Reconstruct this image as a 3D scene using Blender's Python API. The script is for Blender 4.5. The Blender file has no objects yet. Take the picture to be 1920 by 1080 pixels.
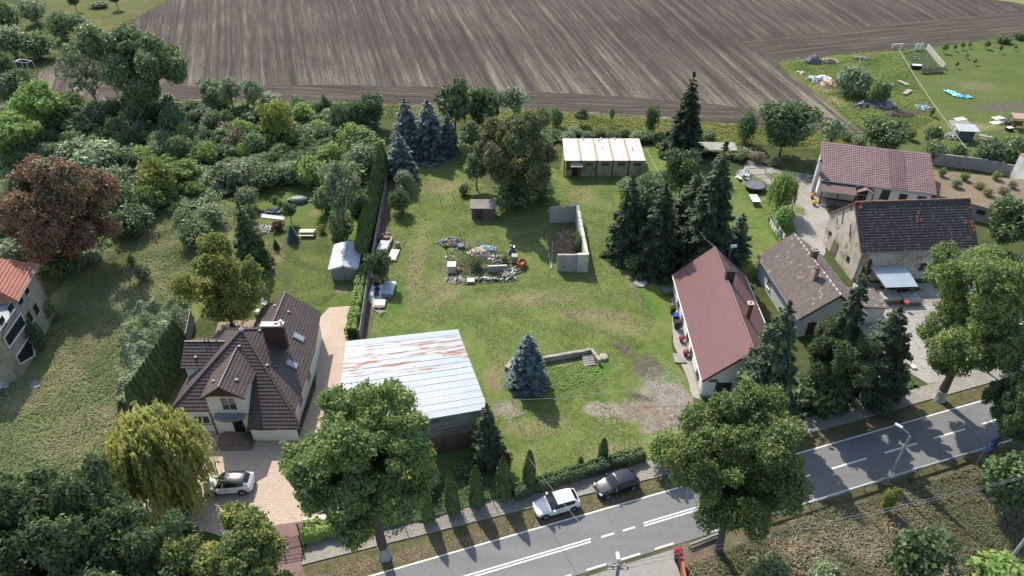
import bpy, math, random
import numpy as np
from mathutils import Vector, Matrix

# ------------------------------------------------------------------ camera, sky, sun, exposure
sc = bpy.context.scene
col = sc.collection
CAM_H, PITCH, FPX = 54.0, math.radians(37.0), 1320.0
cam_d = bpy.data.cameras.new('camera'); cam = bpy.data.objects.new('camera', cam_d); col.objects.link(cam)
cam.location = (0, 0, CAM_H); cam.rotation_euler = (math.pi/2-PITCH, 0, 0)
cam_d.sensor_width = 36.0; cam_d.lens = FPX/1920*36.0; cam_d.clip_end = 3000; cam_d.clip_start = 0.5
sc.camera = cam
SUN_EL, SUN_DIR = math.radians(46), Vector((-0.42, 0.907, 0)).normalized()     # towards the sun, on the ground
w = bpy.data.worlds.new('World'); sc.world = w; w.use_nodes = True
nt = w.node_tree; bg = nt.nodes['Background']
sky = nt.nodes.new('ShaderNodeTexSky'); sky.sky_type = 'NISHITA'; sky.sun_disc = False
sky.sun_elevation = SUN_EL; sky.sun_rotation = math.atan2(SUN_DIR.x, SUN_DIR.y)
sky.air_density = 1.2; sky.dust_density = 1.5
nt.links.new(sky.outputs[0], bg.inputs[0]); bg.inputs[1].default_value = 0.15
sd = bpy.data.lights.new('sun', 'SUN'); sd.energy = 4.1; sd.angle = math.radians(0.55); sd.color = (1.0, 0.935, 0.82)
so = bpy.data.objects.new('sun', sd); col.objects.link(so)
S = Vector((SUN_DIR.x*math.cos(SUN_EL), SUN_DIR.y*math.cos(SUN_EL), math.sin(SUN_EL)))
so.rotation_euler = S.to_track_quat('Z', 'Y').to_euler(); so.location = (0, 60, 90)
sc.view_settings.view_transform = 'Standard'; sc.view_settings.look = 'None'
sc.view_settings.exposure = 0.58; sc.view_settings.gamma = 1.0; sc.view_settings.use_curve_mapping = False
sc.cycles.max_bounces = 6; sc.cycles.diffuse_bounces = 3; sc.cycles.glossy_bounces = 3
sc.cycles.transmission_bounces = 3; sc.cycles.transparent_max_bounces = 6

# ------------------------------------------------------------------ helpers
def G(px, py, z=0.0):
    """ground position (at height z) of a point surveyed in the photograph"""
    a = (px-960)/FPX; b = -(py-540)/FPX
    D = Vector((a, math.cos(PITCH)+b*math.sin(PITCH), -math.sin(PITCH)+b*math.cos(PITCH)))
    return Vector((0, 0, CAM_H))+D*((z-CAM_H)/D.z)

def norm(v):
    v = Vector(v); return v/v.length if v.length > 1e-9 else v

class MB:
    def __init__(s): s.v = []; s.f = []; s.m = []; s.uv = []
    def poly(s, pts, m=0, uv=None):
        pts = [Vector(p) for p in pts]; i0 = len(s.v); s.v += [tuple(p) for p in pts]
        s.f.append(list(range(i0, i0+len(pts)))); s.m.append(m)
        if uv is None:
            n = Vector((0, 0, 0))
            for i in range(len(pts)):
                a, b = pts[i], pts[(i+1) % len(pts)]
                n += Vector(((a.y-b.y)*(a.z+b.z), (a.z-b.z)*(a.x+b.x), (a.x-b.x)*(a.y+b.y)))
            n = norm(n)
            if abs(n.z) > 0.995: u, v = Vector((1, 0, 0)), Vector((0, 1, 0))
            else:
                u = norm(Vector((0, 0, 1)).cross(n)); v = n.cross(u)
            uv = [(p.dot(u), p.dot(v)) for p in pts]
        s.uv += list(uv)
    def box(s, c, d, rz=0.0, m=0, M=None):
        c = Vector(c); hx, hy, hz = d[0]/2, d[1]/2, d[2]/2
        R = M if M is not None else Matrix.Rotation(rz, 3, 'Z')
        P = [c+R@Vector((x*hx, y*hy, z*hz)) for z in (-1, 1) for y in (-1, 1) for x in (-1, 1)]
        for q in ((0, 2, 3, 1), (4, 5, 7, 6), (0, 1, 5, 4), (2, 6, 7, 3), (0, 4, 6, 2), (1, 3, 7, 5)):
            s.poly([P[i] for i in q], m)
    def prism(s, pl, z0, z1, m=0, bottom=True):
        n = len(pl); A = [Vector((p[0], p[1], z0)) for p in pl]; B = [Vector((p[0], p[1], z1)) for p in pl]
        if sum(pl[i][0]*pl[(i+1) % n][1]-pl[(i+1) % n][0]*pl[i][1] for i in range(n)) < 0: A.reverse(); B.reverse()
        for i in range(n):
            j = (i+1) % n; s.poly([A[i], A[j], B[j], B[i]], m)
        s.poly(B, m)
        if bottom: s.poly(A[::-1], m)
    def slab(s, pts, th, m=0):
        """a planar polygon given thickness downwards along its normal"""
        pts = [Vector(p) for p in pts]
        n = norm((pts[1]-pts[0]).cross(pts[2]-pts[0]))
        if n.z < 0: pts = pts[::-1]; n = -n
        lo = [p-n*th for p in pts]; s.poly(pts, m); s.poly(lo[::-1], m)
        for i in range(len(pts)):
            j = (i+1) % len(pts); s.poly([lo[i], lo[j], pts[j], pts[i]], m)
    def tube(s, pts, r, n=6, m=0, cap=True):
        pts = [Vector(p) for p in pts]; rs = r if isinstance(r, (list, tuple)) else [r]*len(pts)
        rings = []; up = Vector((0, 0, 1))
        for i, p in enumerate(pts):
            d = norm(pts[min(i+1, len(pts)-1)]-pts[max(i-1, 0)])
            a = d.cross(up) if abs(d.z) < 0.95 else d.cross(Vector((1, 0, 0)))
            a = norm(a); b = d.cross(a)
            rings.append([p+(a*math.cos(2*math.pi*k/n)+b*math.sin(2*math.pi*k/n))*rs[i] for k in range(n)])
        for i in range(len(pts)-1):
            for k in range(n):
                l = (k+1) % n; s.poly([rings[i][k], rings[i][l], rings[i+1][l], rings[i+1][k]], m, [(k/n, i), (l/n, i), (l/n, i+1), (k/n, i+1)])
        if cap: s.poly(rings[0][::-1], m); s.poly(rings[-1], m)
    def lathe(s, c, prof, n=12, m=0):
        c = Vector(c)
        R = [[c+Vector((r*math.cos(2*math.pi*k/n), r*math.sin(2*math.pi*k/n), z)) for k in range(n)] for r, z in prof]
        for i in range(len(prof)-1):
            for k in range(n):
                l = (k+1) % n; s.poly([R[i][k], R[i][l], R[i+1][l], R[i+1][k]], m)
        s.poly(R[0][::-1], m); s.poly(R[-1], m)
    def tiled(s, pts, course=0.35, lift=0.05, m=0):
        """roof face laid in real overlapping courses"""
        pts = [Vector(p) for p in pts]
        n = norm((pts[1]-pts[0]).cross(pts[2]-pts[0]))
        if n.z < 0: pts = pts[::-1]; n = -n
        u = norm(Vector((0, 0, 1)).cross(n)); v = n.cross(u)
        vs = [p.dot(v) for p in pts]; v0, v1 = min(vs), max(vs); k = max(1, int(round((v1-v0)/course))); h = (v1-v0)/k
        def clip(P, t, sign):
            o = []
            for i in range(len(P)):
                a, b = P[i], P[(i+1) % len(P)]; da, db = (a.dot(v)-t)*sign, (b.dot(v)-t)*sign
                if da >= 0: o.append(a)
                if da*db < 0: o.append(a+(b-a)*(da/(da-db)))
            return o
        for i in range(k):
            a, b = v0+i*h, v0+(i+1)*h
            P = clip(clip(pts, a, 1), b, -1)
            if len(P) < 3: continue
            Q = [p+n*(lift*(b-p.dot(v))/h+0.004) for p in P]
            s.poly(Q, m, [(p.dot(u), p.dot(v)-v0) for p in P])
            low = [j for j in range(len(P)) if P[j].dot(v) < a+1e-4]
            if len(low) >= 2:
                for j in range(len(P)):
                    l = (j+1) % len(P)
                    if j in low and l in low: s.poly([P[j], P[l], Q[l], Q[j]], m, [(0, 0.01)]*4)
    def mesh(s, name, mats):
        me = bpy.data.meshes.new(name); me.from_pydata(s.v, [], s.f)
        for mt in (mats if isinstance(mats, (list, tuple)) else [mats]): me.materials.append(mt)
        me.polygons.foreach_set('material_index', s.m)
        l = me.uv_layers.new(name='UVMap'); l.data.foreach_set('uv', np.array(s.uv, dtype=np.float32).ravel())
        me.update(); return me

def link(name, me, parent=None):
    o = bpy.data.objects.new(name, me); col.objects.link(o); o.parent = parent; return o
def obj(name, mb, mats, parent=None, smooth=False):
    me = mb.mesh(name, mats)
    if smooth: me.polygons.foreach_set('use_smooth', [True]*len(me.polygons))
    return link(name, me, parent)
def tag(o, label, cat, group=None):
    o['label'] = label; o['category'] = cat
    if group: o['group'] = group
    return o
def struct(o, label=None):
    o['kind'] = 'structure'
    if label: o['label'] = label
    return o
def thing(name, label, cat, loc=(0, 0, 0), rz=0.0, group=None):
    o = bpy.data.objects.new(name, None); col.objects.link(o); o.location = loc; o.rotation_euler = (0, 0, rz)
    o.empty_display_size = 0.3
    return tag(o, label, cat, group)
def copy_thing(root, loc, rz, scale=None, label=None, group=None, cat=None):
    def rec(o, par):
        c = o.copy(); col.objects.link(c); c.parent = par
        for ch in KIDS.get(o.name, []): rec(ch, c)
        return c
    c = rec(root, None); c.location = loc; c.rotation_euler = (0, 0, rz)
    if scale is not None: c.scale = scale if isinstance(scale, tuple) else (scale,)*3
    if label: c['label'] = label
    if group: c['group'] = group
    if cat: c['category'] = cat
    return c
KIDS = {}
def reg(root):                                  # remembers the children of something that gets copied
    def rec(o):
        k = [x for x in bpy.data.objects if x.parent is o]; KIDS[o.name] = k
        for x in k: rec(x)
    rec(root)

# ------------------------------------------------------------------ materials
class NT:
    def __init__(s, name):
        s.mat = bpy.data.materials.new(name); s.mat.use_nodes = True; s.t = s.mat.node_tree; s.n = s.t.nodes; s.l = s.t.links
        s.b = s.n['Principled BSDF']; s.out = s.n['Material Output']
        s.tc = s.n.new('ShaderNodeTexCoord'); s.geo = s.n.new('ShaderNodeNewGeometry')
    def lk(s, a, b): s.l.new(a, b)
    def noise(s, scale, detail=4, vec=None, rough=0.6, out=0, dist=0.0):
        x = s.n.new('ShaderNodeTexNoise'); x.inputs['Scale'].default_value = scale; x.inputs['Detail'].default_value = detail
        x.inputs['Roughness'].default_value = rough; x.inputs['Distortion'].default_value = dist
        s.lk(vec if vec is not None else s.geo.outputs['Position'], x.inputs['Vector']); return x.outputs[out]
    def mapr(s, vec, scale=(1, 1, 1), rot=(0, 0, 0), loc=(0, 0, 0)):
        x = s.n.new('ShaderNodeMapping'); x.inputs['Scale'].default_value = scale; x.inputs['Rotation'].default_value = rot
        x.inputs['Location'].default_value = loc; s.lk(vec, x.inputs[0]); return x.outputs[0]
    def ramp(s, fac, stops, interp='LINEAR'):
        x = s.n.new('ShaderNodeValToRGB'); e = x.color_ramp.elements; x.color_ramp.interpolation = interp
        while len(e) < len(stops): e.new(0.5)
        for i, (p, c) in enumerate(stops):
            e[i].position = p; e[i].color = (c, c, c, 1) if isinstance(c, (int, float)) else (*c, 1)
        s.lk(fac, x.inputs[0]); return x.outputs[0]
    def mix(s, fac, a, b, mode='MIX'):
        x = s.n.new('ShaderNodeMix'); x.data_type = 'RGBA'; x.blend_type = mode
        for v, i in ((fac, 0), (a, 6), (b, 7)):
            if isinstance(v, (int, float)): x.inputs[i].default_value = v
            elif isinstance(v, tuple): x.inputs[i].default_value = (*v, 1)
            else: s.lk(v, x.inputs[i])
        return x.outputs[2]
    def math(s, op, a, b=0.0, c=None):
        x = s.n.new('ShaderNodeMath'); x.operation = op
        for i, v in enumerate((a, b) if c is None else (a, b, c)):
            if isinstance(v, (int, float)): x.inputs[i].default_value = v
            else: s.lk(v, x.inputs[i])
        return x.outputs[0]
    def sep(s, vec):
        x = s.n.new('ShaderNodeSeparateXYZ'); s.lk(vec, x.inputs[0]); return x.outputs
    def comb(s, a, b, c=0.0):
        x = s.n.new('ShaderNodeCombineXYZ')
        for i, v in enumerate((a, b, c)):
            if isinstance(v, (int, float)): x.inputs[i].default_value = v
            else: s.lk(v, x.inputs[i])
        return x.outputs[0]
    def white(s, vec):
        x = s.n.new('ShaderNodeTexWhiteNoise'); s.lk(vec, x.inputs['Vector']); return x.outputs['Value']
    def vor(s, scale, vec=None, out='Distance', feat='F1'):
        x = s.n.new('ShaderNodeTexVoronoi'); x.inputs['Scale'].default_value = scale; x.feature = feat
        s.lk(vec if vec is not None else s.geo.outputs['Position'], x.inputs['Vector']); return x.outputs[out]
    def bump(s, h, strength=0.5, dist=0.05, prev=None):
        x = s.n.new('ShaderNodeBump'); x.inputs['Strength'].default_value = strength; x.inputs['Distance'].default_value = dist
        s.lk(h, x.inputs['Height'])
        if prev is not None: s.lk(prev, x.inputs['Normal'])
        return x.outputs[0]
    def fin(s, color=None, rough=0.8, normal=None, metal=0.0, spec=0.3):
        if color is not None:
            if isinstance(color, tuple): s.b.inputs['Base Color'].default_value = (*color, 1)
            else: s.lk(color, s.b.inputs['Base Color'])
        if isinstance(rough, (int, float)): s.b.inputs['Roughness'].default_value = rough
        else: s.lk(rough, s.b.inputs['Roughness'])
        if normal is not None: s.lk(normal, s.b.inputs['Normal'])
        s.b.inputs['Metallic'].default_value = metal; s.b.inputs['Specular IOR Level'].default_value = spec
        return s.mat

_mc = {}
def pm(name, c, c2=None, scale=1.5, rough=0.8, bump=0.3, metal=0.0, spec=0.3, dist=0.03):
    """mottled paint / wood / stone in object space"""
    if name in _mc: return _mc[name]
    t = NT(name); v = t.tc.outputs['Object']
    c2 = c2 or tuple(x*0.75 for x in c)
    f = t.ramp(t.noise(scale, 6, v), [(0.35, c), (0.7, c2)])
    nb = t.bump(t.noise(scale*7, 4, v), bump, dist) if bump else None
    _mc[name] = t.fin(f, rough, nb, metal, spec); return _mc[name]

def tile_mat(name, c1, c2, cw=0.3, ch=0.35, wave=0.35, lichen=None, rough=0.6, accent=None, joint=True):
    """tiles coloured one by one in UV metres, pantile relief as bump"""
    t = NT(name); uv = t.sep(t.tc.outputs['UV'])
    a = t.math('FLOOR', t.math('DIVIDE', uv[0], cw)); b = t.math('FLOOR', t.math('DIVIDE', uv[1], ch))
    rnd = t.white(t.comb(a, b)); c = t.mix(rnd, c1, c2)
    big = t.noise(0.5, 5); c = t.mix(t.ramp(big, [(0.3, 0.0), (0.75, 0.55)]), c, tuple(x*0.7 for x in c2))
    if accent: c = t.mix(t.math('GREATER_THAN', t.white(t.comb(b, a)), 1-accent[1]), c, accent[0])
    if lichen:
        c = t.mix(t.ramp(t.noise(5.0, 6), [(0.56, 0.0), (0.66, 0.75)]), c, lichen)
    if joint:
        fr = t.math('FRACT', t.math('DIVIDE', uv[0], cw))
        c = t.mix(t.ramp(fr, [(0.0, 0.55), (0.16, 0.0), (0.9, 0.0), (1.0, 0.55)]), c, tuple(x*0.35 for x in c1))
    wv = t.math('SINE', t.math('MULTIPLY', uv[0], 2*math.pi/cw))
    nb = t.bump(wv, wave, 0.03); nb = t.bump(t.noise(9, 4), 0.3, 0.03, nb)
    return t.fin(c, rough, nb, 0, 0.35)

def corr_mat(name, c, c2, period=0.2, rough=0.45, metal=0.3, rust=None, axis=0, rscale=(0.5, 3, 1), thr=0.6, spec=0.5, joints=None):
    t = NT(name); uv = t.sep(t.tc.outputs['UV'])
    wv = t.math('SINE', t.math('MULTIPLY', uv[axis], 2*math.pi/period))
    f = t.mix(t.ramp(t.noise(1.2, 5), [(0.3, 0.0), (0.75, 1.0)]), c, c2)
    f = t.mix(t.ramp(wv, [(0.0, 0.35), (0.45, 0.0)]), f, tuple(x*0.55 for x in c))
    if rust:
        n = t.noise(1.0, 7, t.mapr(t.tc.outputs['UV'], rscale), 0.65)
        f = t.mix(t.ramp(n, [(thr, 0.0), (thr+0.03, 1.0)]), f, rust)
    return t.fin(f, rough, t.bump(wv, 0.5, 0.03), metal, spec)

def wall_mat(name, c, stain=(0.2, 0.18, 0.14), amt=0.5, scale=0.6, thr=(0.45, 0.7), patch=None, pthr=0.6, bumps=0.25):
    t = NT(name); v = t.tc.outputs['Object']
    st = t.ramp(t.noise(scale, 7, t.mapr(v, (1, 1, 0.6)), 0.65), [(thr[0], 0.0), (thr[1], amt)])
    f = t.mix(st, c, stain)
    h = t.noise(14, 4, v)
    if patch:
        pn = t.ramp(t.noise(scale*1.3, 8, t.mapr(v, (1, 1, 1), (0, 0, 0), (7, 3, 5)), 0.6), [(pthr, 0.0), (pthr+0.025, 1.0)])
        br = t.n.new('ShaderNodeTexBrick'); br.inputs['Scale'].default_value = 1.0
        br.inputs['Brick Width'].default_value = 0.26; br.inputs['Row Height'].default_value = 0.09; br.inputs['Mortar Size'].default_value = 0.012
        br.inputs['Color1'].default_value = (*patch, 1); br.inputs['Color2'].default_value = (*[x*0.65 for x in patch], 1); br.inputs['Mortar'].default_value = (0.3, 0.27, 0.22, 1)
        t.lk(t.tc.outputs['UV'], br.inputs['Vector']); f = t.mix(pn, f, br.outputs[0])
    return t.fin(f, 0.9, t.bump(h, bumps, 0.03), 0, 0.2)

def leaf_mat(name, a, b, c=None, nscale=0.35, trans=0.35, cthr=0.72):
    """leaf colours vary leaf by leaf and in broad patches of the crown"""
    t = NT(name); t.n.remove(t.b)
    r = t.geo.outputs['Random Per Island']
    f = t.mix(r, a, b)
    if c is not None:
        m = t.math('ADD', t.noise(nscale, 3), t.math('MULTIPLY', r, 0.22))
        f = t.mix(t.ramp(m, [(cthr-0.08, 0.0), (cthr+0.08, 1.0)]), f, c)
    oi = t.n.new('ShaderNodeObjectInfo')
    hs = t.n.new('ShaderNodeHueSaturation'); t.lk(f, hs.inputs['Color'])
    hs.inputs['Saturation'].default_value = 0.88
    t.lk(t.math('MULTIPLY_ADD', oi.outputs['Random'], 0.4, 0.92), hs.inputs['Value'])
    t.lk(t.math('MULTIPLY_ADD', oi.outputs['Random'], 0.01, 0.483), hs.inputs['Hue'])
    d = t.n.new('ShaderNodeBsdfPrincipled'); d.inputs['Roughness'].default_value = 0.55; d.inputs['Specular IOR Level'].default_value = 0.25
    tr = t.n.new('ShaderNodeBsdfTranslucent'); t.lk(hs.outputs[0], d.inputs['Base Color']); t.lk(hs.outputs[0], tr.inputs['Color'])
    mx = t.n.new('ShaderNodeMixShader'); mx.inputs[0].default_value = trans
    t.lk(d.outputs[0], mx.inputs[1]); t.lk(tr.outputs[0], mx.inputs[2]); t.lk(mx.outputs[0], t.out.inputs[0])
    return t.mat
# ------------------------------------------------------------------ the ground
def sheet(name, pts, z, mat, jit=0.0, step=1.5, seed=1, px=True, thick=0.0, parent=None):
    R = random.Random(seed)
    P = [G(*p) if px else Vector((p[0], p[1], 0)) for p in pts]
    Q = []
    for i in range(len(P)):
        a, b = P[i], P[(i+1) % len(P)]; L = (b-a).length; n = max(1, int(L/step)) if jit else 1
        for k in range(n):
            q = a.lerp(b, k/n)
            if jit and k: q += Vector((R.uniform(-jit, jit), R.uniform(-jit, jit), 0))
            Q.append((q.x, q.y))
    mb = MB()
    if thick: mb.prism(Q, z-thick, z, bottom=False)
    else:
        ar = sum(Q[i][0]*Q[(i+1) % len(Q)][1]-Q[(i+1) % len(Q)][0]*Q[i][1] for i in range(len(Q)))
        if ar < 0: Q.reverse()
        mb.poly([(x, y, z) for x, y in Q])
    return obj(name, mb, mat, parent)

def ground_mat(name, cols, patches=(), s1=0.12, s2=1.1, bump=0.6, aniso=None, grain=0.5):
    """cols = dark, mid, light, dry ; patches = (px, py, rx, ry, rot, colour, colour2, edge)"""
    t = NT(name); pos = t.geo.outputs['Position']
    n1 = t.noise(s1, 5, rough=0.55); n2 = t.noise(s2, 6, rough=0.7); n3 = t.noise(7.0, 3, rough=0.7)
    f = t.mix(t.ramp(n1, [(0.35, 0.0), (0.65, 1.0)]), cols[0], cols[1])
    f = t.mix(t.ramp(n2, [(0.42, 0.0), (0.66, 0.8)]), f, cols[2])
    dry = t.noise(0.22, 6, t.mapr(pos, (1, 1, 1), (0, 0, 0.4), (31, 17, 0)), 0.65)
    f = t.mix(t.ramp(dry, [(0.5, 0.0), (0.7, 0.7)]), f, cols[3])
    wob = t.noise(0.9, 8, rough=0.78)
    for (px, py, rx, ry, rot, c1, c2, e) in patches:
        c = G(px, py); a = math.radians(rot)
        v = t.mapr(pos, (1, 1, 1), (0, 0, 0), (-c.x, -c.y, 0)); v = t.mapr(v, (1, 1, 1), (0, 0, -a)); v = t.mapr(v, (1/rx, 1/ry, 0))
        ln = t.n.new('ShaderNodeVectorMath'); ln.operation = 'LENGTH'; t.lk(v, ln.inputs[0])
        d = t.math('ADD', ln.outputs['Value'], t.math('MULTIPLY_ADD', wob, 2.2, -1.1))
        f = t.mix(t.ramp(d, [(max(0.0, 0.85-e), 1.0), (0.95, 0.0)]), f, t.mix(t.ramp(n2, [(0.45, 0.0), (0.6, 1.0)]), c1, c2))
    g = t.ramp(n3, [(0.25, 1.0-grain), (0.75, 1.0)])
    f = t.mix(1.0, f, g, 'MULTIPLY')
    nb = t.bump(n2, bump, 0.25); nb = t.bump(n3, bump, 0.06, nb)
    return t.fin(f, 0.95, nb, 0, 0.1)

GR_D, GR_M, GR_L, GR_Y = (0.1, 0.155, 0.035), (0.16, 0.22, 0.055), (0.215, 0.27, 0.08), (0.26, 0.28, 0.11)
soil, soil2 = (0.13, 0.095, 0.065), (0.20, 0.155, 0.11)
sand, sand2 = (0.40, 0.34, 0.25), (0.34, 0.28, 0.2)
grav, grav2 = (0.36, 0.32, 0.27), (0.24, 0.2, 0.16)
dirt, dirt2 = (0.24, 0.19, 0.13), (0.17, 0.135, 0.09)
dark_s, dark_s2 = (0.13, 0.115, 0.085), (0.17, 0.15, 0.11)
yel, yel2 = (0.29, 0.26, 0.13), (0.22, 0.23, 0.095)
brt, brt2 = (0.1, 0.19, 0.035), (0.13, 0.225, 0.045)

M_base = ground_mat('rough_grass', [(0.05, 0.075, 0.022), (0.08, 0.105, 0.032), (0.115, 0.13, 0.05), (0.17, 0.15, 0.08)], s1=0.08, s2=0.8)
struct(sheet('ground', [(-1500, -300), (1500, -300), (1500, 1800), (-1500, 1800)], 0.0, M_base, px=False))

M_lawn = ground_mat('lawn_grass', [GR_D, GR_M, GR_L, GR_Y], [
    (1000, 560, 9, 2.6, 5, yel, yel2, 0.6), (1170, 610, 5, 3.0, -20, yel, yel2, 0.6), (830, 545, 4, 5, 20, yel, yel2, 0.6),
    (930, 700, 1.6, 4.2, -10, yel, yel2, 0.5), (1150, 850, 4.5, 2, 10, yel, yel2, 0.6), (1010, 800, 5, 2, 10, yel, yel2, 0.6), (1090, 365, 2.5, 4, 0, yel, yel2, 0.5),
    (830, 350, 5, 4, 0, yel, yel2, 0.5), (780, 500, 2, 12, 0, yel, yel2, 0.5),
    (1090, 690, 5.0, 2.6, 8, brt, brt2, 0.4), (1210, 565, 1.6, 5.0, 25, brt, brt2, 0.5), (745, 560, 1.6, 5, 0, brt, brt2, 0.5), (790, 300, 3, 7, 0, brt, brt2, 0.6),
    (1170, 655, 1.0, 2.4, 30, dark_s, dirt, 0.4), (1215, 690, 2.2, 3.0, 10, dark_s, dark_s2, 0.4), (1258, 760, 3.6, 5.2, 20, grav, grav2, 0.25),
    (1195, 772, 3.2, 2.0, -5, dirt, sand2, 0.3), (1130, 768, 2.6, 1.3, -8, sand, sand2, 0.2), (1265, 790, 1.6, 1.6, 0, soil2, grav, 0.3), (1225, 800, 2.0, 1.6, 0, dirt, grav, 0.4), (1200, 745, 1.8, .6, -20, dark_s, dark_s, 0.3),
    (950, 768, 2.0, 1.1, -25, grav, dirt, 0.45), (925, 715, 0.7, 2.2, 15, dirt, yel, 0.5), (1060, 683, 1.6, 0.8, 0, sand2, yel, 0.5),
    (1245, 505, 3.2, 3.6, 0, soil, soil2, 0.3), (1290, 480, 4.0, 4.0, 0, soil, soil2, 0.3), (880, 500, 5.6, 2.8, 5, (0.12, 0.12, 0.06), dirt, 0.5), (855, 460, 3, 1.5, 0, dirt, yel, 0.4),
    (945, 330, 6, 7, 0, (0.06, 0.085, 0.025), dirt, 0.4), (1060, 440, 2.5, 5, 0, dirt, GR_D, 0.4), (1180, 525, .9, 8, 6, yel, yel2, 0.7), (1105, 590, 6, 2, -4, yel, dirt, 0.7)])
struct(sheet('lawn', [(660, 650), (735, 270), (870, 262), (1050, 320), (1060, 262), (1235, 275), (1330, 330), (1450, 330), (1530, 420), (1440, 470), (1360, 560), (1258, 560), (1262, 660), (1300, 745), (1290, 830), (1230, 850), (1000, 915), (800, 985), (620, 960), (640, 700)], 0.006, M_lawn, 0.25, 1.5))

M_garden = ground_mat('garden_grass', [GR_D, (0.13, 0.185, 0.045), (0.17, 0.22, 0.06), (0.22, 0.23, 0.08)], [
    (520, 480, 1.5, 5, 0, yel, yel2, .6), (640, 545, 1.4, 1.2, 0, soil2, yel, 0.4), (450, 415, 3, 3, 0, dirt, yel, 0.4), (450, 380, 2.2, 8, 4, dirt, soil2, 0.4), (590, 400, 1.0, 1.0, 0, dirt, yel, 0.4), (430, 570, 2, 2, 0, yel, yel2, 0.4)])
struct(sheet('garden_lawn', [(420, 620), (440, 440), (478, 345), (560, 345), (722, 330), (672, 640), (600, 640), (600, 600), (480, 640)], 0.010, M_garden, 0.2, 1.5))
M_meadow = ground_mat('meadow_grass', [(0.125, 0.17, 0.05), (0.175, 0.225, 0.07), (0.245, 0.27, 0.105), (0.32, 0.3, 0.15)], [
    (330, 430, 3, 7, -10, (0.25, 0.19, 0.1), (0.2, 0.17, 0.09), 0.5), (280, 780, 6, 5, 0, (0.27, 0.22, 0.12), (0.2, 0.18, 0.09), 0.5), (30, 620, 6, 6, 0, (0.06, 0.07, 0.03), (0.12, 0.1, 0.05), 0.4)], s2=0.7, bump=1.0)
struct(sheet('meadow', [(-120, 1000), (-120, 560), (90, 560), (240, 380), (340, 330), (470, 400), (350, 640), (330, 800), (300, 960)], 0.005, M_meadow, 0.4, 2.0))
M_scrub = ground_mat('scrub_ground', [(0.06, 0.075, 0.03), (0.1, 0.105, 0.05), (0.19, 0.165, 0.1), (0.26, 0.21, 0.13)], [
    (1660, 975, 4, 2, 10, (0.36, 0.27, 0.17), (0.26, 0.2, 0.12), 0.5), (1300, 1040, 3, 2, 0, soil2, dirt, 0.4), (1500, 1020, 4, 1.2, 20, (0.32, 0.24, 0.15), dirt, 0.5)], s2=0.8, bump=1.0)
def yfar(x): return 36.0+0.325*x
def ynear(x): return 30.45+0.325*x
struct(sheet('roadside_scrub', [(-40, ynear(-40)-0.1), (160, ynear(160)-0.1), (160, 5), (-40, 5)], 0.005, M_scrub, px=False))
M_verge = ground_mat('verge_grass', [(0.1, 0.12, 0.04), (0.17, 0.15, 0.08), (0.23, 0.185, 0.11), (0.3, 0.23, 0.15)], s2=1.6)
struct(sheet('verge', [(-60, yfar(-60)-0.1), (130, yfar(130)-0.1), (130, yfar(130)+3.0), (-60, yfar(-60)+3.2)], 0.012, M_verge, px=False))

# the harvested field
t = NT('ploughed_field'); p = t.sep(t.geo.outputs['Position'])
sx = t.math('MULTIPLY', t.math('DIVIDE', t.math('SUBTRACT', p[0], 141), t.math('ADD', p[1], 481)), 640)
fv = t.comb(sx, p[1])
broad = t.noise(1.0, 3, t.mapr(fv, (0.62, 0.005, 1))); fine = t.noise(1.0, 4, t.mapr(fv, (1.6, 0.06, 1)), 0.75); gr = t.noise(1.9, 5, rough=0.85)
patch = t.noise(0.035, 4, rough=0.6)
a = t.math('ADD', t.math('MULTIPLY', broad, 0.32), t.math('ADD', t.math('MULTIPLY', fine, 0.32), t.math('MULTIPLY', gr, 0.36)))
near = t.ramp(t.math('DIVIDE', p[1], 200.0), [(0.66, 0.055), (0.84, 0.0), (1.0, 0.01)])
a = t.math('ADD', t.math('ADD', a, near), t.math('MULTIPLY_ADD', patch, 0.16, -0.085))
c = t.ramp(a, [(0.43, (0.044, 0.036, 0.032)), (0.505, (0.074, 0.062, 0.054)), (0.555, (0.12, 0.102, 0.082)), (0.625, (0.25, 0.215, 0.15))])
speck = t.noise(3.5, 3, rough=0.8)
c = t.mix(t.ramp(speck, [(0.58, 0.0), (0.7, 0.5)]), c, (0.19, 0.16, 0.115))
M_field = t.fin(c, 0.95, t.bump(t.math('ADD', fine, speck), 0.8, 0.2), 0, 0.1)
def band_mat(name, ang):
    t = NT(name); v = t.mapr(t.geo.outputs['Position'], (1, 1, 1), (0, 0, -math.radians(ang)))
    a = t.math('ADD', t.math('MULTIPLY', t.noise(1.0, 4, t.mapr(v, (0.05, 1.1, 1)), 0.7), 0.6), t.math('MULTIPLY', t.noise(2.0, 4, rough=0.8), 0.4))
    c = t.ramp(a, [(0.38, (0.036, 0.029, 0.025)), (0.5, (0.068, 0.055, 0.046)), (0.6, (0.13, 0.105, 0.08)), (0.7, (0.2, 0.165, 0.12))])
    return t.fin(c, 0.95, t.bump(a, 0.8, 0.2), 0, 0.1)
struct(sheet('field', [(40, 155), (200, 190), (367, 188), (640, 193), (987, 206), (1280, 224), (1480, 245), (1622, 249), (1560, 195), (1500, 150), (1450, 116), (1560, 103), (1700, 92), (1920, 66), (2300, 20), (1970, 3), (1860, -12), (1700, -60), (1300, -120), (520, -120), (320, -4), (190, 75)], 0.010, M_field, 0.5, 2.5))
struct(sheet('field_headland', [(180, 160), (367, 160), (640, 160), (860, 164), (1100, 177), (1400, 202), (1560, 222), (1615, 246), (1480, 243), (1280, 222), (987, 204), (640, 191), (367, 186), (200, 187)], 0.016, band_mat('headland_soil', -5.4), 0.5, 2.5, 5))
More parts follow.
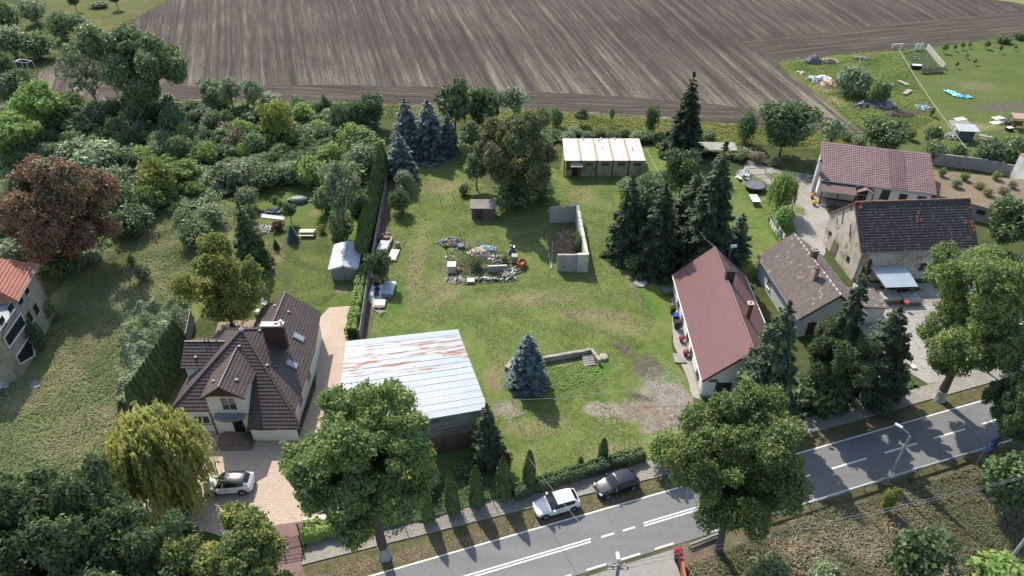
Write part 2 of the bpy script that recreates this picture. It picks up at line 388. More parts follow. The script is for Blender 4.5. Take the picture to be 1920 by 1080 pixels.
struct(sheet('field_headland', [(1385, 78), (1500, 66), (1700, 42), (1900, 22), (1990, 12), (2150, 40), (1920, 64), (1700, 90), (1560, 101), (1455, 113)], 0.016, band_mat('headland_soil_far', 16), 0.5, 2.5, 6))
struct(sheet('far_stubble', [(1865, 0), (1900, 4), (1960, 18), (2300, -20), (2300, -140), (1700, -140)], 0.014, ground_mat('far_grass', [GR_Y, GR_Y, (0.26, 0.24, 0.12), GR_L]), 0.5, 3))
struct(sheet('field_margin', [(200, 192), (367, 190), (640, 194), (987, 207), (1280, 225), (1480, 247), (1640, 252), (1640, 285), (1350, 268), (1240, 262), (1000, 232), (700, 212), (367, 212), (190, 215)], 0.018, ground_mat('margin_grass', [(0.1, 0.125, 0.03), (0.13, 0.15, 0.04), (0.2, 0.2, 0.07), (0.21, 0.19, 0.08)]), 0.4, 2))
struct(sheet('field_margin', [(150, 100), (200, 60), (320, -2), (420, -60), (250, -60), (60, 0), (20, 100)], 0.018, ground_mat('margin_grass_far', [(0.085, 0.11, 0.03), (0.12, 0.14, 0.04), (0.17, 0.17, 0.06), (0.24, 0.2, 0.1)]), 0.4, 2))
M_right = ground_mat('paddock_grass', [(0.09, 0.13, 0.035), (0.12, 0.165, 0.045), (0.15, 0.185, 0.06), (0.17, 0.175, 0.07)], [
    (1830, 162, 6, 4, 0, (0.2, 0.2, 0.1), (0.16, 0.17, 0.07), 0.5), (1890, 200, 10, 3, 10, dark_s, dark_s2, 0.35), (1835, 238, 7, 2.4, 5, yel, yel2, 0.6)])
struct(sheet('paddock', [(1690, 94), (1920, 68), (2300, 20), (2300, 330), (1900, 330), (1790, 300), (1640, 290), (1760, 230)], 0.020, M_right, 0.4, 2))
M_weed = ground_mat('weedy_grass', [(0.1, 0.135, 0.03), (0.14, 0.17, 0.035), (0.2, 0.2, 0.06), (0.22, 0.17, 0.09)], [
    (1545, 165, 3, 3.5, 0, (0.3, 0.22, 0.14), (0.36, 0.28, 0.19), .4), (1570, 192, 1.6, 5, 12, (0.36, 0.27, 0.17), (0.3, 0.22, 0.14), .3), (1640, 195, 5, 4, 0, dark_s, dark_s2, .4), (1700, 212, 8, 2, 0, soil, dark_s, .4),
    (1640, 220, 6, 3, 0, brt, GR_D, 0.5), (1480, 112, 6, 2, 0, brt, GR_M, .5)])
struct(sheet('weedy_lot', [(1456, 118), (1560, 104), (1690, 94), (1760, 230), (1650, 290), (1640, 252), (1590, 225), (1540, 182)], 0.024, M_weed, 0.3, 1.5))
# yards
M_conc = ground_mat('old_concrete', [(0.34, 0.32, 0.28), (0.4, 0.38, 0.34), (0.3, 0.28, 0.24), (0.22, 0.2, 0.16)], [(1455, 330, 2, 2, 0, GR_D, dirt, 0.4), (1500, 395, 1.2, 2, 0, GR_D, dirt, 0.4)], s2=2.0, bump=0.3, grain=0.25)
struct(sheet('yard_path', [(1395, 318), (1400, 300), (1460, 318), (1500, 325), (1545, 332), (1548, 392), (1560, 420), (1545, 480), (1520, 470), (1500, 450), (1480, 400), (1478, 372), (1440, 345)], 0.030, M_conc, 0.15, 1.0))
M_yard = ground_mat('gravel_yard', [(0.3, 0.28, 0.25), (0.42, 0.4, 0.37), (0.5, 0.48, 0.45), (0.24, 0.22, 0.18)], [(1770, 610, 2.5, 3, 0, (0.2, 0.2, 0.16), (0.26, 0.25, 0.2), .5), (1700, 560, 6, 2, 0, (0.2, 0.19, 0.17), (0.26, 0.24, 0.2), .5), (1850, 640, 5, 5, 0, dirt, soil2, .4)], s2=2.2, bump=0.5, grain=0.3)
struct(sheet('gravel_yard', [(1600, 530), (1850, 530), (1960, 600), (1960, 690), (1740, 720), (1690, 690), (1640, 640), (1580, 600)], 0.030, M_yard, 0.3, 1.5))
struct(sheet('side_yard', [(1258, 560), (1272, 556), (1316, 752), (1300, 745), (1280, 690), (1262, 640)], 0.034, ground_mat('concrete_strip', [(0.36, 0.34, 0.3), (0.42, 0.4, 0.35), (0.32, 0.3, 0.26), (0.27, 0.25, 0.2)], s2=2, bump=.3, grain=.25), 0.08, 0.8))
struct(sheet('soil_strip', [(676, 640), (694, 632), (712, 520), (735, 400), (752, 330), (724, 330), (700, 450)], 0.030, ground_mat('bare_soil', [soil, soil2, dirt, (0.1, 0.11, 0.05)]), 0.25, 1.0))

# road, kerbs, markings
def band(name, f0, f1, x0, x1, z, mat, thick=0.0, n=1, parent=None):
    xs = [x0+(x1-x0)*k/n for k in range(n+1)]
    pl = [(x, f0(x)) for x in xs]+[(x, f1(x)) for x in reversed(xs)]
    return sheet(name, pl, z, mat, px=False, thick=thick, parent=parent)
t = NT('asphalt'); n1 = t.noise(0.4, 5, t.mapr(t.geo.outputs['Position'], (0.12, 1.2, 1), (0, 0, -0.314))); n2 = t.noise(2.2, 6, rough=0.7)
c = t.ramp(t.math('ADD', t.math('MULTIPLY', n1, 0.6), t.math('MULTIPLY', n2, 0.4)), [(0.35, (0.142, 0.144, 0.143)), (0.65, (0.192, 0.194, 0.192))])
cr = t.vor(0.09, t.mapr(t.geo.outputs['Position'], (1, 0.5, 1)), 'Distance', 'DISTANCE_TO_EDGE')
c = t.mix(t.ramp(cr, [(0.0, 0.3), (0.004, 0.0)]), c, (0.06, 0.06, 0.062))
c = t.mix(t.ramp(t.vor(0.13, None, 'Distance'), [(0.04, 0.5), (0.06, 0.0)]), c, (0.09, 0.092, 0.095))
M_asph = t.fin(c, 0.8, t.bump(t.noise(30, 3), 0.3, 0.01), 0, 0.3)
struct(band('road', ynear, yfar, -70, 150, 0.024, M_asph))
t = NT('road_paint'); wn = t.noise(9, 5, rough=0.75); M_paint = t.fin(t.mix(t.ramp(wn, [(0.52, 0.0), (0.68, 0.55)]), (0.72, 0.72, 0.7), (0.3, 0.3, 0.3)), 0.6)
def mark(f0, f1, x0, x1): return band('road_marking', f0, f1, x0, x1, 0.029, M_paint)
marks = [mark(lambda x: yfar(x)-0.16, lambda x: yfar(x)-0.02, -70, 150)]
for k in range(-30, 30):
    x0 = 5.1+k*0.0
mk = []
marks.append(mark(lambda x: ynear(x)+0.10, lambda x: ynear(x)+0.22, 17.5, 150))
for x in (3.2, 6.2, 9.2, 12.2, -0.5, -4): marks.append(mark(lambda x: ynear(x)+0.10, lambda x: ynear(x)+0.26, x, x+1.7))
yc = lambda x: ynear(x)+2.78
for d in (-0.14, 0.14):
    marks.append(mark(lambda x, d=d: yc(x)+d-0.07, lambda x, d=d: yc(x)+d+0.07, -60, 6.8))
    marks.append(mark(lambda x, d=d: yc(x)+d-0.07, lambda x, d=d: yc(x)+d+0.07, 11.6, 24.0))
for x0, x1 in ((7.75, 8.9), (9.7, 10.8), (26.2, 28.1), (30.4, 34.2), (36.2, 39.9), (41.9, 45.6), (47.7, 51.4), (53.5, 57.2), (59.3, 63)):
    marks.append(mark(lambda x: yc(x)-0.09, lambda x: yc(x)+0.09, x0, x1))
for m_ in marks: struct(m_)

def paver_mat(name, c1, c2, mortar, bw=0.4, rh=0.2, rot=0.3, stain=None, msize=0.02, hue=None):
    t = NT(name); v = t.mapr(t.geo.outputs['Position'], (1, 1, 1), (0, 0, -rot))
    b = t.n.new('ShaderNodeTexBrick'); b.inputs['Scale'].default_value = 1.0; b.inputs['Brick Width'].default_value = bw; b.inputs['Row Height'].default_value = rh
    b.inputs['Mortar Size'].default_value = msize; b.inputs['Bias'].default_value = 0.0
    b.inputs['Color1'].default_value = (*c1, 1); b.inputs['Color2'].default_value = (*c2, 1); b.inputs['Mortar'].default_value = (*mortar, 1)
    t.lk(v, b.inputs['Vector']); f = b.outputs[0]
    f = t.mix(t.ramp(t.noise(0.5, 6, rough=0.65), [(0.42, 0.0), (0.72, 0.6)]), f, stain or tuple(x*0.6 for x in c2))
    return t.fin(f, 0.9, t.bump(b.outputs[1], -0.4, 0.02), 0, 0.15)
M_side = paver_mat('pavement_blocks', (0.34, 0.32, 0.28), (0.27, 0.25, 0.22), (0.13, 0.12, 0.1), 0.5, 0.25, 0.6, (0.2, 0.19, 0.14))
def sw_o(x): return yfar(x)+np.interp(x, [-70, -18, -14.5, 2, 13.5, 30, 150], [3.0, 2.9, 2.8, 2.24, 1.75, 1.9, 1.9])
def sw_i(x): return yfar(x)+np.interp(x, [-70, -18, -12, 2, 14, 30, 150], [4.9, 4.8, 4.6, 3.96, 3.7, 3.7, 3.7])
struct(band('pavement', sw_o, sw_i, -17.6, 14.6, 0.10, M_side, 0.12, 30))
struct(band('pavement', sw_o, sw_i, 19.5, 120, 0.10, M_side, 0.12, 30))
M_kerb = pm('kerb_concrete', (0.33, 0.32, 0.29), (0.24, 0.23, 0.2), 2, 0.9)
struct(band('kerb', lambda x: sw_o(x)-0.10, lambda x: sw_o(x)-0.004, -17.6, 14.6, 0.115, M_kerb, 0.11, 30))
struct(band('kerb', lambda x: sw_o(x)-0.10, lambda x: sw_o(x)-0.004, 19.5, 120, 0.115, M_kerb, 0.11, 30))
M_red = paver_mat('red_paving', (0.33, 0.2, 0.19), (0.25, 0.155, 0.15), (0.14, 0.1, 0.095), 0.2, 0.1, 0.1)
struct(sheet('driveway_apron', [(470, 1030), (480, 990), (514, 985), (566, 978), (566, 1060), (575, 1085), (545, 1130), (400, 1130)], 0.046, M_red))
struct(sheet('driveway_apron', [(1240, 858), (1300, 842), (1330, 870), (1262, 912)], 0.046, M_red))
M_drive = paver_mat('driveway_blocks', (0.56, 0.45, 0.36), (0.47, 0.37, 0.29), (0.28, 0.22, 0.17), 0.35, 0.18, 0.0, (0.42, 0.33, 0.26), 0.02)
struct(sheet('driveway', [(250, 950), (340, 880), (375, 800), (560, 822), (592, 727), (596, 600), (617, 577), (656, 574), (652, 640), (645, 720), (640, 965), (566, 988), (514, 1000), (440, 1015)], 0.040, M_drive))
struct(sheet('terrace', [(410, 603), (492, 600), (480, 640), (400, 640)], 0.044, paver_mat('terrace_blocks', (0.4, 0.3, 0.25), (0.33, 0.25, 0.2), (0.2, 0.15, 0.12), 0.3, 0.3, 0)))
struct(sheet('junction_apron', [(1090, 1085), (1160, 1062), (1270, 1028), (1266, 1050), (1285, 1110), (1060, 1130)], 0.034, ground_mat('light_asphalt', [(0.26, 0.25, 0.23), (0.31, 0.3, 0.28), (0.34, 0.33, 0.3), (0.24, 0.23, 0.2)], s2=2.4, bump=.2, grain=.2)))
# ------------------------------------------------------------------ buildings
def obw(name, mb, mats, root, smooth=False):
    """part whose points were given in world metres"""
    c, s_ = math.cos(-root.rotation_euler.z), math.sin(-root.rotation_euler.z); L = root.location
    mb.v = [((x-L.x)*c-(y-L.y)*s_, (x-L.x)*s_+(y-L.y)*c, z-L.z) for x, y, z in mb.v]
    return obj(name, mb, mats, root, smooth)
M_white = wall_mat('white_render', (0.72, 0.71, 0.68), (0.5, 0.48, 0.43), 0.3)
M_whiteold = wall_mat('weathered_render', (0.6, 0.6, 0.57), (0.25, 0.26, 0.25), 0.7, 0.5)
M_frame = pm('window_frame', (0.75, 0.75, 0.74), (0.65, 0.65, 0.64), 4, 0.5, 0)
M_dframe = pm('dark_frame', (0.07, 0.05, 0.04), (0.05, 0.04, 0.03), 4, 0.6, 0)
M_glass = pm('window_glass', (0.03, 0.04, 0.05), (0.06, 0.07, 0.08), 2, 0.08, 0, 0, 0.8)
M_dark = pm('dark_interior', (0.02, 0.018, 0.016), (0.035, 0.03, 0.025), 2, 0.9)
M_gutter = pm('gutter_metal', (0.33, 0.33, 0.34), (0.25, 0.25, 0.26), 3, 0.4, 0.1, 0.3)
M_wgutter = pm('white_gutter', (0.75, 0.75, 0.75), (0.62, 0.62, 0.62), 3, 0.4, 0.1)
M_wood = pm('weathered_wood', (0.22, 0.17, 0.12), (0.13, 0.1, 0.075), 3, 0.9)
M_dwood = pm('dark_wood', (0.09, 0.05, 0.035), (0.06, 0.035, 0.025), 3, 0.7)
M_brick = tile_mat('red_brick', (0.28, 0.12, 0.08), (0.2, 0.1, 0.07), 0.25, 0.08, 0.0, None, 0.9)
M_metal = pm('galvanised_metal', (0.5, 0.52, 0.54), (0.4, 0.42, 0.44), 2, 0.4, 0.1, 0.6, 0.5)
M_black = pm('black_plastic', (0.02, 0.02, 0.022), (0.03, 0.03, 0.03), 3, 0.5, 0.1)
M_concrete = pm('grey_concrete', (0.33, 0.32, 0.3), (0.2, 0.19, 0.17), 1.2, 0.95, 0.5)

def window(root, c, n, w, h, fr=None, glass=None, mull=1, sill=True, name='window', world=False, rec=0.0, sillmat=None, t=0.07):
    fr = fr or M_frame; glass = glass or M_glass; P = obw if world else obj
    c = Vector(c); n = norm(Vector((n[0], n[1], 0))); u = Vector((-n.y, n.x, 0)); z = Vector((0, 0, 1))
    R = Matrix((u, n, z)).transposed()
    f = MB()
    for s_ in (-1, 1):
        f.box(c+u*s_*(w/2-t/2)+n*0.03, (t, 0.07, h), M=R); f.box(c+z*s_*(h/2-t/2)+n*0.028, (w-2*t, 0.06, t), M=R)
    for k in range(mull): f.box(c+u*(-w/2+w*(k+1)/(mull+1))+n*0.03, (t*0.8, 0.07, h-2*t), M=R)
    fo = P(name, f, fr, root)
    g = MB(); g.box(c+n*0.012, (w-t, 0.02, h-t), M=R)
    if world: po = obw('pane', g, glass, root); po.parent = fo
    else: po = obj('pane', g, glass, fo)
    if sill:
        s2 = MB(); s2.box(c-z*(h/2+0.04)+n*0.07, (w+0.2, 0.16, 0.06), M=R)
        so_ = P('sill', s2, sillmat or fr, root); so_.parent = fo
    return fo
def door(root, c, n, w, h, mat, world=False, name='door'):
    P = obw if world else obj
    c = Vector(c); n = norm(Vector((n[0], n[1], 0))); u = Vector((-n.y, n.x, 0)); z = Vector((0, 0, 1)); R = Matrix((u, n, z)).transposed()
    f = MB(); f.box(c+z*(h/2)+n*0.02, (w, 0.06, h), M=R)
    for k in range(3): f.box(c+z*(h*(0.2+0.3*k))+n*0.06, (w*0.7, 0.03, h*0.2), M=R)
    fo = P(name, f, mat, root); g = MB(); g.box(c+z*(h*0.5)+u*(w*0.4)+n*0.09, (0.04, 0.08, 0.16), M=R); ho = P('handle', g, M_metal, root); ho.parent = fo
    return fo
def chimney(root, c, sx, sy, z0, z1, mat, capmat=None, pots=1, parent=None, world=False, cap=0.12):
    P = obw if world else obj
    m = MB(); m.box((c[0], c[1], (z0+z1)/2), (sx, sy, z1-z0))
    o = P('chimney', m, mat, root)
    k = MB(); k.box((c[0], c[1], z1+cap/2), (sx+0.16, sy+0.16, cap)); 
    ko = P('chimney_cap', k, capmat or M_concrete, root); ko.parent = parent or root
    for i in range(pots):
        o2 = (i-(pots-1)/2)*0.34; p = MB(); p.box((c[0]+(o2 if sx >= sy else 0), c[1]+(0 if sx >= sy else o2), z1+cap+0.02), (0.2, 0.2, 0.05)); P('flue', p, M_dark, root).parent = ko
    if parent is not None: o.parent = parent; ko.parent = o
    return o

def gable(name, label, x, y, a, L, W, he, hr, wallm, roofm, ov=0.35, course=0.35, lift=0.05, gut=None, ridgem=None, group=None, vergem=None, tiles=True, cat='house', base=None):
    """roof outline L x W seen from above; walls stand ov inside it"""
    r = thing(name, label, cat, (x, y, 0), a, group)
    e0, e1, w0, w1 = ov, L-ov, ov, W-ov; sl = (hr-he)/(W/2); hz = he+ov*sl-0.12; top = hr-0.12
    m = MB()
    for (p, q) in (((w0, e0), (w1, e0)), ((w1, e0), (w1, e1)), ((w1, e1), (w0, e1)), ((w0, e1), (w0, e0))):
        if p[1] == q[1]: m.poly([(*p, 0), (*q, 0), (*q, hz), (W/2, p[1], top), (*p, hz)])
        else: m.poly([(*p, 0), (*q, 0), (*q, hz), (*p, hz)])
    obj('wall', m, wallm, r)
    rf = MB()
    Lf = [(0, 0, he), (W/2, 0, hr), (W/2, L, hr), (0, L, he)]; Rt = [(W/2, 0, hr), (W, 0, he), (W, L, he), (W/2, L, hr)]
    for pl in (Lf, Rt):
        rf.slab([Vector(p)-Vector((0, 0, 0.01)) for p in pl], 0.12, 0)
        if tiles: rf.tiled(pl, course, lift)
        else: rf.poly([Vector(p)+Vector((0, 0, 0.012)) for p in (pl if norm((Vector(pl[1])-Vector(pl[0])).cross(Vector(pl[2])-Vector(pl[0]))).z > 0 else pl[::-1])])
    ro = obj('roof', rf, roofm, r)
    rg = MB()
    if tiles:
        n = int(L/0.4)
        for k in range(n): rg.tube([(W/2, L*k/n, hr+0.02), (W/2, L*(k+1)/n+0.03, hr+0.045)], [0.13, 0.11], 6, m=k % 2 if isinstance(ridgem, list) else 0)
    else: rg.tube([(W/2, 0, hr-0.01), (W/2, L, hr-0.01)], 0.11, 6)
    obj('ridge', rg, ridgem or roofm, ro)
    for yy in (-0.03, L+0.03):
        vg = MB()
        for s_ in (-1, 1):
            A = Vector((W/2, yy, hr-0.08)); B = Vector((W/2+s_*W/2, yy, he-0.08)); d = B-A
            M = Matrix((norm(d), Vector((0, 1, 0)), norm(d).cross(Vector((0, 1, 0))))).transposed(); vg.box((A+B)/2-Vector((0, 0, .06)), (d.length-0.12, 0.05, 0.22), M=M)
        obj('verge_board', vg, vergem or M_dwood, ro)
    for xx, wx in ((-0.07, w0-0.08), (W+0.07, w1+0.08)):
        gt = MB(); gt.tube([(xx, 0, he-0.08), (xx, L, he-0.08)], 0.075, 6); obj('gutter', gt, gut or M_gutter, r)
        for yy in (e0+0.2, e1-0.2): gt = MB(); gt.tube([(wx, yy, 0.1), (wx, yy, he-0.1), (xx, yy, he-0.08)], 0.05, 6); obj('downpipe', gt, gut or M_gutter, r)
    if base:
        b = MB(); b.prism([(w0-.02, e0-.02), (w1+.02, e0-.02), (w1+.02, e1+.02), (w0-.02, e1+.02)], 0, 0.35); obj('plinth', b, base, r)
    return r, ro
# --- white house with the maroon sheet roof
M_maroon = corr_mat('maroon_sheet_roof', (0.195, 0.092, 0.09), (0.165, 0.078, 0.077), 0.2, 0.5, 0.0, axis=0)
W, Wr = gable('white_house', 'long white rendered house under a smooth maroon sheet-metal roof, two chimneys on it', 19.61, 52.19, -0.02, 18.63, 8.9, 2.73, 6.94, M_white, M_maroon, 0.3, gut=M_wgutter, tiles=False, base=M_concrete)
chimney(W, (4.75, 12.3), 0.95, 0.6, 6.2, 7.9, tile_mat('dark_brick', (0.09, 0.07, 0.06), (0.06, 0.05, 0.045), 0.25, 0.08, 0.0), M_black, 2, Wr)
chimney(W, (5.6, 6.6), 0.5, 0.5, 5.6, 7.7, M_brick, pm('pale_cap', (0.5, 0.4, 0.3)), 1, Wr)
for yy in (2.6, 8.6, 14.8): window(W, (0.3, yy, 1.5), (-1, 0), 1.1, 1.3, M_dframe)
door(W, (0.3, 6.2, 0.1), (-1, 0), 1.1, 2.1, M_dwood); door(W, (0.3, 12.0, 0.1), (-1, 0), 1.0, 2.1, pm('red_door', (0.2, 0.05, 0.05)))
window(W, (5.3, 0.3, 4.3), (0, -1), 1.6, 1.2, M_dframe, mull=2); window(W, (2.4, 0.3, 1.6), (0, -1), 1.6, 1.2, M_dframe, mull=1); window(W, (6.3, 0.3, 1.6), (0, -1), 1.4, 1.2, M_dframe)
m = MB()
for k in range(4): m.box((0.9+k*0.0+0.32, 0.24, 2.32+k*0.1-0.0), (1.1-k*0.12, 0.03, 0.085))
obj('wood_vent', m, M_wood, W)
m = MB(); m.box((-0.9, 6.2, 0.09), (1.3, 1.5, 0.18)); obj('doorstep', m, M_concrete, W)
# --- grey-brown roofed house beside it
M_gbt = tile_mat('brown_concrete_tiles', (0.175, 0.14, 0.128), (0.125, 0.1, 0.092), 0.28, 0.34, 0.55, (0.25, 0.22, 0.18), 0.9, ((0.26, 0.22, 0.19), 0.04))
M_ridge_w = [pm('ridge_mortar', (0.5, 0.48, 0.44), (0.36, 0.34, 0.31), 3), pm('ridge_tile_brown', (0.2, 0.16, 0.14), (0.14, 0.11, 0.1), 3)]
Mh, Mr = gable('grey_house', 'pale house with mottled grey-brown tiles, white-mortared ridge, between maroon-roofed house and barn', 32.66, 61.87, 0.09, 12.86, 8.13, 2.93, 6.08, wall_mat('pale_blue_render', (0.6, 0.63, 0.62), (0.34, 0.37, 0.37), 0.6, 0.5), M_gbt, 0.3, ridgem=M_ridge_w)
chimney(Mh, (4.3, 7.7), 0.75, 0.6, 5.5, 6.95, M_brick, None, 2, Mr); chimney(Mh, (3.1, 4.3), 0.5, 0.5, 4.8, 6.9, pm('plastered_chimney', (0.4, 0.36, 0.3), (0.27, 0.24, 0.2)), M_brick, 1, Mr)
window(Mh, (0.3, 3.4, 1.5), (-1, 0), 1.0, 1.25); window(Mh, (0.3, 8.8, 1.5), (-1, 0), 1.0, 1.25); window(Mh, (4.0, 0.3, 1.6), (0, -1), 1.2, 1.2)
door(Mh, (2.0, 0.3, 0.1), (0, -1), 1.0, 2.0, M_dwood)
m = MB(); m.prism([(8.15, 1.9), (11.6, 1.9), (11.6, 5.2), (8.15, 5.2)], 0, 2.3); an = obj('annex', m, M_whiteold, Mh)
m = MB(); q = [(7.9, 1.6, 2.9), (11.9, 1.6, 2.35), (11.9, 5.5, 2.35), (7.9, 5.5, 2.9)]; m.slab(q, 0.1); m.tiled(q, 0.34, 0.05); obj('annex_roof', m, M_gbt, an)
# --- the dark tiled barn
M_dkt = tile_mat('old_dark_tiles', (0.1, 0.08, 0.076), (0.062, 0.052, 0.052), 0.2, 0.33, 0.7, (0.2, 0.185, 0.175), 0.85, ((0.17, 0.13, 0.12), 0.08))
M_orange = pm('orange_tiles', (0.5, 0.15, 0.07), (0.36, 0.12, 0.07), 3, 0.8)
M_barnw = wall_mat('crumbling_render', (0.56, 0.51, 0.43), (0.26, 0.24, 0.2), 0.85, 0.5, (0.46, 0.66), (0.45, 0.28, 0.19), 0.57, 0.6)
B, Br = gable('tiled_barn', 'large old barn with crumbling cream gable and dark mossy tiled roof edged in orange', 43.17, 82.68, -1.51, 15.12, 9.73, 4.51, 8.96, M_barnw, M_dkt, 0.12, 0.36, 0.055, cat='barn', ridgem=pm('worn_ridge_tiles', (0.36, 0.15, 0.1), (0.16, 0.1, 0.085), 2), vergem=pm('worn_verge_tiles', (0.24, 0.11, 0.085), (0.12, 0.08, 0.07), 2))
def on_slope(px, py): return None
m = MB(); R_ = random.Random(5)
sl = math.atan2(8.96-4.51, 9.73/2)
def roof_tile(mb, x, y, W=9.73, he=4.51, hr=8.96, up=0.1):
    z = hr-(x-W/2)*(hr-he)/(W/2)+0.085; M = Matrix.Rotation(sl, 3, 'Y'); mb.box((x, y, z), (0.34, 0.24, 0.05), M=M)
for (cx, cy, n_, sp) in ((6.6, 8.3, 4, 0.2), (7.6, 14.6, 16, 0.22), (5.3, 0.6, 3, 0.2), (5.6, 14.9, 6, 0.1)):
    for k in range(n_): roof_tile(m, round((cx+R_.gauss(0, sp*1.4))/0.36)*0.36, min(14.95, round((cy+R_.gauss(0, sp))/0.25)*0.25))
rt_ = obj('replaced_tiles', m, M_orange, Br)
door(B, (9.61, 1.6, 0.1), (1, 0), 1.4, 2.3, pm('oxide_door', (0.12, 0.04, 0.035))); window(B, (9.61, 9, 2.0), (1, 0), 1.1, 1.0, M_dframe); window(B, (7.3, 0.12, 1.9), (0, -1), 0.7, 0.8, M_dframe, M_dark, 0, False)
door(B, (3.6, 0.12, 0.05), (0, -1), 1.5, 2.2, M_wood); window(B, (1.6, 0.12, 2.2), (0, -1), 0.6, 0.6, M_dframe, M_dark, 0, False)
m = MB()
for x0, y0, z0, x1, z1 in ((3.0, 0, 6.6, 3.5, 4.9), (5.4, 0, 6.0, 6.1, 4.6), (2.0, 0, 5.0, 2.6, 4.2)): m.tube([(x0, 0.07, z0), (x1, 0.07, z1)], 0.06, 5)
obj('gable_beams', m, pm('old_timber', (0.25, 0.17, 0.12)), B)
# metal canopy against the barn
cn = thing('lean_to', 'pale blue corrugated metal lean-to canopy on posts against the front of the barn', 'lean-to', tuple(G(1676, 545)))
q = [G(1632, 500, 2.7), G(1698, 499, 2.7), G(1722, 537, 2.2), G(1662, 539, 2.2)]
m = MB(); m.slab(q, 0.05); obw('roof_sheet', m, corr_mat('blue_grey_sheet', (0.45, 0.52, 0.58), (0.36, 0.43, 0.5), 0.25, 0.35, 0.4), cn)
for p in (q[2], q[3], q[0], q[1]):
    m = MB(); d = (sum(q, Vector())/4-p)*0.12+p; m.box((d.x, d.y, d.z/2), (0.12, 0.12, d.z-0.06)); obw('post', m, M_wood, cn)
m = MB()
for k in range(3): m.tube([(q[3]*(1-k/2)+q[2]*(k/2))-Vector((0, 0, 0.12)), (q[0]*(1-k/2)+q[1]*(k/2))-Vector((0, 0, 0.12))], 0.06, 4)
obw('rafter', m, M_wood, cn)
# --- house with the brown-red tiled single slope at the back right
P0, P1 = G(1537, 337.5, 3.0), G(1755, 364, 3.0); P2, P3 = G(1739.5, 287.7, 5.8), G(1537, 265, 5.8)
A = thing('tiled_bungalow', 'long low white bungalow with faded brownish-red pantile roof behind the barn', 'house', (P0.x, P0.y, 0))
ax = norm(Vector((P1.x-P0.x, P1.y-P0.y, 0))); ay = Vector((-ax.y, ax.x, 0)); La = (P1-P0).length; Da = ((P3-P0)*1.0).dot(ay)
def AP(u, v, z): p = Vector((P0.x, P0.y, 0))+ax*u+ay*v; return Vector((p.x, p.y, z))
m = MB(); c4 = [(0.35, 0.4), (La-0.35, 0.4), (La-0.35, Da-0.2), (0.35, Da-0.2)]
zz = lambda v: 3.0+(5.8-3.0)*v/Da-0.12
for i in range(4):
    p, q_ = c4[i], c4[(i+1) % 4]; m.poly([AP(*p, 0), AP(*q_, 0), AP(*q_, zz(q_[1])), AP(*p, zz(p[1]))])
obw('wall', m, M_white, A)
M_brt = tile_mat('brown_red_pantiles', (0.27, 0.165, 0.165), (0.21, 0.13, 0.13), 0.3, 0.35, 0.6, (0.36, 0.3, 0.29), 0.5)
m = MB(); q = [AP(0, 0, 3.0), AP(La, 0, 3.0), AP(La-0.4, Da, 5.8), AP(0, Da, 5.8)]; m.slab([p-Vector((0, 0, .02)) for p in q], 0.12); m.tiled(q, 0.36, 0.05)
ar = obw('roof', m, M_brt, A)
m = MB(); q = [AP(La*0.62, 0.2, 3.0+0.13), AP(La*0.76, 0.2, 3.0+0.13), AP(La*0.74, Da-0.2, 5.8+0.06), AP(La*0.6, Da-0.2, 5.8+0.06)]; m.tiled(q, 0.36, 0.05); obw('darker_strip', m, tile_mat('darker_pantiles', (0.2, 0.125, 0.12), (0.16, 0.1, 0.1), 0.3, 0.35, 0.6, None, 0.5), A).parent = ar
m = MB(); n_ = int(Da/0.4)
for k in range(n_): a_ = AP(La-0.4*k/n_, Da*k/n_, 3.0+2.8*k/n_+0.06); m.box(a_, (0.16, 0.42, 0.08), math.atan2(ax.y, ax.x))
obw('verge_tiles', m, pm('faded_orange_tiles', (0.36, 0.15, 0.1), (0.25, 0.12, 0.09), 3), A).parent = ar
m = MB(); m.tube([AP(0, -0.08, 2.92), AP(La, -0.08, 2.92)], 0.08, 6); obw('gutter', m, M_gutter, A)
n2 = (-ay.x, -ay.y)
for u_, ww, hh in ((6.6, 1.0, 0.9), (9.6, 1.2, 1.5), (14.6, 1.2, 0.9)): window(A, AP(u_, 0.4, 1.75), n2, ww, hh, M_dframe if u_ > 8 else M_frame, mull=1, world=True)
door(A, AP(12.1, 0.4, 0.1), n2, 1.1, 2.1, M_dwood, True)
# side chimney, veranda, little porch
m = MB(); c0 = AP(-0.3, 1.6, 0); m.box((c0.x, c0.y, 2.6), (0.6, 0.6, 5.2)); ck = obw('chimney', m, M_whiteold, A); m = MB(); m.box((c0.x, c0.y, 5.25), (0.75, 0.75, 0.1)); m.box((c0.x, c0.y, 5.4), (0.35, 0.35, 0.22), m=1); obw('chimney_cap', m, [M_concrete, M_dark], A).parent = ck
ve = MB(); q = [AP(0.3, -2.3, 2.35), AP(5.2, -2.3, 2.35), AP(5.2, 0.35, 2.75), AP(0.3, 0.35, 2.75)]; ve.slab(q, 0.08); vr = obw('veranda_roof', ve, pm('brown_bitumen', (0.17, 0.12, 0.1), (0.13, 0.09, 0.08), 2, 0.9), A)
for u_ in (0.4, 2.7, 5.1):
    m = MB(); c0 = AP(u_, -2.15, 1.15); m.box(c0, (0.14, 0.14, 2.3)); obw('veranda_post', m, M_dwood, A)
m = MB()
for k in range(5): m.box(AP(2.75, -2.15, 0.2+k*0.19), (4.7, 0.04, 0.15), math.atan2(ax.y, ax.x))
obw('veranda_panel', m, pm('slate_boards', (0.13, 0.14, 0.16), (0.1, 0.1, 0.12), 3, 0.7), A)
m = MB(); a_, b_, c_ = AP(5.3, -1.2, 2.3), AP(6.6, -1.2, 2.9), AP(7.9, -1.2, 2.3); d_, e_, f_ = AP(5.3, 0.3, 2.3), AP(6.6, 0.3, 2.9), AP(7.9, 0.3, 2.3)
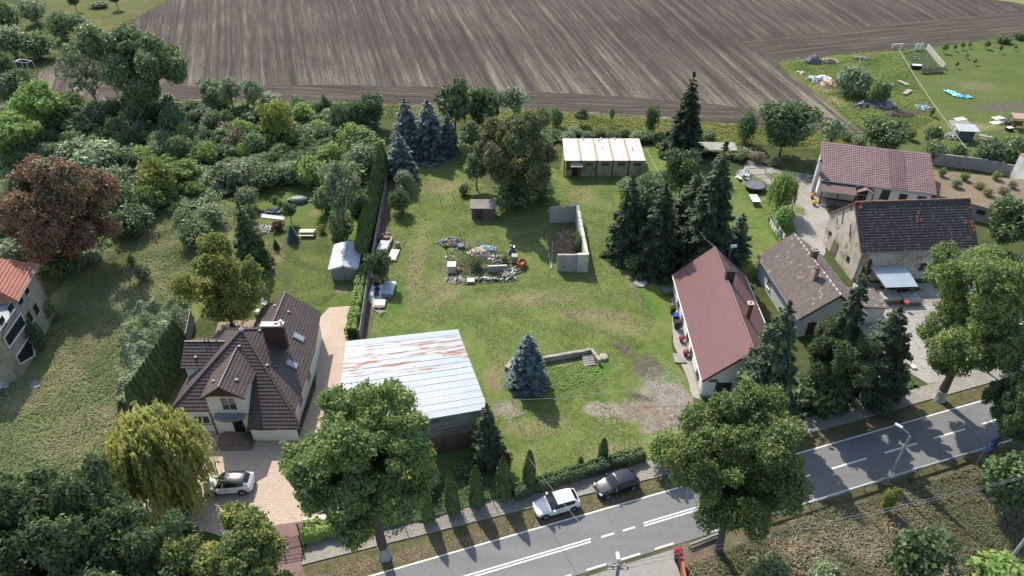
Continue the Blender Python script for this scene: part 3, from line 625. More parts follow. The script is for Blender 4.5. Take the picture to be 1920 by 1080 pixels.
m.slab([a_, b_, e_, d_], 0.08); m.slab([b_, c_, f_, e_], 0.08); obw('porch_roof', m, pm('porch_felt', (0.2, 0.14, 0.12), (0.15, 0.1, 0.09), 2, 0.9), A)
for u_ in (5.5, 7.7):
    m = MB(); m.box(AP(u_, -1.1, 1.12), (0.12, 0.12, 2.24)); obw('porch_post', m, M_dwood, A)
m = MB(); m.box(AP(6.6, 0.3, 1.1), (1.2, 0.08, 2.1), math.atan2(ax.y, ax.x)); obw('porch_door', m, M_dwood, A)
# --- low ruin full of weeds right of it
M_rw = wall_mat('sooty_block', (0.27, 0.26, 0.25), (0.13, 0.125, 0.12), 0.7, 0.6, bumps=0.6)
lr = thing('roofless_outbuilding', 'flat overgrown outbuilding with grey block front and dry weeds on top, right of the bungalow', 'outbuilding', tuple(G(1850, 395)))
q = [G(1757, 366, 2.4), G(1900, 402, 2.4), G(2010, 395, 2.4), G(1990, 345, 2.4), G(1745, 318, 2.4)]
m = MB(); m.prism([(p.x, p.y) for p in q], 0, 2.4); obw('wall', m, M_rw, lr)
m = MB(); m.poly([(p.x, p.y, 2.41) for p in q]); obw('weedy_roof', m, ground_mat('weedy_rubble', [(0.2, 0.16, 0.1), (0.28, 0.22, 0.15), (0.34, 0.28, 0.19), (0.16, 0.13, 0.08)], s2=1.8), lr)
a_, b_ = G(1757, 366, 2.4), G(1900, 402, 2.4); n2 = norm(Vector((a_.y-b_.y, b_.x-a_.x, 0))); n2 = -n2 if n2.y > 0 else n2
for k, (f_, ww, hh) in enumerate(((0.42, 1.1, 0.7), (0.62, 1.1, 0.7), (0.82, 1.0, 1.6))):
    p = a_.lerp(b_, f_); window(lr, (p.x, p.y, 1.5 if k < 2 else 1.0), (n2.x, n2.y), ww, hh, M_dframe, M_dark, 1, False, world=True)
def wall_run(name, label, cat, pts, h, th, mat, group=None, caps=None, z0=0.0):
    P = [G(*p) for p in pts]; r = thing(name, label, cat, (P[0].x, P[0].y, z0), 0, group); m = MB(); k = MB()
    for a, b in zip(P, P[1:]):
        d = b-a; c = (a+b)/2; an = math.atan2(d.y, d.x); m.box((c.x, c.y, z0+h/2), (d.length+th*0.0, th, h), an)
        n = max(1, int(d.length/2.4))
        if caps is not None:
            for i in range(n+1): p = a.lerp(b, i/n); k.box((p.x, p.y, z0+h/2+0.05), (0.16, th+0.08, h+0.12), an)
    obw('wall_panel', m, mat, r)
    if caps is not None: obw('post', k, caps, r)
    return r
M_blk = wall_mat('block_wall', (0.3, 0.29, 0.27), (0.16, 0.155, 0.14), 0.7, 0.7, bumps=0.7)
wall_run('boundary_wall', 'long grey block wall behind the overgrown outbuilding at the right edge', 'wall', [(1748, 308), (1830, 318), (1925, 338)], 2.0, 0.3, M_blk)
m = MB(); a_ = G(1905, 345); m.box((a_.x, a_.y+0.0, 2.2), (0.5, 3.4, 4.4)); cw = tag(obj('gable_stub', m, M_whiteold), 'standing cream stub of a broken gable wall at the right edge', 'wall remnant')
m = MB(); m.box((a_.x, a_.y, 4.45), (0.6, 3.5, 0.1)); obj('coping', m, M_orange, cw)

# --- barn with the rusty metal roof
zt = 5.2; TL, TR = G(648.5, 640, zt), G(858.6, 617.6, zt); BR, BL = G(915.5, 767, zt), G(628, 816, zt)
T = thing('metal_roof_barn', 'broad shed under silver corrugated sheets streaked with orange rust, block front wall', 'shed', ((TL.x+BR.x)/2, (TL.y+BR.y)/2, 0))
cen = (TL+TR+BR+BL)/4
def ins(p, k=0.965): return cen+(p-cen)*k
m = MB(); Q = [ins(p) for p in (BL, BR, TR, TL)]
for i in range(4):
    a_, b_ = Q[i], Q[(i+1) % 4]; m.poly([(a_.x, a_.y, 0), (b_.x, b_.y, 0), (b_.x, b_.y, zt-.1), (a_.x, a_.y, zt-.1)])
t = NT('brick_and_block'); z = t.sep(t.tc.outputs['Object'])[2]; wv = t.noise(1.5, 5)
br = t.n.new('ShaderNodeTexBrick'); br.inputs['Scale'].default_value = 1; br.inputs['Brick Width'].default_value = 0.3; br.inputs['Row Height'].default_value = 0.1; br.inputs['Mortar Size'].default_value = 0.012
br.inputs['Color1'].default_value = (0.17, 0.08, 0.055, 1); br.inputs['Color2'].default_value = (0.12, 0.06, 0.045, 1); br.inputs['Mortar'].default_value = (0.2, 0.17, 0.14, 1); t.lk(t.tc.outputs['UV'], br.inputs['Vector'])
bl = t.mix(t.ramp(t.noise(1.0, 6, t.mapr(t.tc.outputs['Object'], (0.5, 0.5, 2.5))), [(0.4, 0.0), (0.65, 1.0)]), (0.25, 0.24, 0.22), (0.12, 0.115, 0.105))
M_bb = t.fin(t.mix(t.ramp(t.math('ADD', t.math('DIVIDE', z, 5.0), t.math('MULTIPLY', wv, 0.08)), [(0.50, 0.0), (0.515, 1.0)]), br.outputs[0], bl), 0.95, t.bump(wv, 0.4, 0.05))
obw('wall', m, M_bb, T)
# overlapping sheets, rust concentrated on the upper courses
def corrug(t0, c, rust_rng, name):
    pass
t = NT('rusty_corrugated'); uv = t.tc.outputs['UV']; u_ = t.sep(uv)
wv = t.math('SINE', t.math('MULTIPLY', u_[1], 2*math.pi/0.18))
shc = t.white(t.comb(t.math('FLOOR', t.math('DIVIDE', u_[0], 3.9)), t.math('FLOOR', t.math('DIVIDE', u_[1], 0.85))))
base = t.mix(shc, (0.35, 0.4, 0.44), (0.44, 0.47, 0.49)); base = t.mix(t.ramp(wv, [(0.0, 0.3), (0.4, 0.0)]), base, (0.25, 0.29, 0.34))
rn = t.noise(1.0, 8, t.mapr(uv, (0.30, 2.6, 1)), 0.6); yy_ = t.ramp(t.math('DIVIDE', u_[1], 14.0), [(0.0, -0.3), (0.44, -0.24), (0.50, 0.02), (0.9, 0.06), (0.965, -0.12)])
yy_ = t.math('ADD', t.ramp(t.math('DIVIDE', u_[1], 14.0), [(0.48, 0.0), (0.53, 0.30), (0.9, 0.34), (0.975, 0.1)]), t.math('MULTIPLY_ADD', shc, 0.14, -0.36))
rf_ = t.ramp(t.math('ADD', rn, yy_), [(0.59, 0.0), (0.63, 1.0)])
rc = t.mix(t.noise(6, 4), (0.36, 0.14, 0.085), (0.22, 0.1, 0.07)); f_ = t.mix(rf_, base, rc)
M_rust = t.fin(f_, 0.42, t.bump(wv, 0.6, 0.03), 0.15, 0.5)
m = MB(); rows = 14
for k in range(rows):
    f0, f1 = k/rows, (k+1)/rows; L0, R0, L1, R1 = BL.lerp(TL, f0), BR.lerp(TR, f0), BL.lerp(TL, min(1, f1+0.01)), BR.lerp(TR, min(1, f1+0.01))
    up0, up1 = 0.05, 0.02
    pts = [L0+Vector((0, 0, up0)), R0+Vector((0, 0, up0)), R1+Vector((0, 0, up1)), L1+Vector((0, 0, up1))]
    Wd = (R0-L0).length; y0, y1 = f0*14.0, f1*14.0
    m.poly(pts, 0, [(0, y0), (Wd, y0), (Wd, y1), (0, y1)]); m.poly([L0, R0, pts[1], pts[0]], 0, [(0, y0)]*4)
m.slab([BL, BR, TR, TL], 0.08, 1)
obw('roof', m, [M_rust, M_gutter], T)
m = MB(); m.box(((BL.x+BR.x)/2+1.5, (BL.y+BR.y)/2+0.62, 1.6), (2.2, 0.08, 2.0), 0.22); obw('vent_board', m, M_dwood, T)

# --- small shed, garden shed
sr = G(905, 406); s1 = thing('wooden_hut', 'tiny dark hut with a grey corrugated roof standing alone on the lawn', 'hut', tuple(sr))
q = [G(881, 391, 1.9), G(930, 391, 1.9), G(929, 373.5, 2.3), G(881, 373.5, 2.3)]
m = MB(); m.slab(q, 0.06); obw('roof', m, corr_mat('fibre_cement', (0.3, 0.28, 0.25), (0.2, 0.185, 0.165), 0.18, 0.9, 0), s1)
m = MB(); x0, x1, y0, y1 = q[0].x+0.2, q[1].x-0.15, q[0].y+0.12, q[2].y-0.1
m.prism([(x0, y0), (x1, y0), (x1, y1), (x0, y1)], 0, 1.85); obw('wall', m, wall_mat('sooty_brick', (0.16, 0.12, 0.1), (0.08, 0.065, 0.055), 0.8, 1.5), s1)
m = MB(); m.box(((x0*2+x1)/3, y0-0.03, 0.85), (0.9, 0.06, 1.6)); obw('door', m, M_dwood, s1)
m = MB(); m.box((q[1].x-0.6, (q[1].y+q[2].y)/2, 2.16), (0.35, 0.2, 0.1)); obw('roof_stone', m, M_white, s1)
M_shd = corr_mat('shed_roof_sheet', (0.47, 0.53, 0.57), (0.42, 0.48, 0.52), 0.3, 0.4, 0.3); M_shw = corr_mat('shed_wall_sheet', (0.26, 0.3, 0.31), (0.22, 0.26, 0.27), 0.2, 0.5, 0.2)
Sh, Shr = gable('garden_shed', 'grey metal garden shed with silver gabled roof beyond the end of the driveway', -23.34, 72.98, 0.07, 5.85, 3.6, 1.95, 2.45, M_shw, M_shd, 0.22, tiles=False, cat='shed', vergem=M_shd, gut=M_shd)
for s_ in (-1, 1):
    m = MB(); m.box((1.8+s_*0.72, 0.19, 0.98), (1.36, 0.04, 1.85)); m.box((1.8+s_*0.06, 0.17, 0.98), (0.05, 0.05, 1.85)); obj('door', m, M_shw, Sh)

# --- long panel building
ca = G(1058, 333); Cc = thing('panel_building', 'long low cream prefab building with stained ribbed roof in five bays', 'outbuilding', (8.45, 101.5, 0))
m = MB(); m.prism([(0.1, 0.1), (12.75, 0.1), (12.75, 7.1), (0.1, 7.1)], 0, 2.95); obj('wall', m, wall_mat('algae_panels', (0.42, 0.38, 0.28), (0.16, 0.16, 0.08), 0.8, 0.7, (0.42, 0.62)), Cc)
M_crf = corr_mat('stained_ribbed_roof', (0.56, 0.52, 0.48), (0.5, 0.44, 0.39), 0.26, 0.6, 0.05, (0.36, 0.24, 0.18), 0, (2.0, 0.35, 1), 0.6)
for k in range(5):
    x0, x1 = k*2.57-0.05, (k+1)*2.57-0.2
    m = MB(); q = [(x0, -0.25, 2.98), (x1+.1, -0.25, 2.98), (x1+.1, 7.3, 3.25), (x0, 7.3, 3.25)]; m.slab(q, 0.07); obj('roof_bay', m, M_crf, Cc)
    m = MB(); m.box((x0-0.02, 0.06, 1.48), (0.16, 0.14, 2.96)); obj('pilaster', m, M_dwood, Cc)
    if k: m = MB(); m.box((x0-0.03, 3.5, 3.15), (0.22, 7.5, 0.08), M=Matrix.Rotation(math.atan2(.27, 7.5), 3, 'X')); obj('roof_joint', m, pm('ochre_felt', (0.33, 0.26, 0.15), (0.25, 0.2, 0.12)), Cc)
    if k: window(Cc, (x0+1.35, 0.1, 2.15), (0, -1), 1.35, 0.75, pm('cream_frame', (0.42, 0.38, 0.3)), mull=0)
door(Cc, (1.65, 0.1, 0.1), (0, -1), 1.0, 2.0, pm('maroon_door', (0.07, 0.025, 0.03))); window(Cc, (0.7, 0.1, 1.9), (0, -1), 0.6, 1.2, M_dframe)
m = MB(); m.box((1.8, -0.45, 2.35), (1.9, 1.1, 0.07), M=Matrix.Rotation(0.25, 3, 'X')); obj('door_canopy', m, pm('pale_board', (0.5, 0.47, 0.38)), Cc)
m = MB()
for xx, yy in ((3.4, 6.9), (5.9, 6.6), (6.4, 7.1), (8.6, 7.0), (11.1, 3.4)): m.lathe((xx, yy, 3.2), [(0.11, 0), (0.11, 0.22), (0.17, 0.24), (0.02, 0.36)], 8)
obj('roof_vent', m, M_wgutter, Cc)

# --- roofless ruin with heap inside
ru = thing('ruined_walls', 'three rough whitewashed walls of a roofless ruin open to the left, on the lawn', 'ruin', (7.7, 81, 0))
M_ru1 = wall_mat('grey_ruin_render', (0.4, 0.38, 0.35), (0.2, 0.19, 0.18), 0.6, 0.7, (0.42, 0.65), (0.34, 0.22, 0.17), 0.67, 0.5)
M_ru2 = wall_mat('pale_ruin_render', (0.56, 0.54, 0.48), (0.34, 0.3, 0.25), 0.7, 0.8, (0.42, 0.62), (0.4, 0.24, 0.18), 0.64, 0.5)
def ragged(mb, a, b, th, h0, h1, seed, step=0.35, amp=0.12, m=0):
    R = random.Random(seed); a, b = Vector((*a, 0)), Vector((*b, 0)); d = b-a; n = max(2, int(d.length/step)); nn = Vector((-d.y, d.x, 0)).normalized()*th/2
    hs = [h0+(h1-h0)*i/n+R.uniform(-amp, amp) for i in range(n+1)]; P = [a+d*i/n for i in range(n+1)]
    for i in range(n):
        p, q, z = P[i], P[i+1], Vector((0, 0, 1)); A_, B_, C_, D_ = p-nn, q-nn, q+nn, p+nn; h, k = hs[i]*z, hs[i+1]*z
        mb.poly([A_, B_, B_+k, A_+h], m); mb.poly([C_, D_, D_+h, C_+k], m); mb.poly([A_+h, B_+k, C_+k, D_+h], m)
    p, q = P[0], P[-1]; mb.poly([p+nn, p-nn, p-nn+hs[0]*z, p+nn+hs[0]*z], m); mb.poly([q-nn, q+nn, q+nn+hs[-1]*z, q-nn+hs[-1]*z], m)
m = MB(); ragged(m, (5.45, 87.5), (9.1, 87.7), 0.35, 2.55, 2.75, 3); obw('back_wall', m, M_ru1, ru)
m = MB(); ragged(m, (9.35, 87.9), (9.6, 82.6), 0.42, 2.9, 2.5, 4, 0.4, 0.15); ragged(m, (9.6, 82.59), (9.72, 75.45), 0.42, 2.3, 2.75, 5, 0.5, 0.06); obw('side_wall', m, M_ru2, ru)
m = MB(); ragged(m, (5.9, 75.4), (8.5, 75.35), 0.3, 2.6, 2.7, 6, 0.5, 0.04); obw('front_wall', m, M_ru1, ru)
m = MB(); ragged(m, (8.51, 75.3), (9.95, 75.25), 0.42, 2.8, 2.85, 7, 0.6, 0.03); obw('corner_pier', m, M_ru2, ru)
m = MB(); m.box((6.75, 75.24, 0.75), (0.3, 0.05, 0.18)); m.box((9.93, 75.3, 1.1), (0.07, 0.2, 0.3)); obw('hole', m, M_dark, ru)

# --- derelict house at the left edge
Lh = thing('derelict_house', 'crumbling yellow-grey derelict house with orange-red tiled roof at the left edge', 'house', (-58, 60, 0))
M_der = wall_mat('derelict_render', (0.42, 0.36, 0.26), (0.2, 0.18, 0.15), 0.8, 0.5, (0.4, 0.62), (0.3, 0.16, 0.12), 0.62, 0.6)
A1, A2, A3 = Vector((-53.4, 54.6, 0)), Vector((-54.1, 60.4, 0)), Vector((-55.6, 66.6, 0)); H1, H2 = 6.4, 7.0
def VP(px, py, a, b):
    d = b-a; n = Vector((-d.y, d.x, 0)); q = G(px, py, 0); o = Vector((0, 0, CAM_H)); r = q-o; t_ = (a-o).dot(n)/r.dot(n); return o+r*t_
m = MB(); bk = Vector((-11, -1.5, 0))
for a_, b_, h_ in ((A1, A2, H1), (A2, A3, H2)):
    Z = Vector((0, 0, h_)); m.poly([a_, b_, b_+Z, a_+Z])
Z = Vector((0, 0, H1)); m.poly([A1+bk, A1, A1+Z, A1+bk+Z]); Z = Vector((0, 0, H2)); m.poly([A3, A3+bk, A3+bk+Z, A3+Z]); m.poly([A2+Vector((0, 0, H1)), A2+bk+Vector((0, 0, H1)), A2+bk+Z, A2+Z][::-1])
obw('wall', m, M_der, Lh)
M_redt = tile_mat('orange_red_tiles', (0.42, 0.15, 0.1), (0.33, 0.12, 0.085), 0.25, 0.36, 0.6, (0.3, 0.2, 0.16), 0.7)
oo = Vector((0.5, 0.05, 0)); up = Vector((0, 0, 7)); e0, e1 = A2+oo+up+Vector((0, -.4, 0)), A3+oo+up+Vector((0, .4, 0)); r0, r1 = e0+Vector((-5.5, 1.0, 3.4)), e1+Vector((-5.5, -3.0, 3.4))
m = MB(); m.slab([e0, e1, r1, r0], 0.15); m.tiled([e0, e1, r1, r0], 0.36, 0.07); m.slab([e0+Vector((-11.5, -1, 0)), e0, r0], 0.15); m.tiled([e0+Vector((-11.5, -1, 0)), e0, r0], 0.36, 0.07); m.slab([e1, e1+Vector((-11.5, -1, 0)), r1], .15); rr = obw('roof', m, M_redt, Lh)
m = MB(); m.tube([e0+Vector((.05, 0, -.1)), e1+Vector((.05, 0, -.1))], 0.09, 6); m.tube([A3+Vector((0.08, -.1, 0)), A3+Vector((0.08, -.1, 7))], .06, 5); obw('gutter', m, M_gutter, Lh)
m = MB(); f0, f1 = A1+Vector((0.35, -.3, H1)), A2+Vector((0.35, -.1, H1)); m.slab([f0, f1, f1+bk+Vector((0, 0, 0.6)), f0+bk+Vector((0, 0, 0.6))], 0.16); obw('front_roof', m, pm('grey_felt', (0.36, 0.37, 0.38), (0.27, 0.27, 0.28), 1, 0.7), Lh)
n1 = norm(Vector((A2.y-A1.y, A1.x-A2.x, 0))); n3 = norm(Vector((A3.y-A2.y, A2.x-A3.x, 0)))
k8 = 1080/280
def quad_px(pts, a, b, n_, off):
    return [VP(x/k8, 460+y/k8, a, b)+n_*off for x, y in pts]
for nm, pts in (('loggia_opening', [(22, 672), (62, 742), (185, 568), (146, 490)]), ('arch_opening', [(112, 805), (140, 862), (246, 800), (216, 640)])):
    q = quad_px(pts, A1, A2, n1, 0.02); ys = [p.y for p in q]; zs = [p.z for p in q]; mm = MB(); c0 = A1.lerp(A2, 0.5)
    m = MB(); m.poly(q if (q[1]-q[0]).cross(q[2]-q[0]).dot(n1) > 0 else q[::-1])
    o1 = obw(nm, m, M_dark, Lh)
    m = MB()
    for i in range(4): m.tube([q[i]+n1*.05, q[(i+1) % 4]+n1*.05], 0.12, 4)
    obw('surround', m, M_whiteold, Lh).parent = o1
for pts, a_, b_, n_ in (([(60, 425), (100, 500)], A1, A2, n1), ([(0, 530), (35, 590)], A1, A2, n1), ([(120, 350), (160, 425)], A2, A3, n3), ([(165, 280), (205, 350)], A2, A3, n3), ([(235, 420), (285, 505)], A2, A3, n3), ([(195, 490), (230, 550)], A2, A3, n3)):
    q = quad_px([((pts[0][0]+pts[1][0])/2, (pts[0][1]+pts[1][1])/2)], a_, b_, n_, 0.0)[0]; window(Lh, (q.x, q.y, max(q.z, 0.9)), (n_.x, n_.y), 0.95, 1.25, M_dframe, M_dark, 1, True, world=True, sillmat=M_whiteold)
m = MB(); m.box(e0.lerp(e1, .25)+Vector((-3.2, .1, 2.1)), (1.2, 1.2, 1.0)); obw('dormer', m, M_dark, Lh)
# --- the modern house with the dark brown tiles
M_dbt = tile_mat('dark_brown_tiles', (0.115, 0.085, 0.074), (0.085, 0.064, 0.057), 0.3, 0.36, 0.75, None, 0.45)
H = thing('modern_house', 'white house with steep dark brown tiled roofs, front dormer and long brown chimney', 'house', (-27, 53, 0))
B0 = Vector((-27.2, 54.0, 8.0)); xw, xe = -33.2, -21.2; SL = 0.72
def zf(y): return 8.0-(54.0-y)*SL
def zw(x): return 8.0-(-27.2-x)*(4.7/6.0)
def ze(x): return 8.0-(x+27.2)*(4.7/6.0)
def zn(y): return 8.0-(y-54.0)*0.80
roof = MB()
def face(pts, course=0.36):
    pts = [Vector(p) for p in pts]
    n = norm((pts[1]-pts[0]).cross(pts[2]-pts[0])); n = n if n.z > 0 else -n
    roof.slab([p-n*0.012 for p in pts], 0.16, 1); roof.tiled(pts, course, 0.06)
yf = 47.5; yl = 46.1
SW = (xw, yf, zf(yf)); 
face([SW, (-29.45, yf, zf(yf)), (-29.45, 51.75, zf(51.75)), B0]) if False else None
# front face in convex pieces: left, under the dormer ridge, right with its lower eave
face([SW, (-29.3, yf, zf(yf)), (-29.3, 50.6, zf(50.6)), (-28.2, 52.9, zf(52.9)), B0])
face([(-25.55, yl, zf(yl)), (-20.4, yl, zf(yl)), (-21.2, yf, zf(yf)), B0, (-27.2, 52.9, zf(52.9)), (-25.55, 50.5, zf(50.5))])
face([(-28.2, 52.9, zf(52.9)), (-27.2, 52.9, zf(52.9)), B0])
face([(-29.3, 50.6, zf(50.6)), (-25.55, 50.6, zf(50.6)), (-27.2, 52.9, zf(52.9)), (-28.2, 52.9, zf(52.9))])
# west face
t4 = 3.6; NWp = (B0.x-t4, 54+t4, 8-t4*4.7/6.0)
face([B0, NWp, (xw, 58.2, zw(xw)), SW])
# north face down to a low eave
face([B0, (-25.2, 56.0, 8-2*4.7/6), (-25.2, 58.4, 8-4.4*.78), (B0.x-t4, 54+t4+0.02, 8-t4*4.7/6)])
# east face and the wing
rz_ = 8-2*4.7/6.0
face([B0, (-25.2, 56.0, rz_), (xe, 56.0, ze(xe)), (xe, yf, ze(xe))])
face([(xe, yf, ze(xe)), (xe, yf, ze(xe)-0.001), (-20.4, yl, zf(yl)), ]) if False else None
wy = 62.3
face([(-25.2, 56.0, rz_), (-25.2, wy, rz_), (xe-0.6, wy, rz_-(xe-0.6+25.2)*0.783), (xe, 56.0, ze(xe))])
face([(-25.2, 56.0, rz_), (-25.2, wy, rz_), (-28.3, wy, rz_-3.1*0.72), (-28.3, 57.6, rz_-3.1*0.72)])
# west dormer roof
dz = 6.5; face([(-33.3, 51.6, 5.0), (-30.95, 51.6, 5.0), (-29.1, 53.9, dz), (-33.3, 53.9, dz)])
face([(-33.3, 53.9, dz), (-29.1, 53.9, dz), (-30.95, 56.2, 5.0), (-33.3, 56.2, 5.0)])
# front dormer roof
fx = -27.45; fz = 6.95; fy = 46.95
face([(-29.55, fy, 5.45), (fx, fy, fz), (fx, 52.5, fz), (-29.55, 50.4, 5.45)])
face([(fx, fy, fz), (-25.3, fy, 5.45), (-25.3, 50.4, 5.45), (fx, 52.5, fz)])
Hr = obw('roof', roof, [M_dbt, M_dwood], H)
M_rdg = pm('brown_ridge_tiles', (0.15, 0.115, 0.1), (0.11, 0.085, 0.075), 4, 0.45)
rg = MB()
def ridge(a, b, r=0.11):
    a, b = Vector(a), Vector(b); n = max(1, int((b-a).length/0.4))
    for k in range(n): rg.tube([a.lerp(b, k/n)+Vector((0, 0, .07)), a.lerp(b, min(1, (k+1.12)/n))+Vector((0, 0, .045))], [r, r*0.85], 6)
for a_, b_ in ((B0, SW), (B0, (-20.5, 46.4, 2.5)), (B0, NWp), (B0, (-25.2, 56, rz_)), ((-25.2, 56, rz_), (-25.2, wy, rz_)), ((-33.3, 53.9, dz), (-29.1, 53.9, dz)), ((fx, fy, fz), (fx, 52.5, fz))): ridge(a_, b_)
obw('ridge', rg, M_rdg, H).parent = Hr
m = MB(); m.lathe((B0.x, B0.y, 8.0), [(0.22, 0), (0.24, 0.1), (0.18, 0.22), (0.08, 0.32), (0.02, 0.42)], 10); obw('finial', m, M_wgutter, H).parent = Hr
# walls
m = MB()
def wl(pts2, h): 
    for a_, b_ in zip(pts2, pts2[1:]): m.poly([(*a_[:2], 0), (*b_[:2], 0), (*b_[:2], b_[2] if len(b_) > 2 else h), (*a_[:2], a_[2] if len(a_) > 2 else h)])
wl([(-32.7, 58.0), (-32.7, 47.75), (-29.3, 47.75)], 3.35)
wl([(-25.55, 47.4), (-25.55, 46.55), (-21.0, 46.55), (-21.6, 47.9), (-21.6, 56.0), (-22.1, 62.0)], 2.45)
m.poly([(-22.1, 62.0, 0), (-28.0, 62.0, 0), (-28.0, 62.0, 4.3), (-25.2, 62.0, rz_-.15), (-22.1, 62.0, 3.7)]); wl([(-28.0, 62.0), (-28.0, 57.9), (-32.7, 58.0)], 4.0)
m.poly([(-30.8, 57.75, 3.9), (-28.0, 57.75, 3.9), (-28.0, 57.6, 5.2), (-30.6, 57.6, 5.0)][::-1])
m.poly([(-21.6, 47.9, 2.4), (-21.6, 56.0, 2.4), (-21.6, 56.0, 3.45), (-21.6, 47.9, 3.3)])
m.poly([(-21.6, 56.0, 2.4), (-22.1, 62.0, 2.4), (-22.1, 62.0, 3.85), (-21.6, 56.0, 3.45)])
# gabled front bay
m.poly([(-29.3, 47.4, 0), (-25.55, 47.4, 0), (-25.55, 47.4, 5.45), (-26.4, 47.4, 6.05), (-28.5, 47.4, 6.05), (-29.3, 47.4, 5.45)])
m.poly([(-29.3, 50.6, 2), (-29.3, 47.4, 0), (-29.3, 47.4, 5.45), (-29.3, 50.6, 5.45)]); m.poly([(-25.55, 47.4, 0), (-25.55, 50.6, 2), (-25.55, 50.6, 5.45), (-25.55, 47.4, 5.45)])
m.poly([(-33.0, 51.9, 3.2), (-31.4, 51.9, 4.6), (-31.2, 51.9, 4.9), (-33.0, 51.9, 4.9)]); m.poly([(-33.0, 55.9, 3.2), (-33.0, 51.9, 3.2), (-33.0, 51.9, 4.9), (-33.0, 53.9, 6.35), (-33.0, 55.9, 4.9)])
obw('wall', m, M_white, H)
m = MB()
m.poly([(-29.5, 46.97, 5.38), (fx, 46.97, 6.85), (-25.35, 46.97, 5.38), (-26.35, 46.97, 5.75), (-28.55, 46.97, 5.75)][::-1]); m.poly([(-29.5, 46.97, 5.38), (-28.55, 46.97, 5.75), (-28.55, 47.42, 5.75), (-29.5, 47.42, 5.38)][::-1])
m.poly([(-28.55, 46.97, 5.76), (-26.35, 46.97, 5.76), (-26.35, 47.42, 5.76), (-28.55, 47.42, 5.76)][::-1])
m.poly([(-26.35, 46.97, 5.75), (-25.35, 46.97, 5.38), (-25.35, 47.42, 5.38), (-26.35, 47.42, 5.75)][::-1])
obw('soffit', m, M_dwood, H)
M_hfr = pm('white_upvc', (0.78, 0.78, 0.78), (0.72, 0.72, 0.72), 4, 0.35, 0)
window(H, (-27.25, 47.4, 4.35), (0, -1), 1.5, 1.75, M_hfr, mull=1, world=True, sill=False); window(H, (-30.6, 47.75, 1.75), (0, -1), 1.55, 1.15, M_hfr, mull=1, world=True, sillmat=M_gutter)
window(H, (-23.9, 46.55, 1.95), (0, -1), 1.7, 0.45, M_gutter, mull=0, world=True, sillmat=M_gutter)
for yy in (50.5, 54): window(H, (-21.6, yy, 1.5), (1, 0), 1.2, 1.2, M_hfr, world=True)
door(H, (-27.0, 47.4, 0.4), (0, -1), 1.05, 2.05, pm('near_black_door', (0.012, 0.01, 0.012), (0.02, 0.018, 0.02), 3, 0.35, 0), True)
m = MB(); pl = []
for k in range(13): a_ = -1+2*k/12; pl.append((-27.4+a_*1.5, 47.38-1.15*(1-0.45*a_*a_)))
pl += [(-25.9, 47.38), (-28.9, 47.38)]; m.prism(pl, 2.95, 3.07); obw('porch_canopy', m, pm('lead_grey', (0.23, 0.25, 0.27), (0.19, 0.2, 0.22), 2, 0.5, 0.1, 0.3), H)
m = MB(); m.box((-27.2, 46.6, 0.2), (2.9, 1.7, 0.4)); m.box((-27.2, 46.35, 0.1), (3.6, 2.15, 0.2)); obw('doorstep', m, pm('brown_step', (0.24, 0.16, 0.13), (0.18, 0.12, 0.1), 4, 0.8), H)
m = MB(); m.box((-29.35, 47.32, 1.6), (0.1, 0.1, 3.0)); m.box((-25.6, 47.3, 1.6), (0.09, 0.09, 3.0)); m.box((-32.6, 47.66, 1.6), (0.09, 0.09, 3.0))
m.tube([(xw-.05, yf-.06, zf(yf)-.06), (-29.4, yf-.06, zf(yf)-.06)], .07, 6); m.tube([(-25.6, yl-.06, zf(yl)-.06), (-20.4, yl-.06, zf(yl)-.06)], .07, 6); m.tube([(xe+.06, yf, ze(xe)-.06), (xe+.06, 56, ze(xe)-.06), (xe-.55, wy, rz_-(xe-.6+25.2)*.783-.06)], .07, 6)
obw('gutter', m, M_dwood, H)
# long chimney and small roof fittings
M_chb = tile_mat('brown_chimney_brick', (0.085, 0.05, 0.04), (0.06, 0.038, 0.032), 0.25, 0.08, 0.0, None, 0.7)
m = MB(); m.box((-24.1, 54.3, 6.9), (2.1, 0.55, 3.1)); ch = obw('chimney', m, M_chb, H); ch.parent = Hr
m = MB(); m.box((-24.1, 54.3, 8.52), (2.3, 0.75, 0.12)); m.box((-23.7, 54.3, 8.6), (0.3, 0.2, 0.05), m=1); obw('chimney_cap', m, [pm('pale_chimney_cap', (0.6, 0.56, 0.48), (0.5, 0.46, 0.4)), M_dark], H).parent = ch
m = MB(); m.lathe((-23.2, 54.3, 8.58), [(0.13, 0), (0.13, 0.25), (0.22, 0.28), (0.2, 0.4), (0.03, 0.5)], 10); obw('cowl', m, M_wgutter, H).parent = ch
def eastp(x, y, up=0.1): return Vector((x, y, ze(x)+up))
ea = math.atan(4.7/6.0)
for (px, py) in ((560.5, 632.5), (547.5, 683)):
    best = None
    for k in range(80):
        x = -25.0+k*0.05; z_ = ze(x)+0.1; g_ = G(px, py, z_)
        if best is None or abs(g_.x-x) < best[0]: best = (abs(g_.x-x), g_)
    c0 = best[1]; M = Matrix.Rotation(ea, 3, 'Y')
    m = MB(); m.box(c0, (1.25, 0.8, 0.12), M=M); sk = obw('skylight', m, M_gutter, H); sk.parent = Hr
    m = MB(); m.box(c0+M@Vector((0, 0, 0.07)), (1.05, 0.6, 0.03), M=M); gl = obw('pane', m, pm('skylight_glass', (0.3, 0.34, 0.37), (0.25, 0.29, 0.32), 2, 0.1, 0, 0, 0.9), H); gl.parent = sk
for c0, tp in (((-31.2, 53.8, 6.5), 1), ((-30.8, 53.8, 6.5), 1), ((-30.0, 53.8, 6.5), 1)):
    m = MB(); m.lathe(c0, [(0.06, 0), (0.06, 0.3), (0.1, 0.32), (0.02, 0.4)], 8); obw('vent_pipe', m, M_black, H).parent = Hr
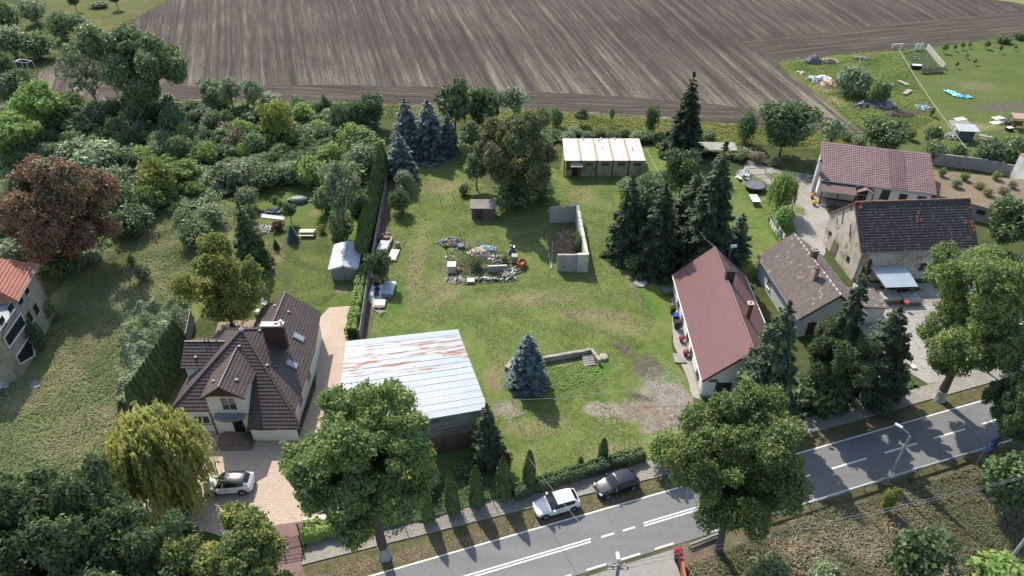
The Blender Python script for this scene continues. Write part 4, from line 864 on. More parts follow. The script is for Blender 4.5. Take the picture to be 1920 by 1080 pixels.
for c0 in ((-27.2, 52.6, zf(52.6)), (-25.9, 55.0, ze(-25.9)), (-24.3, 59.6, rz_-.7), (-26.0, 60.5, rz_-.55), (-22.6, 53.0, ze(-22.6)), (-31.9, 52.5, 5.6), (-28.6, 48.5, 6.2), (-26.4, 48.6, 6.25), (-23.6, 51.6, ze(-23.6)), (-24.3, 51.2, ze(-24.3))):
    m = MB(); m.box((c0[0], c0[1], c0[2]+0.1), (0.25, 0.25, 0.16)); obw('tile_vent', m, M_rdg, H).parent = Hr
# ------------------------------------------------------------------ trees and plants
def npmesh(name, V, k, mats, extra=None):
    """V: (n*k,3) points, every k of them one face; extra: an MB (trunk-like) appended with material 1"""
    n = len(V)//k; me = bpy.data.meshes.new(name)
    me.vertices.add(len(V)); me.vertices.foreach_set('co', V.astype(np.float32).ravel())
    me.loops.add(len(V)); me.loops.foreach_set('vertex_index', np.arange(len(V), dtype=np.int32))
    me.polygons.add(n); me.polygons.foreach_set('loop_start', np.arange(0, len(V), k, dtype=np.int32))
    me.update(calc_edges=True)
    for m_ in (mats if isinstance(mats, (list, tuple)) else [mats]): me.materials.append(m_)
    return me
def unit(a): return a/np.maximum(np.linalg.norm(a, axis=1, keepdims=True), 1e-6)
def leafquads(P, N, size, rg, el=1.5, along=None, jit=0.35):
    n = len(P); N = unit(N); R = rg.normal(size=(n, 3)) if along is None else along+rg.normal(size=(n, 3))*jit
    A = unit(np.cross(N, np.cross(R, N))); Bv = np.cross(N, A)
    s = size*rg.uniform(0.65, 1.35, (n, 1)); L = s*el*0.5; Wd = s*0.5
    return np.stack([P-A*L, P+Bv*Wd-N*s*0.12, P+A*L, P-Bv*Wd-N*s*0.12], 1).reshape(-1, 3)
def sph(rg, n): return unit(rg.normal(size=(n, 3)))
def clumps(C, R, n, size, rg, flat=0.8, up=0.45, el=1.5, shell=0.55):
    w = R**2; idx = rg.choice(len(C), n, p=w/w.sum()); d = sph(rg, n)
    d[:, 2] = np.where(rg.uniform(size=n) < 0.35, np.abs(d[:, 2]), d[:, 2])
    lump = 1+0.22*np.sin(d[:, 0]*5+idx)*np.sin(d[:, 1]*6+idx*2)*np.sin(d[:, 2]*5+idx)
    r = R[idx]*(shell+(1-shell)*rg.uniform(size=n)**0.5)*lump*(1+np.abs(rg.normal(size=n))*0.2)
    P = C[idx]+d*r[:, None]*np.array([1, 1, flat])
    return leafquads(P, d*0.45+np.array([0, 0, up])+rg.normal(size=(n, 3))*0.7, size, rg, el)
def branch_mb(base, tips, r0, rg, sag=0.08, n=5, m=0, mb=None, tipr=0.03):
    mb = mb or MB(); base = np.array(base, float)
    for tp, st in tips:
        st = np.array(st, float); tp = np.array(tp, float); L = np.linalg.norm(tp-st); pts = []
        for i in range(5):
            f = i/4; p = st*(1-f)+tp*f; p = p+rg.normal(size=3)*L*0.04*(0 < i < 4); p[2] -= L*sag*math.sin(math.pi*f); pts.append(p)
        mb.tube(pts, [r0*(1-f/4)+tipr*(f/4) for f in range(5)], n, m, cap=False)
    return mb

M_bark = pm('bark', (0.12, 0.1, 0.08), (0.07, 0.06, 0.05), 3, 0.95, 0.8); M_barkg = pm('grey_bark', (0.2, 0.19, 0.17), (0.12, 0.115, 0.1), 3, 0.95, 0.8)
LM = dict(
    maple=leaf_mat('maple_leaves', (0.106, 0.195, 0.047), (0.177, 0.283, 0.071), (0.248, 0.330, 0.065), 0.3, 0.35, 0.72),
    dmaple=leaf_mat('dark_leaves', (0.071, 0.136, 0.050), (0.118, 0.201, 0.071), (0.153, 0.236, 0.071), 0.3, 0.3, 0.75),
    ochre=leaf_mat('turning_leaves', (0.106, 0.177, 0.047), (0.177, 0.248, 0.059), (0.401, 0.413, 0.059), 0.3, 0.35, 0.66),
    yellow=leaf_mat('yellow_green_leaves', (0.153, 0.224, 0.035), (0.236, 0.307, 0.047), (0.366, 0.366, 0.047), 0.3, 0.35, 0.66),
    brown=leaf_mat('rusty_leaves', (0.19, 0.105, 0.05), (0.29, 0.17, 0.088), (0.153, 0.165, 0.065), 0.3, 0.25, 0.68),
    olive=leaf_mat('olive_leaves', (0.106, 0.147, 0.047), (0.165, 0.212, 0.071), (0.224, 0.195, 0.083), 0.3, 0.3, 0.7),
    willow=leaf_mat('willow_leaves', (0.224, 0.295, 0.071), (0.378, 0.437, 0.118), (0.45, 0.46, 0.09), 0.35, 0.45, 0.62),
    fresh=leaf_mat('fresh_leaves', (0.142, 0.271, 0.053), (0.224, 0.378, 0.077), (0.283, 0.401, 0.083), 0.4, 0.4, 0.68),
    mid=leaf_mat('mid_green_leaves', (0.094, 0.171, 0.059), (0.159, 0.248, 0.088), (0.224, 0.295, 0.118), 0.3, 0.3, 0.68),
    silver=leaf_mat('silvery_leaves', (0.142, 0.212, 0.094), (0.224, 0.307, 0.147), (0.307, 0.378, 0.201), 0.4, 0.3, 0.66),
    spruce=leaf_mat('spruce_needles', (0.028, 0.055, 0.024), (0.052, 0.088, 0.036), (0.07, 0.105, 0.04), 0.5, 0.15, 0.7),
    pine=leaf_mat('pine_needles', (0.042, 0.08, 0.034), (0.08, 0.13, 0.056), (0.11, 0.15, 0.075), 0.5, 0.15, 0.7),
    blue=leaf_mat('blue_spruce_needles', (0.085, 0.135, 0.125), (0.145, 0.21, 0.195), (0.195, 0.26, 0.24), 0.5, 0.12, 0.7),
    thuja=leaf_mat('thuja_foliage', (0.06, 0.12, 0.025), (0.1, 0.17, 0.036), (0.13, 0.2, 0.045), 0.8, 0.15, 0.7),
    hedge=leaf_mat('hedge_foliage', (0.055, 0.1, 0.026), (0.09, 0.15, 0.04), (0.14, 0.2, 0.05), 0.8, 0.2, 0.7),
    dry=leaf_mat('dry_leaves', (0.283, 0.224, 0.130), (0.389, 0.319, 0.189), (0.177, 0.189, 0.083), 0.3, 0.2, 0.6),
    red=leaf_mat('red_leaves', (0.11, 0.045, 0.035), (0.17, 0.065, 0.045), None, 0.3, 0.3),
)
PROTO = {}
def measure(root, V, h, r):
    root['dim_h'] = float(np.percentile(V[:, 2], 99.7)); root['dim_r'] = float(np.percentile(np.hypot(V[:, 0], V[:, 1]), 97.5))
def crown_pts(rg, K, r, hz, cz, squash=1.0, fill=0.75, lean=0.0):
    """clump centres spread over an uneven ellipsoid"""
    i = np.arange(K)+0.5; ph = np.arccos(1-2*i/K); th = math.pi*(1+5**0.5)*i+rg.uniform(0, 6)
    d = np.stack([np.cos(th)*np.sin(ph), np.sin(th)*np.sin(ph), np.cos(ph)], 1)+rg.normal(size=(K, 3))*0.16
    low = np.clip(1+0.35*np.minimum(d[:, 2], 0), 0.6, 1)
    if K < 60:
        rr = fill*rg.uniform(0.62, 1.12, K)*low
        inner = rg.uniform(size=K) < 0.2; rr[inner] *= 0.5
        C = d*rr[:, None]*np.array([r, r, hz]); C[:, 2] += cz; return C
    # big crowns: boughs first, then twig clumps gathered round each bough
    nb = K//7; i = np.arange(nb)+0.5; ph = np.arccos(1-2*i/nb); th = math.pi*(1+5**0.5)*i+rg.uniform(0, 6)
    b = np.stack([np.cos(th)*np.sin(ph), np.sin(th)*np.sin(ph), np.cos(ph)], 1)+rg.normal(size=(nb, 3))*0.14
    b *= (rg.uniform(0.5, 0.78, nb)*np.clip(1+0.3*np.minimum(b[:, 2], 0), 0.6, 1))[:, None]; b[rg.uniform(size=nb) < 0.18] *= 0.35
    w = rg.integers(0, nb, K); o = unit(rg.normal(size=(K, 3))+unit(b[w])*0.9)*rg.uniform(0.1, 0.3, K)[:, None]
    C = (b[w]+o)*fill/0.85*np.array([r, r, hz]); C[:, 2] += cz; return C
def make_broad(kind, seed, h=10, r=4, th=2.5, K=40, n=12000, size=0.25, tr=0.28, mat='maple', bark=None, name='broadleaf_tree', cr=(0.2, 0.36), fill=0.75, flat=0.8, white=False, el=1.5, shell=0.55):
    rg = np.random.default_rng(seed); hz = (h-th)/2; cz = th+hz; C = crown_pts(rg, K, r, hz, cz, fill=fill); R = r*rg.uniform(*cr, K)
    root = thing(name, 'x', 'tree'); V = clumps(C, R, n, size, rg, flat, el=el, shell=shell)
    if K >= 60:                       # loose sprigs breaking the outline
        ns = K*2; j = rg.integers(0, K, ns); dd = sph(rg, ns); dd[:, 2] = np.abs(dd[:, 2])*0.8+dd[:, 2]*0.2; SC = C[j]+dd*(R[j]*rg.uniform(0.95, 1.45, ns))[:, None]
        V = np.concatenate([V, clumps(SC, rg.uniform(0.16, 0.5, ns)*r/6, n//7, size, rg, 0.8, el=el, shell=0.1)])
    cm = bpy.data.meshes.new('crown'); c = link('crown', npmesh('crown', V, 4, LM[mat]), root)
    mb = MB(); top = np.array([rg.normal()*0.2, rg.normal()*0.2, th+hz*0.9]); fork = np.array([0, 0, th*0.9])
    mb.tube([(0, 0, -0.1), (0, 0, 0.25), (0.03, 0, th*0.5), tuple(fork), tuple((fork+top)/2+rg.normal(size=3)*0.15), tuple(top)], [tr*1.5, tr*1.08, tr*0.95, tr*0.8, tr*0.5, tr*0.2], 8)
    nl = min(K, 14 if r > 2.5 else 7); order = np.argsort(-R)[:nl]
    tips = []
    for j in order:
        f = rg.uniform(0, 0.8); st = fork*(1-f)+top*f
        if C[j, 2] < st[2]: st = fork
        tips.append((C[j], st))
    branch_mb(fork, tips, tr*0.38, rg, 0.05, 5, 0, mb); rest = [j for j in range(K) if j not in order][:30]
    t2 = []
    for j in rest:
        q = order[np.argmin(np.linalg.norm(C[order]-C[j], axis=1))]; t2.append((C[j], C[q]*0.75+fork*0.25))
    branch_mb(fork, t2, tr*0.16, rg, 0.04, 4, 0, mb, 0.02)
    obj('trunk', mb, bark or M_bark, root)
    if white:
        m = MB(); m.lathe((0, 0, 0), [(tr*1.65, -0.1), (tr*1.3, 0.25), (tr*1.12, 0.6), (tr*1.06, 1.2)], 10); obj('whitewash', m, pm('limewash', (0.45, 0.44, 0.41), (0.22, 0.21, 0.19), 4, 0.9, 0.5), root)
    PROTO[kind] = root; reg(root); measure(root, V, h, r); root['ft'] = th/h; return root
def make_bush(kind, seed, h=2.4, r=1.6, K=14, n=900, size=0.22, mat='mid', name='shrub', el=1.5, cr=(0.3, 0.5), fill=0.62):
    rg = np.random.default_rng(seed); C = crown_pts(rg, K, r, h*0.5, h*0.5, fill=fill); C[:, 2] = np.maximum(C[:, 2], h*0.2); R = r*rg.uniform(*cr, K)
    root = thing(name, 'x', 'shrub'); V = clumps(C, R, n, size, rg, 0.85, el=el, shell=0.6); V[:, 2] = np.maximum(V[:, 2], 0.02)
    link('foliage', npmesh('foliage', V, 4, LM[mat]), root)
    mb = branch_mb((0, 0, 0), [(C[j], (rg.normal()*0.1, rg.normal()*0.1, 0)) for j in range(min(K, 6))], 0.05, rg, 0.02, 4); obj('stem', mb, M_bark, root)
    PROTO[kind] = root; reg(root); measure(root, V, h, r); root['ft'] = 0.0; return root
def make_conifer(kind, seed, h=10, r=2.6, n=9000, size=0.2, mat='spruce', name='spruce_tree', droop=0.25, gap=1.0, pw=0.8, low=0.04, el=2.2, hang=0.25, rough=0.16):
    rg = np.random.default_rng(seed); L = int(h*1.7*gap)+4; P = []; N = []; A = []; root = thing(name, 'x', 'tree'); mb = MB()
    br = []
    for i in range(L):
        t_ = (i+rg.uniform(-0.3, 0.3))/L; t_ = min(max(t_, 0), 0.985); z = h*(low+(1-low)*t_); rad = r*(1-t_)**pw+0.06
        nb = max(4, int(5+5*(1-t_)))
        for k in range(nb):
            a = 2*math.pi*(k+rg.uniform(-0.35, 0.35)+0.5*(i % 2))/nb; br.append((z, a, rad*rg.uniform(1-rough*1.6, 1+rough)))
    br = np.array(br); w_ = br[:, 2]**1.5; idx = rg.choice(len(br), n, p=w_/w_.sum()); z0, a0, rd = br[idx].T
    s = rg.uniform(0.12, 1, n)**0.75; lat = rg.normal(size=n)*0.24*rd*(1.15-s)+rg.normal(size=n)*0.05
    o = np.stack([np.cos(a0), np.sin(a0), 0*a0], 1); q = np.stack([-np.sin(a0), np.cos(a0), 0*a0], 1)
    zz_ = z0-droop*rd*s**1.3+0.12*rd*np.maximum(s-0.75, 0)-np.abs(rg.normal(size=n))*hang*np.minimum(rd, 1.2)*0.5
    P = o*(rd*s)[:, None]+q*lat[:, None]; P[:, 2] = np.maximum(zz_, 0.03)
    along = o*1.0+q*(np.sign(lat)*0.6)[:, None]; along[:, 2] -= 0.25
    Nn = np.tile([0, 0, 1.0], (n, 1))+o*0.35+rg.normal(size=(n, 3))*0.45
    V = leafquads(P, Nn, size, rg, el, along, 0.3)
    nt_ = max(30, n//120); tp = np.stack([rg.normal(size=nt_)*0.06, rg.normal(size=nt_)*0.06, h*(1-rg.uniform(0, 0.05, nt_))], 1); V = np.concatenate([V, leafquads(tp, rg.normal(size=(nt_, 3)), size*0.8, rg, el, np.tile([0, 0, 1.0], (nt_, 1)), 0.3)])
    link('crown', npmesh('crown', V, 4, LM[mat]), root)
    mb.tube([(0, 0, -0.1), (0, 0, h*0.3), (0, 0, h*0.97)], [h*0.019+0.04, h*0.014+0.02, 0.02], 7)
    for z, a, rd_ in br[::5]: mb.tube([(0, 0, z), (math.cos(a)*rd_*0.8, math.sin(a)*rd_*0.8, z-droop*rd_*0.7)], [0.04, 0.015], 3, cap=False)
    obj('trunk', mb, M_bark, root); PROTO[kind] = root; reg(root); measure(root, V, h, r); root['dim_h'] = h; return root
def make_column(kind, seed, h=4, r=0.75, n=3200, size=0.13, mat='thuja', name='thuja', pw=2.8):
    rg = np.random.default_rng(seed); root = thing(name, 'x', 'conifer')
    z = rg.uniform(0.0, 1, n); a = rg.uniform(0, 2*math.pi, n); prof = lambda q: r*np.maximum(1-q**pw, 0.0)**0.75*(0.82+0.18*np.minimum(q*6, 1))
    rr = prof(z)*(0.9+0.14*np.sin(a*5+z*9)*np.sin(z*17+a*2)+rg.normal(size=n)*0.05); P = np.stack([np.cos(a)*rr, np.sin(a)*rr, z*h+0.03], 1); d = np.stack([np.cos(a), np.sin(a), 0.35+0*a], 1)
    V = leafquads(P, d+rg.normal(size=(n, 3))*0.4, size, rg, 2.0, np.tile([0, 0, 1.0], (n, 1)), 0.4); link('crown', npmesh('crown', V, 4, LM[mat]), root)
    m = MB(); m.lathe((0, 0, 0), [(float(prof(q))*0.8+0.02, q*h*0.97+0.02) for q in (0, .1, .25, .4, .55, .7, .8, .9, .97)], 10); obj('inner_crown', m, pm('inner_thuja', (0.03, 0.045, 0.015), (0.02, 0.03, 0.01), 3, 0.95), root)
    m = MB(); m.tube([(0, 0, -.05), (0, 0, 0.3)], 0.08, 5); obj('stem', m, M_bark, root)
    PROTO[kind] = root; reg(root); root['dim_h'] = h; root['dim_r'] = r; return root
def make_weeping(kind, seed, h=6, r=3.2, ns=900, seg=13, mat='willow', name='weeping_willow', size=0.17, th=2.0):
    rg = np.random.default_rng(seed); root = thing(name, 'x', 'tree'); d = sph(rg, ns); d[:, 2] = np.abs(d[:, 2])*1.0+0.02; d = unit(d)
    nb = 22; bi = rg.integers(0, nb, ns); ba = rg.uniform(0, 6.28, nb); a = np.arctan2(d[:, 1], d[:, 0]); a = 0.5*a+0.5*(a+0.5*np.sin(a*9)); el_ = d[:, 2]
    st = np.stack([np.cos(a)*r*0.72*np.sqrt(1-el_**2), np.sin(a)*r*0.72*np.sqrt(1-el_**2), th+(h-th)*(0.45+0.55*el_)], 1)*np.array([1, 1, 1])
    st += rg.normal(size=(ns, 3))*0.3; ln = rg.uniform(0.35, 1.0, ns)*(st[:, 2]-0.4); out = rg.uniform(0.15, 0.5, ns)*r*0.5
    Vs = []; o = np.stack([np.cos(a), np.sin(a), 0*a], 1)
    for k in range(seg):
        f = (k+rg.uniform(0, 1, ns))/seg; P = st+o*(out*(1-(1-f)**2))[:, None]; P[:, 2] += 0.35*np.sin(np.minimum(f*3, 3.14))*0.5-ln*f**1.6; P += rg.normal(size=(ns, 3))*0.05
        Vs.append(leafquads(P, o+rg.normal(size=(ns, 3))*0.5, size, rg, 2.8, np.stack([o[:, 0]*0.2, o[:, 1]*0.2, -0.4-f], 1), 0.25))
    V = np.concatenate(Vs); link('crown', npmesh('crown', V, 4, LM[mat]), root)
    tips = [(st[j]*0.97, (0, 0, th*0.8)) for j in rg.choice(ns, 24)]; mb = branch_mb((0, 0, 0), tips, 0.09, rg, -0.06, 5); mb.tube([(0, 0, -.1), (0.05, 0, th*0.5), (0, 0, th*0.85)], [0.34, 0.24, 0.2], 8); obj('trunk', mb, M_bark, root)
    PROTO[kind] = root; reg(root); measure(root, V, h, r); return root

def solve_h(bx, by, ty):
    P = G(bx, by); lo, hi = 0.0, 45.0
    for _ in range(40):
        m = (lo+hi)/2; d = P.y*math.cos(PITCH)-(m-CAM_H)*math.sin(PITCH); u = P.y*math.sin(PITCH)+(m-CAM_H)*math.cos(PITCH); y = 540-FPX*u/d
        if y > ty: lo = m
        else: hi = m
    return P, m
USED = set(); LBL = []
def plant(kind, bx, by, ty, hw, label, cat=None, group=None, rz=None, name=None, hscale=None, ax=None):
    """put a copy of a built tree at a surveyed foot, as tall and wide as surveyed"""
    if ax is None and kind in CENTRED: ax = bx
    if ax is not None:                # bx was read at the crown: walk the foot until the crown stands there
        t_ = ax; CEN = kind in CONES
        for _ in range(12):
            o_x, o_y, o_h, o_r = place_plant(kind, bx, by, ty, hw); q = o_h if CEN else o_h*0.62; d_ = o_y*math.cos(PITCH)-(q-CAM_H)*math.sin(PITCH); bx += (t_-(960+FPX*o_x/d_))*0.9
    o_x, o_y, h, r = place_plant(kind, bx, by, ty, hw); P = Vector((o_x, o_y, 0)); src = PROTO[kind]
    if hscale: h *= hscale
    s = (r/src['dim_r'], r/src['dim_r'], h/src['dim_h']); R = random.Random(int(bx*7+by*13)); a = rz if rz is not None else R.uniform(0, 6.28)
    if kind in USED: o = copy_thing(src, (P.x, P.y, 0), a, s)
    else:
        o = src; USED.add(kind); o.location = (P.x, P.y, 0); o.rotation_euler = (0, 0, a); o.scale = s
    o['label'] = label
    if cat: o['category'] = cat
    if group: o['group'] = group
    return o
def place_plant(kind, bx, by, ty, hw):
    P, h = solve_h(bx, by, ty); src = PROTO[kind]; ft = src.get('ft', -1)
    d = P.y*math.cos(PITCH)-(h*0.5-CAM_H)*math.sin(PITCH); r = hw*d/FPX
    if ft >= 0:                       # round crowns: the surveyed top is the outline of the whole crown
        lo, hi = 0.2, 40.0
        for _ in range(40):
            h = (lo+hi)/2; cz = h*(1+ft)/2; hz = h*(1-ft)/2; dz = cz-CAM_H; d = P.y*math.cos(PITCH)-dz*math.sin(PITCH); r = hw*d/FPX
            ph = math.atan2(-dz, P.y); e = math.hypot(hz*math.cos(ph), r*math.sin(ph)); y = 540-FPX*(P.y*math.sin(PITCH)+dz*math.cos(PITCH))/d-FPX*e/d
            if y > ty: lo = h
            else: hi = h
        h = max(h, r*0.5)
    return P.x, P.y, h, r
CONES = {'sp', 'sp2', 'pn', 'fir', 'bl2', 'bl', 'gr'}
CENTRED = CONES | {'dk', 'fr', 'dm', 'oc', 'ol', 'br', 'yw', 'ww'}
# prototypes ----------------------------------------------------------------
make_broad('f1', 11, 15, 6.0, 6.0, 180, 100000, 0.155, 0.42, 'maple', M_bark, 'maple_tree', (0.075, 0.165), 0.85, 0.75, True)
make_broad('f2', 64, 17, 6.4, 4.4, 200, 110000, 0.16, 0.38, 'maple', M_bark, 'maple_tree', (0.08, 0.17), 0.85, 0.8)
make_broad('f3', 13, 18, 6.8, 3.6, 190, 90000, 0.17, 0.45, 'maple', M_bark, 'maple_tree', (0.075, 0.17), 0.85, 0.7, True)
make_broad('dm', 14, 12, 5.0, 3.0, 150, 60000, 0.18, 0.32, 'dmaple', M_bark, 'maple_tree', (0.09, 0.19), 0.88)
make_broad('oc', 15, 12, 5.0, 3.0, 150, 60000, 0.17, 0.32, 'ochre', M_bark, 'oak_tree', (0.09, 0.18), 0.9)
make_broad('yw', 16, 8, 3.7, 0.3, 90, 34000, 0.15, 0.2, 'yellow', M_bark, 'walnut_tree', (0.12, 0.24), 0.8)
make_broad('br', 17, 11, 5.5, 0.6, 150, 55000, 0.18, 0.3, 'brown', M_bark, 'chestnut_tree', (0.1, 0.2), 0.87)
make_broad('big', 18, 17, 6.5, 1.6, 130, 50000, 0.28, 0.42, 'mid', M_bark, 'broadleaf_tree', (0.11, 0.22), 0.84)
make_broad('ol', 19, 10, 6.0, 0.2, 150, 55000, 0.21, 0.35, 'olive', M_bark, 'walnut_tree', (0.09, 0.18), 0.85)
make_broad('th', 20, 9, 3.6, 2.5, 26, 2600, 0.26, 0.2, 'silver', M_barkg, 'sparse_tree', (0.16, 0.3), 0.85)
make_broad('sm', 21, 5, 2.0, 1.3, 20, 2600, 0.26, 0.11, 'mid', M_bark, 'small_tree', (0.24, 0.42), 0.68)
make_broad('ss', 22, 5, 2.0, 1.2, 22, 1900, 0.24, 0.11, 'silver', M_bark, 'small_tree', (0.2, 0.36), 0.72)
make_broad('fr', 23, 6, 2.6, 1.6, 28, 5200, 0.26, 0.13, 'fresh', M_bark, 'small_tree', (0.24, 0.4), 0.7)
make_broad('dk', 24, 6, 2.6, 0.3, 30, 5200, 0.26, 0.13, 'dmaple', M_bark, 'broadleaf_tree', (0.24, 0.4), 0.7)
make_bush('b_mid', 31, 2.6, 1.8, 16, 1600, 0.22, 'mid'); make_bush('b_dk', 32, 2.6, 1.8, 16, 1600, 0.22, 'dmaple'); make_bush('b_sil', 33, 2.6, 1.8, 16, 1600, 0.2, 'silver')
make_bush('b_fr', 34, 2.4, 1.6, 14, 1400, 0.2, 'fresh'); make_bush('b_yl', 35, 2.4, 1.6, 14, 1400, 0.2, 'yellow'); make_bush('b_dry', 36, 2.0, 1.6, 14, 1000, 0.18, 'dry'); make_bush('b_red', 37, 1.4, 0.9, 10, 700, 0.16, 'red')
make_bush('b_grey', 38, 3.4, 2.6, 22, 3600, 0.3, 'silver', 'willow_shrub', 3.0)
make_conifer('sp', 41, 14, 3.4, 24000, 0.22, 'spruce', gap=0.9, droop=0.35, hang=0.4); make_conifer('sp2', 42, 10, 3.0, 20000, 0.2, 'spruce', droop=0.3, pw=0.65); make_conifer('pn', 43, 11, 3.2, 22000, 0.2, 'pine', 'pine_tree', 0.05, 0.8, 0.62, 0.08, 1.8, 0.3, 0.22)
make_conifer('bl', 44, 7.5, 2.1, 20000, 0.14, 'blue', 'blue_spruce', 0.12, 1.5, 0.6, 0.02, 2.2, 0.15, 0.1); make_conifer('bl2', 45, 9, 2.4, 9000, 0.24, 'blue', 'blue_spruce', 0.2, 1.0, 0.6)
make_conifer('gr', 46, 7, 2.2, 9000, 0.18, 'hedge', 'spruce_tree', 0.1, 1.1, 0.8); make_conifer('fir', 47, 8.5, 3.0, 24000, 0.19, 'pine', 'fir_tree', 0.12, 1.0, 0.6, 0.02, 2.0, 0.2, 0.12)
make_column('tj', 51); make_weeping('ww', 52); make_weeping('ww2', 53, 4.5, 2.0, 260, 10, 'fresh', 'weeping_willow', 0.17, 1.2)

# roadside and front trees ---------------------------------------------------
T1_ = plant('f1', 722, 1043, 716, 138, 'large maple with whitewashed trunk foot on the verge in front of the rusty-roofed shed', 'tree', rz=0.0)
T2_ = plant('f2', 1347, 1035, 742, 126, 'full green maple with bare trunk foot on the near side of the road, centre right', 'tree', rz=0.0)
for o_, k_ in ((T1_, -0.045), (T2_, -0.07)):       # both lean a little to the left
    for ch in KIDS[o_.name]:
        k2 = k_*o_.scale.z/o_.scale.x
        for v_ in ch.data.vertices: v_.co.x += k2*max(v_.co.z, 0)
plant('f3', 1760, 748, 448, 122, 'tall maple with whitewashed foot on the far verge by the gravel yard', 'tree')
plant('dm', 1908, 868, 690, 60, 'maple at the right edge beside the blue road sign', 'tree')
plant('dm', 100, 1180, 868, 150, 'dark green maple filling the bottom left corner of the photo', 'tree')
plant('dm', 240, 1205, 935, 135, 'dark green tree below the weeping willow at the bottom edge', 'tree')
plant('oc', 428, 1195, 962, 118, 'oak with yellowing leaves left of the driveway gate', 'tree')
plant('ww', 292, 945, 788, 88, 'golden-green weeping willow in the meadow left of the brick driveway', 'tree')
plant('yw', 406, 612, 440, 78, 'round yellow-green walnut tree behind the modern house', 'tree')
plant('gr', 445, 500, 378, 40, 'dense green spruce directly behind the yellow-green walnut', 'tree')
plant('br', 102, 500, 300, 95, 'wide rusty-brown chestnut above the derelict house', 'tree')
plant('big', 290, 230, 45, 84, 'tallest dark green tree at the left edge of the ploughed field', 'tree')
plant('th', 192, 222, 70, 52, 'thin nearly bare tree left of the tallest dark green tree', 'tree')
plant('th', 228, 200, 112, 18, 'slim sparse tree against the left flank of the tallest dark green tree', 'tree')
plant('ol', 968, 378, 206, 82, 'broad olive-brown walnut left of the cream panel building', 'tree')
plant('bl', 990, 720, 628, 40, 'bushy blue spruce standing alone on the lawn by the low stone wall', 'tree')
plant('fir', 912, 868, 757, 38, 'dark fir at the front right corner of the rusty-roofed shed', 'tree')
plant('sp', 1302, 290, 136, 42, 'tall narrow dark spruce rising in front of the ploughed field', 'tree')
plant('sp', 1362, 505, 268, 66, 'tallest dark spruce in the grove behind the maroon-roofed house', 'tree')
plant('sp2', 1188, 480, 330, 42, 'dark spruce at the left end of the grove', 'tree')
plant('sp2', 1250, 505, 345, 50, 'dark spruce in the middle of the grove behind the maroon roof', 'tree')
plant('dk', 1222, 455, 330, 45, 'leafy dark tree between the spruces of the grove', 'tree')
plant('pn', 1310, 440, 320, 45, 'dark pine behind the middle spruce of the grove', 'tree')
plant('dk', 1282, 370, 280, 34, 'round leafy tree at the back of the grove, right of the panel building', 'tree')
plant('pn', 1395, 490, 400, 30, 'dark pine right of the small blue spruce behind the maroon roof', 'tree')
plant('bl2', 1357, 498, 410, 23, 'small blue spruce peeking over the maroon roof ridge', 'tree')
plant('b_fr', 1190, 505, 474, 20, 'bright green bush at the foot of the leftmost grove spruce')
plant('fir', 1482, 782, 566, 68, 'layered green fir in front of the grey-brown roofed house', 'tree')
plant('dm', 1572, 760, 600, 66, 'dark leafy tree right of the layered fir by the pavement', 'tree')
plant('sp', 1632, 752, 490, 50, 'tall dark spruce beside the annex, in front of the barn canopy', 'tree')
plant('pn', 1690, 735, 575, 66, 'grey-green pine at the edge of the gravel yard by the pavement', 'tree')
plant('b_dk', 1530, 765, 690, 50, 'dark bush under the conifers beside the pavement')
plant('dk', 1893, 470, 376, 44, 'round dark tree right of the tiled barn', 'tree')
plant('fr', 1885, 700, 590, 45, 'light green maple crown right of the gravel yard', 'tree')
plant('dm', 1890, 640, 470, 60, 'dark maple behind the gravel yard at the right edge', 'tree')
# trees and bushes along the field and around the lots
plant('sm', 855, 262, 150, 33, 'yellow-green round tree at the field edge behind the blue spruces', 'tree')
plant('dk', 903, 252, 166, 34, 'dark round tree left of the pale twin-topped tree at the field edge', 'tree')
plant('ss', 965, 240, 163, 28, 'pale green tree directly behind the olive walnut', 'tree')
for bx, by, ty, hw, lb in ((757, 285, 170, 30, 'blue spruce leftmost of the two tallest in the row'), (800, 292, 174, 38, 'widest blue spruce in the middle of the row'), (838, 290, 197, 19, 'slender blue spruce at the right end of the row'),
                          (746, 330, 236, 28, 'blue spruce in front of the row beside the hedge'), (775, 290, 215, 18, 'low blue spruce between the two tallest')):
    plant('bl2', bx, by, ty+14, hw*1.12, lb, 'tree', 'blue spruces behind the lawn')
plant('sm', 885, 292, 224, 22, 'small tree on the lawn in front of the slender blue spruce', 'tree'); plant('sm', 894, 356, 285, 24, 'small forked tree left of the olive walnut', 'tree')
plant('b_mid', 752, 398, 350, 20, 'grey-green bush on the lawn beside the concrete garden wall'); plant('b_sil', 760, 360, 318, 18, 'small pale bush behind the grey-green lawn bush')
plant('b_dk', 968, 380, 335, 46, 'dark undergrowth bush at the foot of the olive walnut'); plant('b_mid', 1015, 372, 335, 24, 'green bush right of the foot of the olive walnut'); plant('b_dk', 870, 365, 345, 12, 'tiny dark bush beside the forked tree')
plant('dk', 1476, 292, 192, 50, 'wide leafy tree behind the concrete yard at the field corner', 'tree'); plant('b_dk', 1395, 268, 210, 20, 'round dark bush at the field edge left of the wide leafy tree')
plant('ss', 1551, 288, 222, 26, 'grey-leaved tree at the corner of the red pantiled bungalow', 'tree'); plant('dk', 1665, 292, 224, 42, 'bright rounded tree behind the red pantiled bungalow', 'tree')
plant('b_dk', 1218, 252, 198, 14, 'dark cone-shaped bush at the field edge'); plant('sm', 1089, 236, 203, 13, 'small round tree at the field edge behind the panel building', 'tree'); plant('b_mid', 1042, 240, 202, 13, 'leftmost small bush at the field edge behind the panel building')
plant('ss', 1145, 238, 203, 6, 'spindly sapling at the field edge', 'tree')
